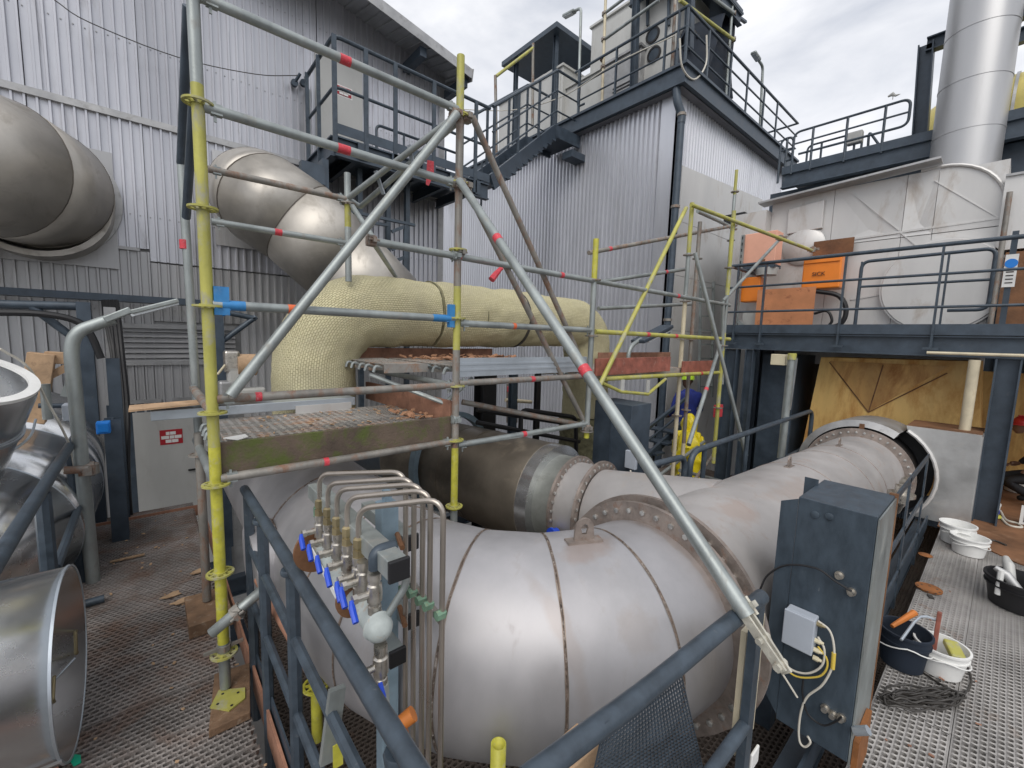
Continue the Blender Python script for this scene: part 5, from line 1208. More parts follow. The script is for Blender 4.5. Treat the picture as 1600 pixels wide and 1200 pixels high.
# inner stair rail behind
i0 = ony(588, 185, 7.3); br3 = thing('stair_railing', 'small inner railing on the balcony guarding the ladder opening', 'railing', (i0.x, 7.3, zb))
MB().path(fillet([P3(i0.x, 7.3, zb), P3(i0.x, 7.3, zb + .85), P3(xb1, 7.3, zb + .85)], .1), .024, 8).build('rail', m_rail, br3)
MB().path(fillet([P3(i0.x, 7.3, zb + .45), P3(xb1, 7.3, zb + .45)], .1), .018, 8).build('rail', m_rail, br3)
for i in range(3): xx = i0.x + .5 + i*.85; MB().path([P3(xx, 7.3, zb), P3(xx, 7.3, zb + .85)], .02, 8).build('post', m_rail, br3)
# upper door with sign
bd_ = ony(492, 90, YW - .05), ony(567, 300, YW - .05)
dd_ = MB().box((bd_[0].x, YW - .07, zb + .03), (bd_[1].x, YW - .03, ony(520, 92, YW - .05).z)).build('door', m_lgrey, hall, smooth=False)
s0, s1 = ony(524, 131, YW - .08), ony(549, 154, YW - .08)
sg = thing('door_sign', 'red and white sign on the pale upper door behind the balcony rail', 'sign', (s0.x, YW - .08, s1.z))
MB().box((s0.x, YW - .078, s1.z), (s1.x, YW - .072, s0.z)).build('sign_plate', m_sign, sg, smooth=False)
bars(sg, s0.x, s1.x, s0.z, s1.z, YW - .081)
MB().box((s0.x - .02, YW - .0715, s1.z - .02), (s1.x + .02, YW - .069, s0.z + .02)).build('sign_border', m_signw, sg, smooth=False)
# big bracket box lower-left + columns below the balcony
q0, q1 = ony(470, 250, YB), ony(508, 290, YB)
MB().box((q0.x, YB - .02, q1.z), (q1.x, YB + .1, q0.z)).build('corner_bracket', m_dark, bal, smooth=False)
MB().box((q1.x - .03, YB + .0, q1.z - .35), (q1.x + .05, YW, q0.z + .1)).build('corner_bracket', m_dark, bal, smooth=False)
for u in (562, 606, 636): xx = ony(u, 350, 6.6).x; MB().bar((xx, 6.6, .5), (xx, 6.6, zb - .2), .07, .07).build('column', m_rail, bal, smooth=False)
ld = thing('ladder_stair', 'steep dark ladder below the balcony behind the long scaffold brace', 'ladder', (ony(640, 350, 6.3).x, 6.3, 1))
for u0, v0, u1, v1 in ((545, 330, 648, 352), (545, 343, 606, 352)):
    MB().bar(ony(u0, v0, 6.3), ony(u1, v1, 6.3), .05, .04).build('rail', m_rail, ld, smooth=False)
for v in (352, 380, 400, 425): MB().bar(ony(612, v + 10, 6.3), ony(637, v, 6.3), .03, .05).build('tread', m_rail, ld, smooth=False)
MB().bar(ony(634, 352, 6.3), ony(632, 440, 6.3), .06, .05, Y).build('side_rail', m_rail, ld, smooth=False)
# stair up to tower
st_ = thing('steel_stair', 'dark steel stair rising from the balcony to the tower roof', 'stair', (xb1, YB, zb))
e1 = onx(886, 208, XT - .15)
s_a, s_b = P3(xb1, YB, zb - .1), P3(XT - .9, YB + .45, onx(868, 215, XT - .9).z)
s_a = ony(768, 285, YB); s_b = onx(868, 205, XT - .9)
off_ = P3(-.1, .85, 0)
for of in (P3(0, 0, 0), off_):
    MB().bar(s_a + of, s_b + of, .05, .26).build('stringer', m_dark, st_, smooth=False)
    MB().bar(s_b + of, s_b + of + P3(.8, 0, 0), .05, .26).build('stringer', m_dark, st_, smooth=False)
for i in range(12): q = s_a.lerp(s_b, (i + .5)/12); MB().poly([q, q + off_, q + off_ + P3(.22, 0, .0), q + P3(.22, 0, 0)], (0, 0, -.03)).build('tread', m_dark, st_, smooth=False)
MB().box(s_b + P3(0, -.02, -.02), s_b + P3(.8, .9, .0)).build('landing', m_dark, st_, smooth=False)
MB().box((XT - .5, s_b.y - .15, s_b.z - .45), (XT - .02, s_b.y + .15, s_b.z - .3)).build('wall_bracket', m_dark, st_, smooth=False)
sr = thing('stair_railing', 'dark railing following the stair from balcony to tower roof', 'railing', s_a)
for of in (P3(0, 0, 0), off_):
    for hh, r in ((ht, .028), (ht*.67, .018), (ht*.34, .018)):
        MB().path([s_a + of + Z*hh, s_b + of + Z*hh, s_b + of + P3(.7, 0, hh)], r, 8).build('rail', m_rail, sr)
    for t_ in (.02, .35, .68, 1.): q = s_a.lerp(s_b, t_) + of; MB().bar(q - Z*.1, q + Z*ht, .05, .03, Y).build('post', m_rail, sr, smooth=False)
# scaffold bits beyond stair
s4 = thing('scaffold', 'two scaffold uprights with a sloping handrail beyond the stair, below the sky', 'scaffold', ony(776, 250, 8.5))
MB().tube(ony(776, 250, 8.5), ony(774, 118, 8.5), .035).build('standard', m_galr, s4); MB().tube(ony(832, 200, 8.5), ony(833, 68, 8.5), .035).build('standard', m_galr, s4); MB().tube(ony(774, 120, 8.5), ony(833, 75, 8.5), .035).build('ledger', m_yel, s4)
c = cab('pale equipment cabinet behind the stair between balcony and tower', 780, 165, 850, 140, XT + .4, 1.0, m_lgrey, zb=zF - 1.2)
# wire and pulleys on the wall
ca = MB(); ca.path(catmull([ony(85, 0, 7.3), ony(140, 35, 7.3), ony(280, 90, 7.3), ony(400, 116, 7.3), ony(465, 118, 7.3)], 5), .006, 5)
tag(ca.build('wire', m_cable, None), 'thin sagging wire crossing in front of the upper hall wall', 'wire')
wb = thing('wall_bracket', 'pair of small cable brackets on the hall wall left of the balcony', 'bracket', ony(470, 130, YW - .1))
for u in (460, 474): q = ony(u, 130, YW - .1); MB().bar(q, q + P3(.06, -.1, .12), .03, .03).build('arm', m_dark, wb, smooth=False); MB().lathe(q, Y, [(-.03, .05), (.03, .05)], 12).build('pulley', m_dark, wb)
tag(MB().path([ony(481, 140, YW - .12), P3(ony(481, 140, YW - .12).x, YW - .12, zb - .3)], .03, 8).build('conduit', m_gal, None), 'upright grey conduit on the hall wall left of the balcony', 'conduit')

# ================================================================== LOWER BACK LEFT: FRAME, TRAY, BOXES
cf = thing('support_frame', 'dark steel frame with diagonal braces against the lower hall wall at the left', 'steelwork', (0, 6.2, -.5))
YG = 5.9
for (p, q, r) in ((ony(-60, 474, YG), ony(142, 479, YG), .04), (ony(48, 478, YG), ony(118, 530, YG), .035), (ony(340, 485, YG), ony(400, 498, YG), .03), (ony(345, 535, YG), ony(400, 495, YG), .03)):
    MB().path([p, q], r, 10).build('strut', m_rail, cf)
for u0, u1 in ((130, 155), (339, 344), (176, 205)):
    p, q = ony(u0, 472 if u0 != 176 else 560, YG), ony(u1, 640, YG); MB().ibeam(P3(p.x, YG, -.6), p, .1, .1, .01, (0, 1, 0)).build('column', m_dark, cf, smooth=False)
ct = thing('cable_tray', 'long perforated cable tray with cables across the lower hall wall', 'cable tray', (0, 7.2, 2.3))
zc2 = ony(0, 452, 7.2).z; MB().box((-4, 7.05, zc2 - .06), (1.6, 7.35, zc2 - .05)).build('tray_base', m_dark, ct, smooth=False)
for yy in (7.05, 7.35): MB().box((-4, yy - .004, zc2 - .06), (1.6, yy + .004, zc2 + .02)).build('tray_side', m_dark, ct, smooth=False)
for i in range(7): MB().path(catmull([P3(-4 + j*.7, 7.1 + i*.035, zc2 - .02 + rnd.uniform(0, .03)) for j in range(9)], 3), .013, 6).build('cable', m_black, ct)
cb_ = thing('cable_drop', 'bundle of black cables dropping down the wall beside the tall lamp pole', 'cables', ony(175, 640, 6.6))
for i in range(8):
    u0 = 165 + i*3; MB().path(catmull([ony(u0 - 4, 470, 6.9), ony(u0, 500, 6.7), ony(u0 + 8 + rnd.uniform(-4, 4), 560, 6.5), ony(u0 + 14, 640, 6.3), ony(u0 + 14 + rnd.uniform(-6, 6), 740, 6.0), ony(u0 + 20, 830, 5.9)], 4), .018 + .004*(i % 2), 7).build('cable', m_black, cb_)
MB().bar(ony(171, 480, 6.7), ony(190, 800, 6.7), .10, .03, Y).build('cable_ladder', m_trim, cb_, smooth=False)
ca = MB(); ca.path(catmull([ony(-20, 488, 5.8), ony(60, 490, 5.8), ony(115, 500, 5.8), ony(140, 520, 5.8), ony(158, 560, 5.8)], 5), .03, 8)
tag(ca.build('thick_cable', m_black, None), 'thick black hose drooping below the frame at the left', 'hose')
bb_ = thing('blue_box', 'small bright blue junction box on a dark post beside the lamp pole', 'box', ony(160, 678, 5.2))
p, q = ony(149, 661, 5.1), ony(173, 677, 5.1); MB().box((p.x, 5.1, q.z), (q.x, 5.2, p.z)).build('housing', m_bluebox, bb_, smooth=False, bevel=.006); MB().box((p.x + .01, 5.09, q.z + .015), (q.x - .01, 5.10, p.z - .01)).build('lid', m_bluebox, bb_, smooth=False, bevel=.003)
MB().ibeam(P3(p.x + .1, 5.3, -.5), P3(p.x + .1, 5.3, q.z + .1), .12, .12, .012, (0, 1, 0)).build('post', m_dark, bb_, smooth=False)
# lamp pole in the left
lp = thing('lamp_post', 'weathered grey lamp pole curving right with a long flat lamp head at the left', 'lamp', onx(145, 905, -.40))
xL_ = -.36
b0 = onz(145, 908, 0); 
b0 = P3(-.40, 4.50, .0); topz = ony(115, 560, 4.5).z
lpts = [b0, P3(ony(118, 600, 4.5).x, 4.5, ony(118, 590, 4.5).z), ony(112, 540, 4.5), ony(122, 518, 4.5), ony(170, 500, 4.5)]
MB().path(catmull([ony(146, 910, 4.5), ony(131, 760, 4.5), ony(118, 620, 4.5), ony(112, 548, 4.5), ony(122, 520, 4.5), ony(150, 507, 4.5), ony(178, 498, 4.5)], 6), .043, 14).build('pole', m_gal, lp)
h0, h1, h2 = ony(164, 500, 4.5), ony(205, 488, 4.5), ony(278, 470, 4.5)
hd = MB(); hd.bar(h0, h1 + Z*.02, .12, .05); hd.bar(h1, h2, .2, .035); o = hd.build('lamp_head', m_gal, lp, smooth=False, bevel=.008)
MB().bar(h1 - Z*.025, h2 - Z*.022, .17, .02).build('lamp_glass', m_glass, o, smooth=False)
coupler(lp, ony(138, 733, 4.5), Z, X, m_galr, 1.7)
MB().tube(ony(100, 735, 4.45), ony(138, 733, 4.45), .03).build('clamp_arm', m_galr, lp)
# timbers, grey box
tg_ = thing('timber_prop', 'rough timber posts nailed together behind the stainless vessels at the left', 'timber', ony(60, 650, 5.3))
MB().bar(ony(50, 660, 5.3), ony(66, 552, 5.3), .16, .12, Y).build('post', m_wood, tg_, smooth=False, bevel=.005); MB().bar(ony(70, 558, 5.35), ony(112, 560, 5.35), .1, .10).build('beam', m_wood, tg_, smooth=False, bevel=.005)
MB().bar(ony(68, 592, 5.32), ony(108, 572, 5.32), .06, .06).build('brace', m_wood, tg_, smooth=False)
jb = thing('junction_box', 'small grey box with conduits behind the left lamp pole', 'box', ony(108, 650, 4.9))
p, q = ony(97, 632, 4.9), ony(124, 655, 4.9); MB().box((p.x, 4.85, q.z), (q.x, 5.0, p.z)).build('housing', m_grey, jb, smooth=False, bevel=.006)
MB().path([ony(60, 634, 4.95), ony(100, 634, 4.95)], .02).build('conduit', m_dark, jb); MB().path([ony(70, 600, 4.8), ony(75, 655, 4.8)], .03).build('conduit', m_gal, jb)
MB().bar(ony(105, 620, 5.0), ony(115, 592, 5.0), .08, .04, Y).build('bracket', m_gal, jb, smooth=False)
ca = MB(); ca.path(catmull([ony(0, 545, 4.2), ony(45, 575, 4.3), ony(75, 630, 4.4), ony(92, 660, 4.4), ony(110, 700, 4.5), ony(118, 740, 4.5)], 6), .008, 6)
tag(ca.build('cable', m_wcable, None), 'pale cable hanging from the stainless vessel past the small grey box', 'cable')
# white floor pieces / boxes near deck back left
eq = thing('small_pump', 'small grey pump and pipework standing behind the left end of the deck', 'pump', ony(365, 570, 4.6))
for (u, v, w, h, mm) in ((362, 565, .06, .10, m_valve), (365, 585, .05, .08, m_lgrey), (392, 622, .12, .10, m_lgrey), (358, 615, .08, .12, m_trim)):
    q = ony(u, v, 4.6); MB().box(q - P3(w, .06, h), q + P3(w, .06, h)).build('housing', mm, eq, smooth=False, bevel=.02)
MB().lathe(ony(380, 570, 4.6), X, [(-.05, .10), (.10, .10), (.12, .05)], 16).build('motor', m_wood, eq)
MB().path([ony(340, 585, 4.5), ony(352, 570, 4.5)], .01).build('lever', m_cream, eq)

# ================================================================== LEFT STAINLESS VESSELS
od = thing('open_duct', 'short bright stainless duct lying open ended on the walkway at the lower left', 'duct', (-.8, 2.79, .45))
b = MB(); b.path([P3(-.345, 2.76, .425), P3(-2.0, 2.82, .425)], .42, 96, False); o = b.build('shell', m_bright, od); s_ = o.modifiers.new('t', 'SOLIDIFY'); s_.thickness = .006; s_.offset = -1
MB().ring(P3(-.345, 2.76, .425), P3(1, -.036, 0), .417, .427, .010, 72).build('rim', m_silver, od)
for a_, dx_ in ((-20, -.02), (-48, -.10)):
    t = math.radians(a_); c_ = P3(-.345 + dx_, 2.76 + .42*math.cos(t), .425 + .42*math.sin(t)); n_ = P3(0, -math.cos(t), -math.sin(t)); tv = P3(0, -math.sin(t), math.cos(t))
    MB().path(fillet([c_ + tv*.055, c_ + tv*.055 + n_*.05, c_ - tv*.055 + n_*.05, c_ - tv*.055], .012), .008, 8).build('handle', m_brass, od)
MB().bar(P3(-.35, 2.40, .19), P3(-1.9, 2.46, .19), .01, .008).build('seam', m_trim, od, smooth=False)
MB().path([P3(-.37, 3.10, .22), P3(-.62, 2.90, .05)], .006).build('seam_rod', m_silver, od)
tag(MB().poly([onz(u, v, .008) for u, v in ((-40, 1204), (85, 1188), (100, 1215), (-40, 1240))], (0, 0, .004)).build('pink_scrap', m_salmon, None, smooth=False), 'pink scrap under the open stainless duct at the lower left corner', 'scrap')
tag(MB().poly([onz(u, v, .012) for u, v in ((108, 1188), (114, 1180), (126, 1181), (127, 1192), (115, 1198))], (0, 0, .006)).build('green_scrap', m_green2, None, smooth=False), 'small green plastic scrap on the grating by the open duct', 'scrap')
vs = thing('stainless_vessel', 'large stainless vessel lying behind the left handrail', 'vessel', (-1.4, 4.2, .3))
c_ = ony(-20, 870, 4.0)
duct(vs, [P3(-3.4, 3.7, .35), P3(-1.75, 3.9, .38), P3(-1.25, 4.15, .42), P3(-.98, 4.6, .5), P3(-.92, 5.2, .62), P3(-.95, 6.3, .8)], .56, m_bright, 'elbow_segment', m_silver, 56)
v2 = thing('stainless_elbow', 'stainless elbow with open white lined mouth pointing up at the far left', 'duct', (-1.1, 4.8, 1))
ax = P3(.30, -.30, 1).normalized(); cc = ony(-98, 590, 4.0)
MB().lathe(cc, ax, [(-1.0, .28), (-.62, .36), (-.05, .40), (.02, .40), (.02, .385), (-.25, .375), (-.3, .0)], 64).build('mouth', m_bright, v2)
MB().ring(cc + ax*.02, ax, .35, .402, .02, 64).build('rim', m_wplas, v2)
MB().ring(cc - ax*.30, ax, .385, .396, .02, 64).build('band', m_silver, v2)
ca = MB(); ca.path(catmull([ony(-10, 712, 4.2), ony(25, 700, 4.2), ony(48, 680, 4.3), ony(56, 655, 4.4)], 5), .008, 6)
tag(ca.build('strap_wire', m_silver, None), 'thin silver wire round the stainless elbow at the left', 'wire')

# ================================================================== VALVE MANIFOLD
mf = thing('valve_manifold', 'manifold of ball valves with blue levers on a pale blue post before the duct elbow', 'manifold', (.55, 1.1, 0))
XM = .47
def mp2(u, v, x=XM): return onx(u, v, x)
pb_ = [mp2(596, 822, .62), ]
yp = mp2(600, 900, .60).y
po = MB(); po.box((.580, yp - .030, -.5), (.642, yp + .030, 1.42)); po.build('post', m_postblue, mf, smooth=False, bevel=.004)
MB().box((.60, yp - .015, 1.42), (.622, yp + .015, 1.46)).build('post_cap', m_postblue, mf, smooth=False)
# square galvanised arms with black end caps, along -Y (towards the camera)
def arm(p, q, w=.055):
    o = MB().bar(p, q, w, w).build('square_arm', m_gal, mf, smooth=False, bevel=.003); d = (V3(q) - V3(p)).normalized()
    MB().bar(V3(q) - d*.001, V3(q) + d*.012, w + .006, w + .006).build('end_cap', m_black, o, smooth=False, bevel=.003); return o
def zat(u, v, x): q = onx(u, v, x); return q
e_ = zat(622, 889, .485); arm(P3(.485, 1.75, e_.z), e_); zt_m = e_.z
for (u, v, xx) in ((641, 847, .66), (643, 968, .66), (620, 1025, .56)):
    e_ = onx(u, v, xx); s_ = P3(xx, yp + (.30 if u != 620 else .12), e_.z); arm(s_, e_, .05)
for (u, v) in ((618, 847), (622, 965), (602, 990)):
    q = onx(u, v, .60); MB().path([q - Y*.05, q + Y*.05 + X*.03], .009, 8).build('threaded_rod', m_rustplate, mf)
# manifold pipe along Y with rust flange discs
pa_, pb2 = mp2(503, 862, .455), mp2(592, 978, .455); zmn = (pa_.z + pb2.z)/2
pa_ = P3(.455, pa_.y, zmn); 
ya_, yb2 = mp2(500, 868, .455).y, mp2(590, 980, .455).y
zmn = mp2(590, 978, .455).z
MB().path([P3(.455, ya_, zmn), P3(.455, yb2, zmn)], .034, 20).build('manifold_pipe', m_manif, mf)
MB().lathe(P3(.455, yb2, zmn), -Y, [(0, .042), (.008, .037), (.02, .037), (.034, .028), (.043, .014), (.045, .0)], 24).build('end_dome', m_manif, mf)
for yy in (ya_ + .02, yb2 + .16): MB().lathe(P3(.455, yy, zmn), Y, [(0, .085 if yy > yb2 + .2 else .06), (.012, .085 if yy > yb2 + .2 else .06)], 28).build('rusty_disc', m_rustplate, mf)
vy = [ya_ + (yb2 - ya_)*t_ for t_ in (.02, .20, .38, .56, .74)]
def valve(yy, z0, xx=.455, up=1, sc=1., lever=True, tilt=0):
    v_ = MB(); v_.lathe((xx, yy, z0), Z*up, [(0, .014), (.0, .019), (.022, .019), (.024, .015), (.032, .015), (.036, .021), (.06, .0225), (.084, .021), (.088, .016), (.096, .016), (.098, .019), (.118, .019)], 10)
    o = v_.build('ball_valve', m_valve, mf)
    c_ = P3(xx - .03, yy - .0, z0 + up*.06); s = MB(); s.path([P3(xx, yy, z0 + up*.06), c_ - X*.025], .010, 10); s.lathe(c_ - X*.02, -X, [(0, .014), (.012, .014)], 6); s.build('stem', m_valve, o)
    if lever:
        e0 = c_ - X*.035; l_ = MB(); l_.path([e0, e0 + P3(-.003, -.014, -.012*up), e0 + P3(-.005, -.046, -.036*up)], [.006, .009, .0085], 8); l_.build('lever', m_vblue, o)
    return o
Rr = m_tubing
topz_ = []
for i, yy in enumerate(vy):
    valve(yy, zmn + .03)
    g = MB(); g.lathe((.455, yy, zmn + .148), Z, [(0, .018), (.022, .018), (.022, .012), (.03, .012), (.03, .017), (.055, .017), (.06, .009)], 6); g.build('tube_fitting', m_brass, mf, smooth=False)
LT = [(510, 752), (521, 765), (536, 775), (551, 787), (568, 803)]; RT_ = [(634, 738, 1200), (647, 748, 1200), (661, 757, 1200), (673, 766, 1200), (693, 780, 1200)]
for i in range(5):
    a_ = P3(.455, vy[i], zmn + .2)
    top = onx(LT[i][0] + 2, LT[i][1], .455); zt_i = top.z
    right = onz(RT_[i][0], RT_[i][1] - 1, zt_i + .07)
    down = P3(right.x, right.y, -.6)
    MB().path(fillet([a_, P3(.455, vy[i], zt_i), right, down], .06, 7), .0085, 10).build('tubing', m_tubing, mf)
    q = P3(right.x, right.y, zt_i - (.33 - .015*i)); g = MB(); g.lathe(q - X*.01, X, [(-.01, .015), (.015, .015), (.015, .009), (.022, .009)], 6); g.build('tube_clamp', m_green, mf, smooth=False)
p, q = onz(645, 912, .98), onz(688, 968, .98)
# clamp rail
tr_ = onx(635, 908, .68); tq = onx(690, 968, .60)
MB().bar(onz(622, 885, 1.08), onz(690, 970, 1.08), .018, .022).build('clamp_rail', m_galr, mf, smooth=False)
# two extra valves near, elbow and drain below the dome
valve(yb2 + .10, zmn + .03, sc=1); valve(yb2 + .02, zmn + .03)
q = P3(.455, yb2 + .02, zmn + .16); MB().path(fillet([q, q + Z*.05, q + P3(.06, 0, .05)], .03), .017, 10).build('grey_elbow', m_rail, mf)
MB().path(fillet([P3(.485, yb2 + .0, zt_m - .03), P3(.53, yb2 - .02, zt_m - .06), P3(.53, yb2 - .02, zmn + .1), P3(.485, yb2, zmn + .02)], .04), .011, 10).build('hook_rod', m_gal, mf)
zd = zmn - .045
vo = valve(yb2 - .02, zd, up=-1, lever=False)
MB().path([P3(.44, yb2 - .05, zd - .085), P3(.438, yb2 - .07, zd - .11), P3(.436, yb2 - .085, zd - .15)], [.006, .0095, .009], 8).build('lever', m_vblue, mf)
MB().path([P3(.455, yb2 - .02, zd - .115), P3(.455, yb2 - .02, zd - .19), P3(.47, yb2 - .03, zd - .25)], [.021, .024, .018], 12).build('drain_nipple', m_manif, mf)
y0_ = P3(.47, yb2 - .03, zd - .24); MB().path([y0_, y0_ + P3(.03, -.02, -.05), y0_ + P3(.045, -.03, -.09)], [.022, .026, .017], 12).build('y_strainer', m_ytee, mf)
MB().path([y0_ + P3(.02, -.01, -.02), y0_ + P3(.065, -.03, .012)], [.02, .022], 12).build('strainer_leg', m_ytee, mf)
# white name strip
MB().bar(mp2(483, 852, .42), mp2(538, 955, .42), .004, .022).build('name_strip', m_wplas, mf, smooth=False)
MB().lathe(onx(500, 792, .55), Z, [(-.04, .0), (-.04, .028), (.0, .028), (.0, .022), (.02, .022)], 8).build('green_cap', m_green, mf, smooth=False)
# hardware low: leg tubes
tag(MB().path([ony(404, 905, 2.6), ony(486, 1050, 2.0)], .024, 12).build('orange_marked_tube', m_browndeck, None), 'brown painted scaffold tube leaning in the pit behind the left handrail', 'tube')
yt = thing('scaffold_stub', 'short yellow green scaffold standard with rosette down in the pit', 'scaffold', onx(497, 1060, .56))
q = onx(494, 1070, .56); MB().tube(q - Z*.3, q + Z*.14, .0265, 12).build('standard', m_yel2, yt); rosette(yt, q, m_yel2)
bs = thing('steel_strut', 'pale grey flat steel strut leaning in the pit below the valve manifold', 'strut', (.55, 1.6, -.4))
MB().bar(ony(527, 1075, 1.3), ony(512, 1190, 1.3), .05, .02, Y).build('flat_bar', m_gal, bs, smooth=False)
yp2 = thing('yellow_tube', 'open yellow scaffold tube end poking up at the bottom edge', 'tube', onx(779, 1190, .9))
q = onz(779, 1162, .62); b = MB(); b.path([q - Z*.9, q], .0265, 20, False); o = b.build('standard', m_yel2, yp2); s_ = o.modifiers.new('t', 'SOLIDIFY'); s_.thickness = .004
lt = thing('warning_tag', 'small yellow tag on a flat bar in the pit below the manifold', 'tag', ony(530, 1180, 1.2))
q = ony(528, 1180, 1.25); MB().bar(q - Z*.04, q + Z*.04, .03, .004, Y).build('plate', m_yel2, lt, smooth=False)

# ================================================================== DARK CABINET ON THE RAIL
XB = 2.2
cbt = thing('steel_cabinet', 'dark blue grey steel cabinet with a grey junction box, standing beside the main duct', 'cabinet', (XB, .45, .2))
yl2, yr2 = onx(1222, 772, XB).y, onx(1372, 808, XB).y
zt2, zb2 = onx(1372, 808, XB).z, onx(1330, 1196, XB).z
ym = onx(1246, 800, XB).y
MB().box((XB, yr2, zb2), (XB + .40, ym - .0, zt2)).build('housing', m_cab, cbt, smooth=False, bevel=.003)
MB().poly([P3(XB - .004, ym, zb2 + .03), P3(XB - .004, yl2, zb2 + .12), P3(XB - .004, yl2, zt2 - .04), P3(XB - .004, ym, zt2 - .01)], (.006, 0, 0)).build('side_wing', m_cab, cbt, smooth=False)
MB().box((XB + .25, ym - .01, zb2 + .2), (XB + .256, yl2 - .02, zt2 + .03)).build('side_wing', m_cab, cbt, smooth=False)
MB().box((XB + .004, yr2 - .008, zb2 - .02), (XB + .39, yr2 - .002, zt2 - .01)).build('galvanised_side', m_gal, cbt, smooth=False)
MB().box((XB + .39, yr2 - .012, zb2 - .02), (XB + .40, yr2 + .02, zt2 + .01)).build('rusty_edge', m_rustplate, cbt, smooth=False)
MB().box((XB + .02, yr2 - .03, zb2 - .12), (XB + .28, yr2 - .01, zb2 + .10)).build('orange_bracket', m_rustdisc, cbt, smooth=False)
MB().path([onx(1335, 1142, XB), onx(1357, 1141, XB)], .018, 12).build('pipe_stub', m_silver, cbt)
for (u, v) in ((1274, 804), (1296, 807)): q = onx(u, v, XB); MB().lathe(q, -X, [(0, .016), (.006, .016), (.008, .012)], 16).build('blank_plug', m_cab, cbt)
for (u, v) in ((1312, 898), (1331, 924), (1290, 1105), (1302, 1115), (1315, 1120)): q = onx(u, v, XB); MB().lathe(q, -X, [(0, .017), (.01, .017), (.01, .011), (.03, .011), (.03, .005)], 12).build('cable_gland', m_valve, cbt)
jb2 = thing('junction_box', 'grey junction box with white cable glands fixed on the dark cabinet front', 'box', onx(1250, 990, XB - .05))
p, q = onx(1228, 950, XB - .06), onx(1268, 1025, XB - .06)
MB().box((XB - .055, q.y, q.z + .005), (XB - .002, p.y, p.z)).build('housing', m_grey, jb2, smooth=False, bevel=.005)
MB().box((XB - .072, q.y - .002, q.z + .003), (XB - .058, p.y + .002, p.z + .002)).build('lid', m_grey, jb2, smooth=False, bevel=.004)
for i, v in enumerate((968, 995, 1010, 1023)):
    g = P3(XB - .03, q.y, onx(1276, v, XB).z); MB().lathe(g, -Y, [(0, .011), (.02, .011), (.02, .008), (.032, .006)], 8).build('cable_gland', m_beige if i else m_brass, jb2)
def cable(pts, r, m, label, cat='cable', name='cable', k=6):
    return tag(MB().path(catmull(pts, k), r, 8).build(name, m, None), label, cat)
xc = XB - .03
cable([onx(u, v, xc) for u, v in ((1278, 970), (1296, 985), (1303, 1010), (1301, 1040), (1285, 1070), (1262, 1088), (1252, 1110), (1248, 1140), (1250, 1160), (1258, 1167), (1266, 1160), (1262, 1150))], .0045, m_wcable, 'long white cable looping from the grey junction box down the dark cabinet')
cable([onx(u, v, xc) for u, v in ((1278, 995), (1288, 1015), (1284, 1040), (1262, 1052), (1235, 1045), (1215, 1020), (1198, 985))], .0045, m_wcable, 'white cable curving left from the junction box glands to the scaffold clamp')
cable([onx(u, v, xc) for u, v in ((1278, 1010), (1292, 1030), (1290, 1048), (1275, 1058), (1240, 1055), (1214, 1026))], .004, m_ycable, 'yellowish wire curving left below the junction box')
cable([onx(u, v, xc) for u, v in ((1200, 1020), (1222, 1052), (1246, 1090))], .0045, m_wcable, 'short straight white cable end pointing down in front of the dark cabinet')
cable([onx(u, v, xc) for u, v in ((1188, 920), (1200, 898), (1230, 883), (1275, 888), (1305, 908), (1331, 924))], .0045, m_black, 'black cable arching over to the upper cable gland of the dark cabinet')
cable([onx(u, v, xc) for u, v in ((1255, 1062), (1254, 1085), (1262, 1115), (1285, 1133), (1305, 1128), (1315, 1120))], .004, m_black, 'black cable sagging to the lower glands of the dark cabinet')
MB().path([onx(1303, 1020, xc), onx(1301, 1045, xc)], .008).build('yellow_sleeve', m_ycable, cbt)

# ================================================================== SILVER BOX AND OCHRE TRANSITION
XO = 8.0
oc = thing('duct_transition', 'heat stained ochre sheet metal transition behind the end flange, under the platform', 'duct', (XO, 1.1, 1))
pz = [onx(1288, 560, XO), onx(1530, 580, XO), onx(1530, 660, XO), onx(1500, 720, XO), onx(1258, 700, XO)]
MB().poly([onx(1283, 558, XO), onx(1532, 565, XO), onx(1530, 680, XO), onx(1530, 780, XO), onx(1240, 760, XO)], (.9, 0, 0)).build('transition_sheet', m_ochre, oc, smooth=False)
apex = onx(1357, 644, XO - .01)
for q in (onx(1296, 566, XO - .01), onx(1480, 583, XO - .01), onx(1380, 570, XO - .01)): MB().bar(q, apex, .012, .014).build('fold_line', m_rustplate, oc, smooth=False)
MB().poly([onx(1296, 564, XO - .012), onx(1484, 572, XO - .012), onx(1357, 643, XO - .012)], (.008, 0, 0)).build('stained_panel', m_ochre2, oc, smooth=False)
q0, q1_, q2 = onx(1296, 566, XO - .012), onx(1480, 583, XO - .012), onx(1357, 644, XO - .012)
sb_ = thing('silver_box', 'dented silver sheet casing with a curved cut out beside the end flange of the duct', 'casing', (6.95, .3, 0))
XB2 = 6.95
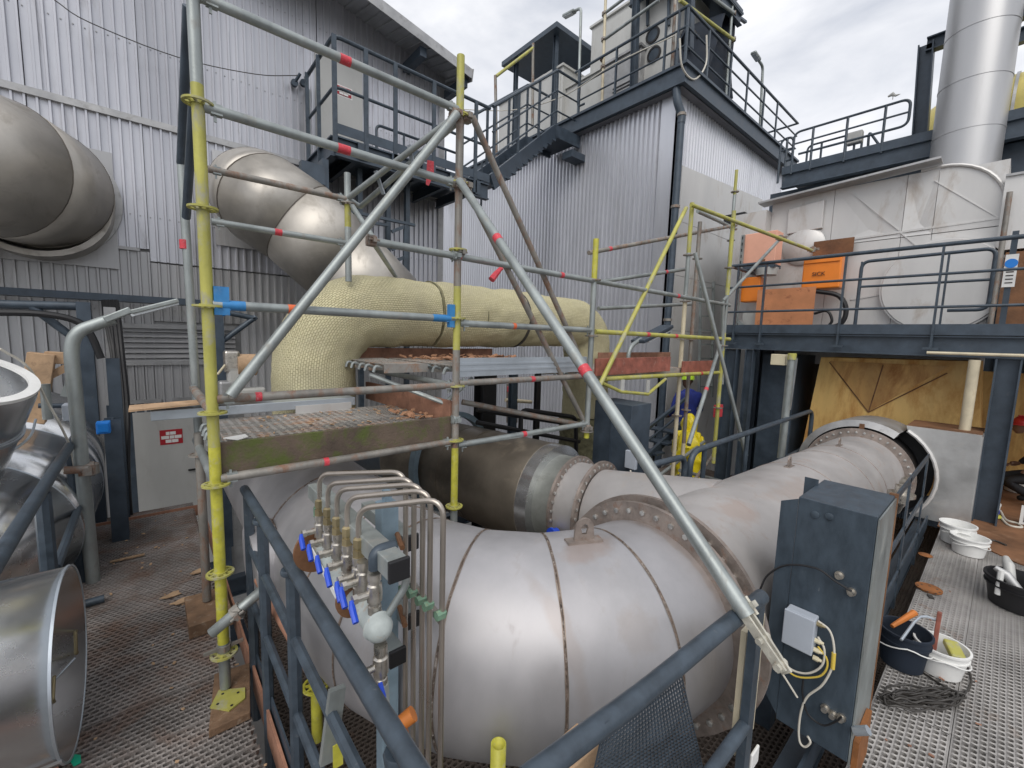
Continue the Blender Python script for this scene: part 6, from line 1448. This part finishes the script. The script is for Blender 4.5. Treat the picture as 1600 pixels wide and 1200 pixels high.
# front with curved cut-out
cy_, cz_ = P1.y, P1.z; Rc = RP + .22
ys_ = onx(1532, 700, XB2).y; yfar = onx(1415, 660, XB2).y; ztp = onx(1440, 668, XB2).z
arcp = []
for j in range(15):
    t = math.radians(-60 + 125*j/14); yy = cy_ - Rc*math.cos(t)*1.02; zz_ = cz_ + Rc*math.sin(t); arcp.append((XB2, yy, zz_))
arcp = [p for p in arcp if p[2] < ztp - .02 and p[2] > .01 and p[1] < yfar + .2]
poly = [(XB2, ys_, .0), (XB2, arcp[0][1], .0)] + arcp + [(XB2, arcp[-1][1] + .02, ztp), (XB2, ys_, ztp)]
MB().poly([V3(p) for p in poly], (.02, 0, 0)).build('front_sheet', m_dent, sb_, smooth=False)
k = MB(); k.path([V3(p) + X*-.02 for p in arcp], .02, 8); k.build('curved_lip', m_white, sb_)
MB().box((XB2 + .02, ys_, ztp - .015), (XB2 + .7, arcp[-1][1] + .02, ztp + .0)).build('top_sheet', m_rustplate, sb_, smooth=False)
MB().box((XB2 + .02, ys_ - .01, .02), (XB2 + .5, ys_ + .005, ztp - .02)).build('side_sheet', m_dent, sb_, smooth=False)
pv = thing('standing_pipe', 'stained vertical pipe between the silver casing and the dark column', 'pipe', (7.25, .17, 0))
q = onx(1503, 700, 7.25); MB().path([P3(7.25, q.y, .0), P3(7.25, q.y, 1.9)], .05, 12).build('pipe', m_cream, pv)
for zz_ in (.35, .9): MB().ring((7.25, q.y, zz_), Z, .05, .062, .03, 14).build('clip', m_black, pv)
# motor/actuator bits by flange
ac = thing('actuator', 'stainless sampling valve with round flange at the near side of the far duct flange', 'valve', onx(1415, 775, 6.0))
q = onx(1408, 775, 5.2); MB().lathe(q, Z, [(-.06, .05), (0, .05), (0, .10), (.03, .10), (.03, .05), (.10, .05)], 20).build('flange_body', m_valve, ac)
MB().lathe(q + P3(.1, 0, .1), X, [(0, .04), (.14, .04)], 14).build('side_tube', m_valve, ac); MB().path([q - Z*.05, q + P3(.25, .05, -.22)], .035).build('pipe', m_galr, ac)
# beige box on post
wb2 = thing('sensor_box', 'small beige box and pale conduit post left of the ochre transition', 'box', onx(1225, 700, 6.2))
q0, q1_ = onx(1207, 553, 6.3), onx(1228, 571, 6.3); MB().box((6.25, q1_.y, q1_.z), (6.35, q0.y, q0.z)).build('housing', m_beige, wb2, smooth=False, bevel=.006)
MB().path([onx(1237, 556, 6.25), onx(1220, 716, 6.25)], .045, 12).build('post', m_gal, wb2)
MB().path([onx(1238, 552, 6.24), onx(1237, 562, 6.24)], .05, 12).build('yellow_cap', m_yel, wb2)
MB().bar(onx(1243, 560, 6.4), onx(1232, 640, 6.4), .02, .05, Y).build('perforated_rail', m_silver, wb2, smooth=False)

# ================================================================== CABINETS ON THE PLATFORM
def wallbox(name, label, u0, v0, u1, v1, x, d, m, cat='cabinet', bev=.02):
    p, q = onx(u0, v0, x), onx(u1, v1, x); r = thing(name, label, cat, (x, (p.y+q.y)/2, q.z))
    MB().box((x, q.y, q.z), (x + d, p.y, p.z)).build('housing', m, r, smooth=False, bevel=bev); return r, p, q
r, p, q = wallbox('analyser_cabinet', 'orange analyser cabinet lettered SICK behind the platform railing', 1256, 403, 1311, 449, 8.2, .35, m_orange)
MB().box((8.18, q.y + .02, p.z - .10), (8.198, p.y - .02, p.z - .02)).build('lid_band', m_orange, r, smooth=False, bevel=.004)
letters('SICK', .085, (8.185, (p.y*.55 + q.y*.45), (p.z*.45 + q.z*.55)), -Y, -X, m_ink, r, 'lettering', .003)
r, p, q = wallbox('faded_cabinet', 'faded salmon orange cabinet at the left end of the platform', 1162, 367, 1210, 412, 8.1, .3, m_salmon, bev=.01)
MB().box((8.09, (p.y+q.y)/2 - .12, p.z - .52), (8.10, (p.y+q.y)/2 - .06, p.z - .46)).build('lock', m_rustplate, r, smooth=False)
MB().box((8.05, q.y - .02, q.z - .06), (8.35, p.y + .03, q.z - .01)).build('shelf', m_dark, r, smooth=False)
q = onx(1198, 424, 8.2); tag(MB().lathe(q, Z, [(-.07, .16), (.05, .18)], 24).build('round_can', m_lgrey, None), 'grey round can under the faded salmon cabinet', 'can')
wallbox('orange_box', 'small bright orange box hanging below the faded salmon cabinet', 1159, 434, 1185, 471, 8.1, .2, m_orange, 'box')
r, p, q = wallbox('rusty_sheet', 'orange sheet covered with rust blotches leaning behind the platform railing', 1184, 453, 1268, 517, 7.95, .012, m_rustsheet, 'sheet', .0)
r, p, q = wallbox('rusty_sheet', 'dark rusty orange panel above the orange analyser cabinet', 1272, 378, 1332, 396, 8.6, .03, m_rustplate, 'panel', .0)
wallbox('white_box', 'small white box with a socket below the small orange box', 1160, 486, 1184, 512, 8.1, .15, m_lgrey, 'box')
ps = thing('perforated_post', 'perforated steel channel standing left of the orange cabinets', 'post', onx(1150, 515, 8.0))
k = MB(); a_, b2 = onx(1149, 517, 8.0), onx(1158, 368, 8.0); k.bar(a_, P3(a_.x, a_.y, b2.z), .05, .05, Y); k.build('channel', m_gal, ps, smooth=False)
for i in range(16): zz_ = a_.z + (b2.z - a_.z)*(i + .5)/16; MB().box((8.0 - .028, a_.y - .008, zz_ - .025), (8.0 - .0255, a_.y + .008, zz_ + .025)).build('slot', m_black, ps, smooth=False)
MB().bar(onx(1153, 502, 7.98), onx(1172, 518, 7.98), .03, .05).build('brace', m_gal, ps, smooth=False)
hs = thing('black_hoses', 'black corrugated hoses curling below the orange analyser cabinet', 'hose', onx(1300, 490, 8.2))
for i, pl in enumerate((((1275, 455), (1310, 462), (1322, 485), (1310, 508), (1270, 512)), ((1272, 490), (1292, 486), (1300, 500), (1294, 510)))): MB().path(catmull([onx(u, v, 8.25) for u, v in pl], 6), .035 - .015*i, 8).build('hose', m_black, hs)
nt_ = thing('notice', 'white notice with a blue round symbol hanging on the platform post at the right edge', 'sign', onx(1578, 425, XR + .1))
p, q = onx(1572, 398, XR + .1), onx(1585, 448, XR + .1)
MB().box((XR + .1, q.y, q.z), (XR + .106, p.y, p.z)).build('plate', m_wplas, nt_, smooth=False)
MB().lathe(((XR + .098), (p.y+q.y)/2, p.z - .10), -X, [(0, .05), (.003, .05)], 24).build('blue_disc', m_bluebox, nt_)
for i in range(4): MB().box((XR + .097, q.y + .02, p.z - .20 - i*.04), (XR + .0985, p.y - .02, p.z - .188 - i*.04)).build('text_line', m_ink, nt_, smooth=False)
MB().bar((XR + .16, q.y + .05, 2.2), (XR + .16, q.y + .05, 3.35), .07, .05, Y).build('mount_post', m_dark, nt_, smooth=False)

# ================================================================== MIDDLE: DARK CABINET, LAMP, RAILS, STAIR
r, p, q = wallbox('steel_cabinet', 'tall dark blue grey steel cabinet behind the long scaffold brace in the middle', 930, 625, 980, 760, 3.6, .35, m_dark, bev=.004)
MB().box((3.585, (p.y+q.y)/2 - .004, q.z), (3.60, (p.y+q.y)/2 + .004, p.z - .01)).build('door_edge', m_dark, r, smooth=False)
zq = q.z
MB().box((3.6, q.y, -.55), (3.95, p.y, zq - .002)).build('plinth', m_dark, r, smooth=False)
r, p, q = wallbox('socket_box', 'small pale grey box on the side of the tall dark middle cabinet', 977, 703, 992, 735, 3.55, .04, m_grey, 'box', .005)
cable([onx(985, 735, 3.55), onx(990, 755, 3.5), onx(1003, 775, 3.5), onx(1006, 790, 3.5)], .008, m_wcable, 'pale cable hanging from the small box on the middle cabinet')
fl2 = thing('lamp_post', 'dark flat floodlight head on a bent arm above the red brown boards', 'lamp', ony(982, 565, 3.4))
MB().path(catmull([ony(982, 575, 3.4), ony(982, 555, 3.4), ony(988, 540, 3.4), ony(1002, 530, 3.4)], 5), .03, 10).build('pole', m_gal, fl2)
h = MB(); h.bar(ony(996, 534, 3.4), ony(1042, 510, 3.4), .22, .05); o = h.build('lamp_head', m_dark, fl2, smooth=False, bevel=.01); MB().bar(ony(1006, 534, 3.38), ony(1044, 515, 3.38), .16, .02).build('lamp_glass', m_glass, o, smooth=False)
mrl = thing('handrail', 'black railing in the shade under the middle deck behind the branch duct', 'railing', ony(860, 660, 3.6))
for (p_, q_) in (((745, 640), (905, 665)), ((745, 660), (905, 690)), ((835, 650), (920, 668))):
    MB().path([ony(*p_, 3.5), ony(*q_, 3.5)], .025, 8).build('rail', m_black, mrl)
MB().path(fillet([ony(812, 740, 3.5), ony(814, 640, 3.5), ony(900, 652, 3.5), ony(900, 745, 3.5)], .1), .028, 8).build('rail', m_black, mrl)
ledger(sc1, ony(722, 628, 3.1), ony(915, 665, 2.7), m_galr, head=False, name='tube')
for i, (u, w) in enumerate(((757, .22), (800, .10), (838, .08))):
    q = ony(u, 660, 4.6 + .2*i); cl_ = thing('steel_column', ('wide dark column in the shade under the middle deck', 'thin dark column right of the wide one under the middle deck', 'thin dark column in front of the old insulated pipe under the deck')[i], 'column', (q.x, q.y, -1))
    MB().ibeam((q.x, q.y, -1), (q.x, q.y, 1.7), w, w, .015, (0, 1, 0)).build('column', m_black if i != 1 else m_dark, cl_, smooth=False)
st2 = thing('pipe_rack', 'small pipes with red and orange valves in the shade under the middle deck', 'pipework', ony(800, 650, 5))
for u in (793, 800, 807): MB().path([ony(u, 600, 5.2), ony(u, 660, 5.2)], .02, 8).build('pipe', m_galr, st2)
MB().path([ony(790, 625, 5.1), ony(830, 628, 5.1)], .03, 8).build('pipe', m_cream, st2); q = ony(797, 612, 5.1); MB().lathe(q, Z, [(0, .05), (.08, .05)], 10).build('red_valve', m_red, st2); MB().lathe(ony(798, 650, 5.1), Z, [(0, .07), (.12, .07)], 10).build('orange_valve', m_ytee, st2)
ms = thing('steel_stair', 'dark stair with handrail descending behind the yellow rain coat', 'stair', ony(1000, 720, 3.4))
MB().bar(ony(985, 690, 3.5), ony(1075, 620, 3.9), .05, .05).build('rail', m_dark, ms, smooth=False); MB().bar(ony(985, 740, 3.5), ony(1080, 650, 3.9), .05, .14).build('stringer', m_dark, ms, smooth=False)
MB().bar(ony(985, 710, 3.5), ony(1060, 650, 3.9), .03, .03).build('rail', m_dark, ms, smooth=False)
for i in range(5): q = ony(990 + 18*i, 745 - 16*i, 3.5); MB().box(q, q + P3(.25, .6, .03)).build('tread', m_dark, ms, smooth=False)
ld2 = thing('ladder', 'pale aluminium ladder leaning on the white casing behind the cream scaffold', 'ladder', ony(1100, 560, 3.9))
for u in (1092, 1112): MB().bar(ony(u, 620, 3.9), ony(u + 3, 440, 3.9), .03, .05, Y).build('side_rail', m_gal, ld2, smooth=False)
for v in range(450, 620, 22): MB().bar(ony(1093, v, 3.9), ony(1114, v, 3.9), .025, .025).build('rung', m_gal, ld2, smooth=False)
tag(MB().box(ony(1122, 642, 2.7) - P3(.09, .03, .09), ony(1122, 642, 2.7) + P3(.09, .03, .09)).build('red_box', m_red, None, smooth=False, bevel=.005), 'small red box hanging on the yellow scaffold upright', 'box')
# dark ductwork / vessels in the shade behind platform
tag(MB().box((7.9, 2.2, -.5), (9.4, 2.7, 1.85)).build('dark_casing', m_dark, None, smooth=False), 'dark casing in the shade under the left end of the platform', 'casing')
tag(MB().box((9.6, -2.3, 0), (9.8, 2.2, 1.7)).build('brown_partition', m_ochre, None, smooth=False), 'ochre stained partition deep in the shade under the platform', 'partition')

# ================================================================== BUCKETS AND SMALL THINGS ON THE FLOOR
def bucket(label, c, r, h, m, tilt=0, handle=True, group=None):
    c = V3(c); b = thing('bucket', label, 'bucket', c, group)
    MB().lathe(c, Z, [(0, 0), (.0, r*.82), (h*.72, r*.96), (h*.72, r*1.03), (h*.76, r*1.03), (h*.76, r*.98), (h, r), (h, r*1.05), (h*.95, r*1.05), (h*.95, r*1.06), (h + .004, r*1.06), (h + .004, r*.97), (.012, r*.79), (.012, 0)], 36).build('tub', m, b)
    if handle:
        k = MB(); pts = [c + P3(math.cos(t)*r*1.07, math.sin(t)*r*1.07 , h*.78 - abs(math.sin(t - .3))*h*.25) for t in [2.3 + 3.14*j/12 for j in range(13)]]; k.path(pts, .004, 6); k.build('handle', m_wplas, b)
    return b
gB = 'white plastic buckets on the floor'
bucket('white bucket at the back of the pair at the edge of the pale grating', onz(1493, 847, .015), .135, .20, m_wplas)
bucket('white bucket with hanging handle in front of its pair at the grating edge', onz(1512, 864, .01), .135, .17, m_wplas)
wbk = bucket('white bucket with a hammer and sponge in it beside the black bucket', onz(1466, 1046, .01), .125, .17, m_wplas)
bkb = bucket('black bucket with tools next to the dark cabinet', onz(1408, 1036, .01), .125, .23, m_tarp)
bbk = bucket('black bucket full of grey tools at the right edge', onz(1592, 948, .01), .20, .22, m_black, handle=False)
bucket('white bucket by the crouching person at the right edge', onz(1592, 768, .02), .17, .22, m_wplas)
q = wbk.location + P3(-.01, .03, .12); hm = thing('hammer', 'hammer with a dark wooden handle standing in the white bucket', 'hammer', q)
MB().bar(q, q + P3(.03, -.0, .24), .035, .022, Y).build('shaft', m_redwood, hm, smooth=False, bevel=.005)
q = wbk.location + P3(.0, -.03, .15); tag(MB().bar(q + P3(-.07, -.05, 0), q + P3(.07, -.0, .02), .07, .04).build('sponge', m_yel, None, smooth=False, bevel=.01), 'yellow sponge on top of the white bucket', 'sponge')
cable([onz(1408, 1000, .25), bkb.location + P3(.1, -.05, .30), wbk.location + P3(.02, .02, .30)], .008, m_silver, 'thin bright rod lying across the two buckets', 'rod', 'metal_rod', 3)
tag(MB().path([bkb.location + P3(-.05, .06, .24), bkb.location + P3(.13, -.02, .30)], [.012, .02], 8).build('tool', m_ytee, None), 'orange handled tool in the black bucket', 'tool')
for i, (a_, lb) in enumerate(((.3, 'grey tool handle on the left in the black bucket at the edge'), (1.5, 'grey glove shaped tool in the middle of the black bucket at the edge'), (2.6, 'long grey tool at the back of the black bucket at the edge'))):
    q = bbk.location + P3(.1*math.cos(a_*2), .1*math.sin(a_*2), .16); tag(MB().path([q, q + P3(.08*math.cos(a_), .08*math.sin(a_), .10), q + P3(.16*math.cos(a_), .14*math.sin(a_), .13)], [.03, .035, .02], 10).build('tool', m_lgrey if i == 0 else m_trim, None), lb, 'tool')
q = bbk.location + P3(-.14, .12, .1); tag(MB().path([q, q + Z*.2], .018, 8).build('spray_tube', m_wplas, None), 'white tube standing in the black bucket at the edge', 'tube')
# coiled cable
pts = []
cc0 = onz(1440, 1095, .0)
for i in range(240):
    t = i*.235; rx = .20 + .05*math.sin(i*.13) + .02*math.sin(i*.9); ry = .11 + .03*math.sin(i*.21 + 1)
    pts.append(cc0 + P3(math.cos(t)*ry*1.2 - math.sin(t)*rx*.55 + .03*math.sin(i*.05), math.sin(t)*ry*1.0 - math.cos(t)*rx*.35, .012 + .03*(i/240) + .008*math.sin(i*1.7)))
pts += [cc0 + P3(.28, .02, .012), onz(1500, 1085, .01), onz(1518, 1065, .01), onz(1512, 1045, .01), onz(1500, 1030, .02)]
ccb = thing('cable_coil', 'untidy coil of dark extension cable on the pale grating', 'cable', cc0)
MB().path(catmull(pts, 2), .0055, 6).build('cable', m_cable, ccb); q = onz(1503, 1028, .03); MB().path([q, q + P3(.05, -.03, 0)], [.02, .016], 10).build('plug', m_black, ccb)
dsk = thing('rusty_disc', 'round rusty plate with holes lying on the pale grating', 'plate', onz(1451, 920, .01))
MB().lathe(onz(1451, 920, .012), Z, [(0, .085), (.012, .085)], 32).build('plate', m_rustdisc, dsk)
for i in range(8): q = onz(1451, 920, .0245) + P3(math.cos(i*.785)*.066, math.sin(i*.785)*.066, 0); MB().lathe(q, Z, [(0, .008), (.001, .008)], 8).build('hole', m_black, dsk)
q = onz(1446, 867, .01); tag(MB().lathe(q, Z, [(0, .055), (.006, .045)], 14).build('rust_patch', m_rustdisc, None), 'small rusty cap on the grating near the pair of white buckets', 'plate')
q = onz(1456, 935, .01); tag(MB().bar(q, q + P3(.05, .02, 0), .03, .01).build('dark_scrap', m_cable, None, smooth=False), 'small dark scrap beside the round rusty plate', 'scrap')
q = onz(1544, 803, .02); k = thing('paint_tub', 'small white and blue tub on the rusty floor by the column', 'tub', q); MB().lathe(q, Z, [(0, .085), (.13, .09), (.13, .095), (.15, .095)], 20).build('tub', m_wplas, k); MB().lathe(q + Z*.03, Z, [(0, .0885), (.05, .0895)], 20).build('blue_band', m_vblue, k)
q = onz(1552, 795, .02); k = thing('spray_can', 'white spray can with red cap standing behind the small tub', 'can', q); MB().lathe(q, Z, [(0, .05), (.22, .05), (.24, .03)], 16).build('body', m_wplas, k); MB().lathe(q + Z*.24, Z, [(0, .03), (.06, .028)], 12).build('cap', m_red, k)
q = onz(1556, 808, .02); tag(MB().lathe(q, Z, [(0, .05), (.03, .04)], 12).build('lost_cap', m_yel2, None), 'little yellow cap on the rusty floor beside the small tub', 'cap')
cable([onz(u, v, .02) for u, v in ((1563, 798), (1572, 812), (1590, 818), (1596, 824), (1575, 820), (1562, 806))], .012, m_wcable, 'loop of white cord on the rusty floor near the right edge', 'cord')
sgn = thing('floor_sign', 'small black and white framed sign standing on the rusty floor at the right edge', 'sign', onz(1597, 815, .02))
q = onz(1592, 818, .02); MB().box(q + P3(0, -.25, .0), q + P3(.015, 0, .22)).build('plate', m_wplas, sgn, smooth=False); MB().box(q + P3(-.004, -.22, .03), q + P3(-.001, -.03, .19)).build('black_panel', m_ink, sgn, smooth=False)
cable([onz(1533, 842, .02), onz(1555, 845, .02), onz(1572, 852, .02)], .01, m_cable, 'short dark rod lying on the rusty floor behind the white buckets', 'rod', 'metal_rod', 2)
# leaves / scraps on the left walkway
for (u, v, lb) in ((268, 930, 'left brown curled scrap on the left walkway'), (283, 940, 'right brown curled scrap on the left walkway'), (310, 893, 'brown scrap near the scaffold standard on the left walkway')):
    k = MB(); c_ = onz(u, v, .012); k.poly([c_ + P3(math.cos(t)*.06*(1 + .3*math.sin(3*t + u)), math.sin(t)*.035*(1 + .3*math.sin(2*t)), .004*math.sin(t*2)) for t in [j*.7 for j in range(9)]], (0, 0, .006)); tag(k.build('cardboard_scrap', m_wood, None, smooth=False), lb, 'scrap')
tag(MB().bar(onz(172, 878, .02), onz(226, 866, .02), .03, .01).build('wood_strip', m_wood, None, smooth=False), 'thin wooden strip lying on the left walkway below the lamp pole', 'wood strip')
tag(MB().path([onz(128, 945, .03), onz(163, 935, .03)], .028, 12).build('dark_tube_end', m_rail, None), 'dark tube end lying at the left edge of the walkway beyond the open duct', 'tube')
rubble(50, (-.3, .36, 1.2, 5.6), .005, 'floor_debris', m_wood, 'small chips scattered over the left walkway grating', 'debris', .006, .018)
rubble(35, (2.5, 6.6, -1, .3), .005, 'floor_debris', m_browndeck, 'small dark chips scattered over the pale grating on the right', 'debris', .006, .02)

# ================================================================== PEOPLE
def skin_body(name, joints, edges, m, parent, sub=2, root=0, disp=0):
    off = ORG[parent.name]; me = bpy.data.meshes.new(name); me.from_pydata([tuple(V3(j[0]) - off) for j in joints], edges, [])
    o = bpy.data.objects.new(name, me); COL.objects.link(o); o.parent = parent; ORG[o.name] = off
    sk = o.modifiers.new('skin', 'SKIN'); sk.use_smooth_shade = True
    for i, j in enumerate(joints):
        me.skin_vertices[0].data[i].radius = (j[1], j[2] if len(j) > 2 else j[1]); me.skin_vertices[0].data[i].use_root = (i == root)
    sb = o.modifiers.new('sub', 'SUBSURF'); sb.levels = sub; sb.render_levels = sub
    if disp:
        tx = bpy.data.textures.new('folds', 'CLOUDS'); tx.noise_scale = .09; dm = o.modifiers.new('folds', 'DISPLACE'); dm.texture = tx; dm.strength = disp; dm.mid_level = .5
    me.materials.append(m); return o
def person_body(root, base, yaw, H, suit, sub=2, disp=.0, bend=0., knee=0.):
    s = H/1.75; cy, sy = math.cos(yaw), math.sin(yaw)
    def T(x, y, z): return V3(base) + P3((x*cy - y*sy)*s, (x*sy + y*cy)*s, z*s)      # y = facing direction
    fb = math.sin(bend); ub = math.cos(bend); hz = .93 - knee*.42
    def U(x, y, h): return T(x, y + fb*h - knee*.12, hz + ub*h)
    J = [(U(0, 0, 0), .15*s, .12*s), (U(0, .01, .22), .145*s, .11*s), (U(0, 0, .42), .17*s, .115*s), (U(0, 0, .52), .10*s, .08*s), (U(0, .03, .58), .055*s), 
         (U(.19, 0, .47), .065*s), (U(.25, .03, .20), .052*s), (U(.22, .22, .05), .04*s), (U(-.19, 0, .47), .065*s), (U(-.25, .03, .20), .052*s), (U(-.22, .22, .05), .04*s),
         (T(.10, -knee*.1, hz - .06), .10*s), (T(.12, .05 + knee*.35, hz*.5 + knee*.1), .072*s), (T(.12, 0, .10), .05*s), (T(.13, .14, .05), .045*s),
         (T(-.10, -knee*.1, hz - .06), .10*s), (T(-.12, .05 + knee*.35, hz*.5 + knee*.1), .072*s), (T(-.12, 0, .10), .05*s), (T(-.13, .14, .05), .045*s)]
    E_ = [(0, 1), (1, 2), (2, 3), (3, 4), (2, 5), (5, 6), (6, 7), (2, 8), (8, 9), (9, 10), (0, 11), (11, 12), (12, 13), (13, 14), (0, 15), (15, 16), (16, 17), (17, 18)]
    b = skin_body('body', J, E_, suit, root, sub, 0, disp)
    hc = U(0, .08, .70); hd = MB(); fw = (T(0, 1, 0) - T(0, 0, 0)).normalized()
    hd.path([hc - Z*.11*s + fw*.02, hc - Z*.07*s + fw*.035*s, hc - Z*.02*s + fw*.02*s, hc + Z*.04*s + fw*.01*s, hc + Z*.09*s, hc + Z*.12*s], [.035*s, .062*s, .078*s, .086*s, .07*s, .02*s], 18)
    h = hd.build('head', m_skin, b); sd = fw.cross(Z)
    n_ = MB(); n_.path([hc + fw*.085*s + Z*.02*s, hc + fw*.11*s - Z*.015*s, hc + fw*.085*s - Z*.025*s], [.008*s, .014*s, .008*s], 8)
    for sg_ in (-1, 1): n_.lathe(hc + sd*.078*s*sg_, sd*sg_, [(0, .022*s), (.012*s, .018*s)], 10)
    n_.build('face', m_skin, h)
    for sgn_, w in ((1, 7), (-1, 10)):
        wp_ = J[w][0]; hb = MB(); hb.path([wp_, wp_ + fw*.05*s - Z*.01, wp_ + fw*.09*s - Z*.02*s], [.026*s, .038*s, .034*s], 8)
        for f in range(4): q = wp_ + fw*.085*s - Z*.02*s + sd*(f - 1.5)*.018*s; hb.path([q, q + fw*.035*s - Z*.015*s, q + fw*.05*s - Z*.045*s], [.0095*s, .009*s, .007*s], 6)
        q = wp_ + fw*.03*s + sd*(-sgn_)*.03*s; hb.path([q, q + fw*.04*s - sd*sgn_*.02*s], [.012*s, .009*s], 6)
        hb.build('hand', m_skin, b)
    return b, hc, fw, s, T, U
def hard_hat(root, c, fw, s, m):
    k = MB(); k.lathe(c + Z*.02*s, Z, [(.0, .108*s), (.03*s, .108*s), (.075*s, .098*s), (.11*s, .07*s), (.13*s, .03*s), (.135*s, .0)], 24); k.lathe(c + Z*.02*s + fw*.025*s, Z, [(-.004, .125*s), (.006, .12*s)], 24)
    k.bar(c + Z*.145*s - fw*.07*s, c + Z*.15*s + fw*.06*s, .03*s, .016*s); return k.build('hard_hat', m, root)
# blue coverall, lime hat
yBm = 4.0; q = ony(1078, 590, yBm); zfl = -.55
g = thing('person', 'person in dark blue coverall and lime hard hat behind the cream scaffold tubes', 'person', (q.x, yBm, zfl))
b_, hc, fw, s, T_, U_ = person_body(g, (q.x, yBm, zfl), math.radians(-40), q.z + .05 - zfl, m_bluecoat, 2, .02)
hard_hat(b_, hc + Z*.02, fw, s, m_hivis)
# yellow rain suit, hooded, bent forward behind the rail
yYm = 3.15; q = ony(1074, 668, yYm)
g = thing('person', 'person in a bright yellow hooded rain suit crouching behind the looped handrail', 'person', (q.x, yYm, zfl))
hgt = (q.z + .10 - zfl)*1.16
b_, hc, fw, s, T_, U_ = person_body(g, (q.x + .1, yYm, zfl), math.radians(-60), hgt, m_yellowcoat, 3, .05, .45, .35)
k = MB(); k.path([hc + Z*(-.18 + .027*i_)*s - fw*(.05 - .003*i_)*s for i_ in range(14)], [(.12 + .02*math.sin(i_*.35))*s*math.sqrt(max(.02, 1 - max(0, (i_ - 7)/6.2)**2)) for i_ in range(14)], 28, True, False, lambda r, l_, t, p: r*(1 + .22*noise.noise(p*11) + .12*noise.noise(p*23))); k.build('hood', m_yellowcoat, b_)
k = MB(); nn = 40
jc = U_(0, -.03, .25); k.path([jc + Z*(.30 - .04*i_)*s for i_ in range(24)], [(.11 + .10*min(1, i_/6) + .002*i_)*s for i_ in range(24)], nn, True, False, lambda r, l_, t, p: r*(1 + .10*math.sin(t*7 + 5*l_) + .35*noise.noise(p*5) + .14*noise.noise(p*14)))
k.build('rain_jacket', m_yellowcoat, b_)
# red hard hat, black clothes, crouching at right edge
q = onz(1592, 690, .9); xm = 8.7; q = onx(1594, 665, xm)
s_p = q.z/1.18
g = thing('person', 'crouching person in black clothes and red hard hat at the right edge', 'person', (xm, q.y, 0.01))
b_, hc, fw, s, T_, U_ = person_body(g, (xm, q.y - .25*s_p, .012), math.radians(20), 1.75*s_p, m_blackcloth, 2, .01, .4, .95)
hard_hat(b_, hc + Z*.0, fw, s, m_redhat)
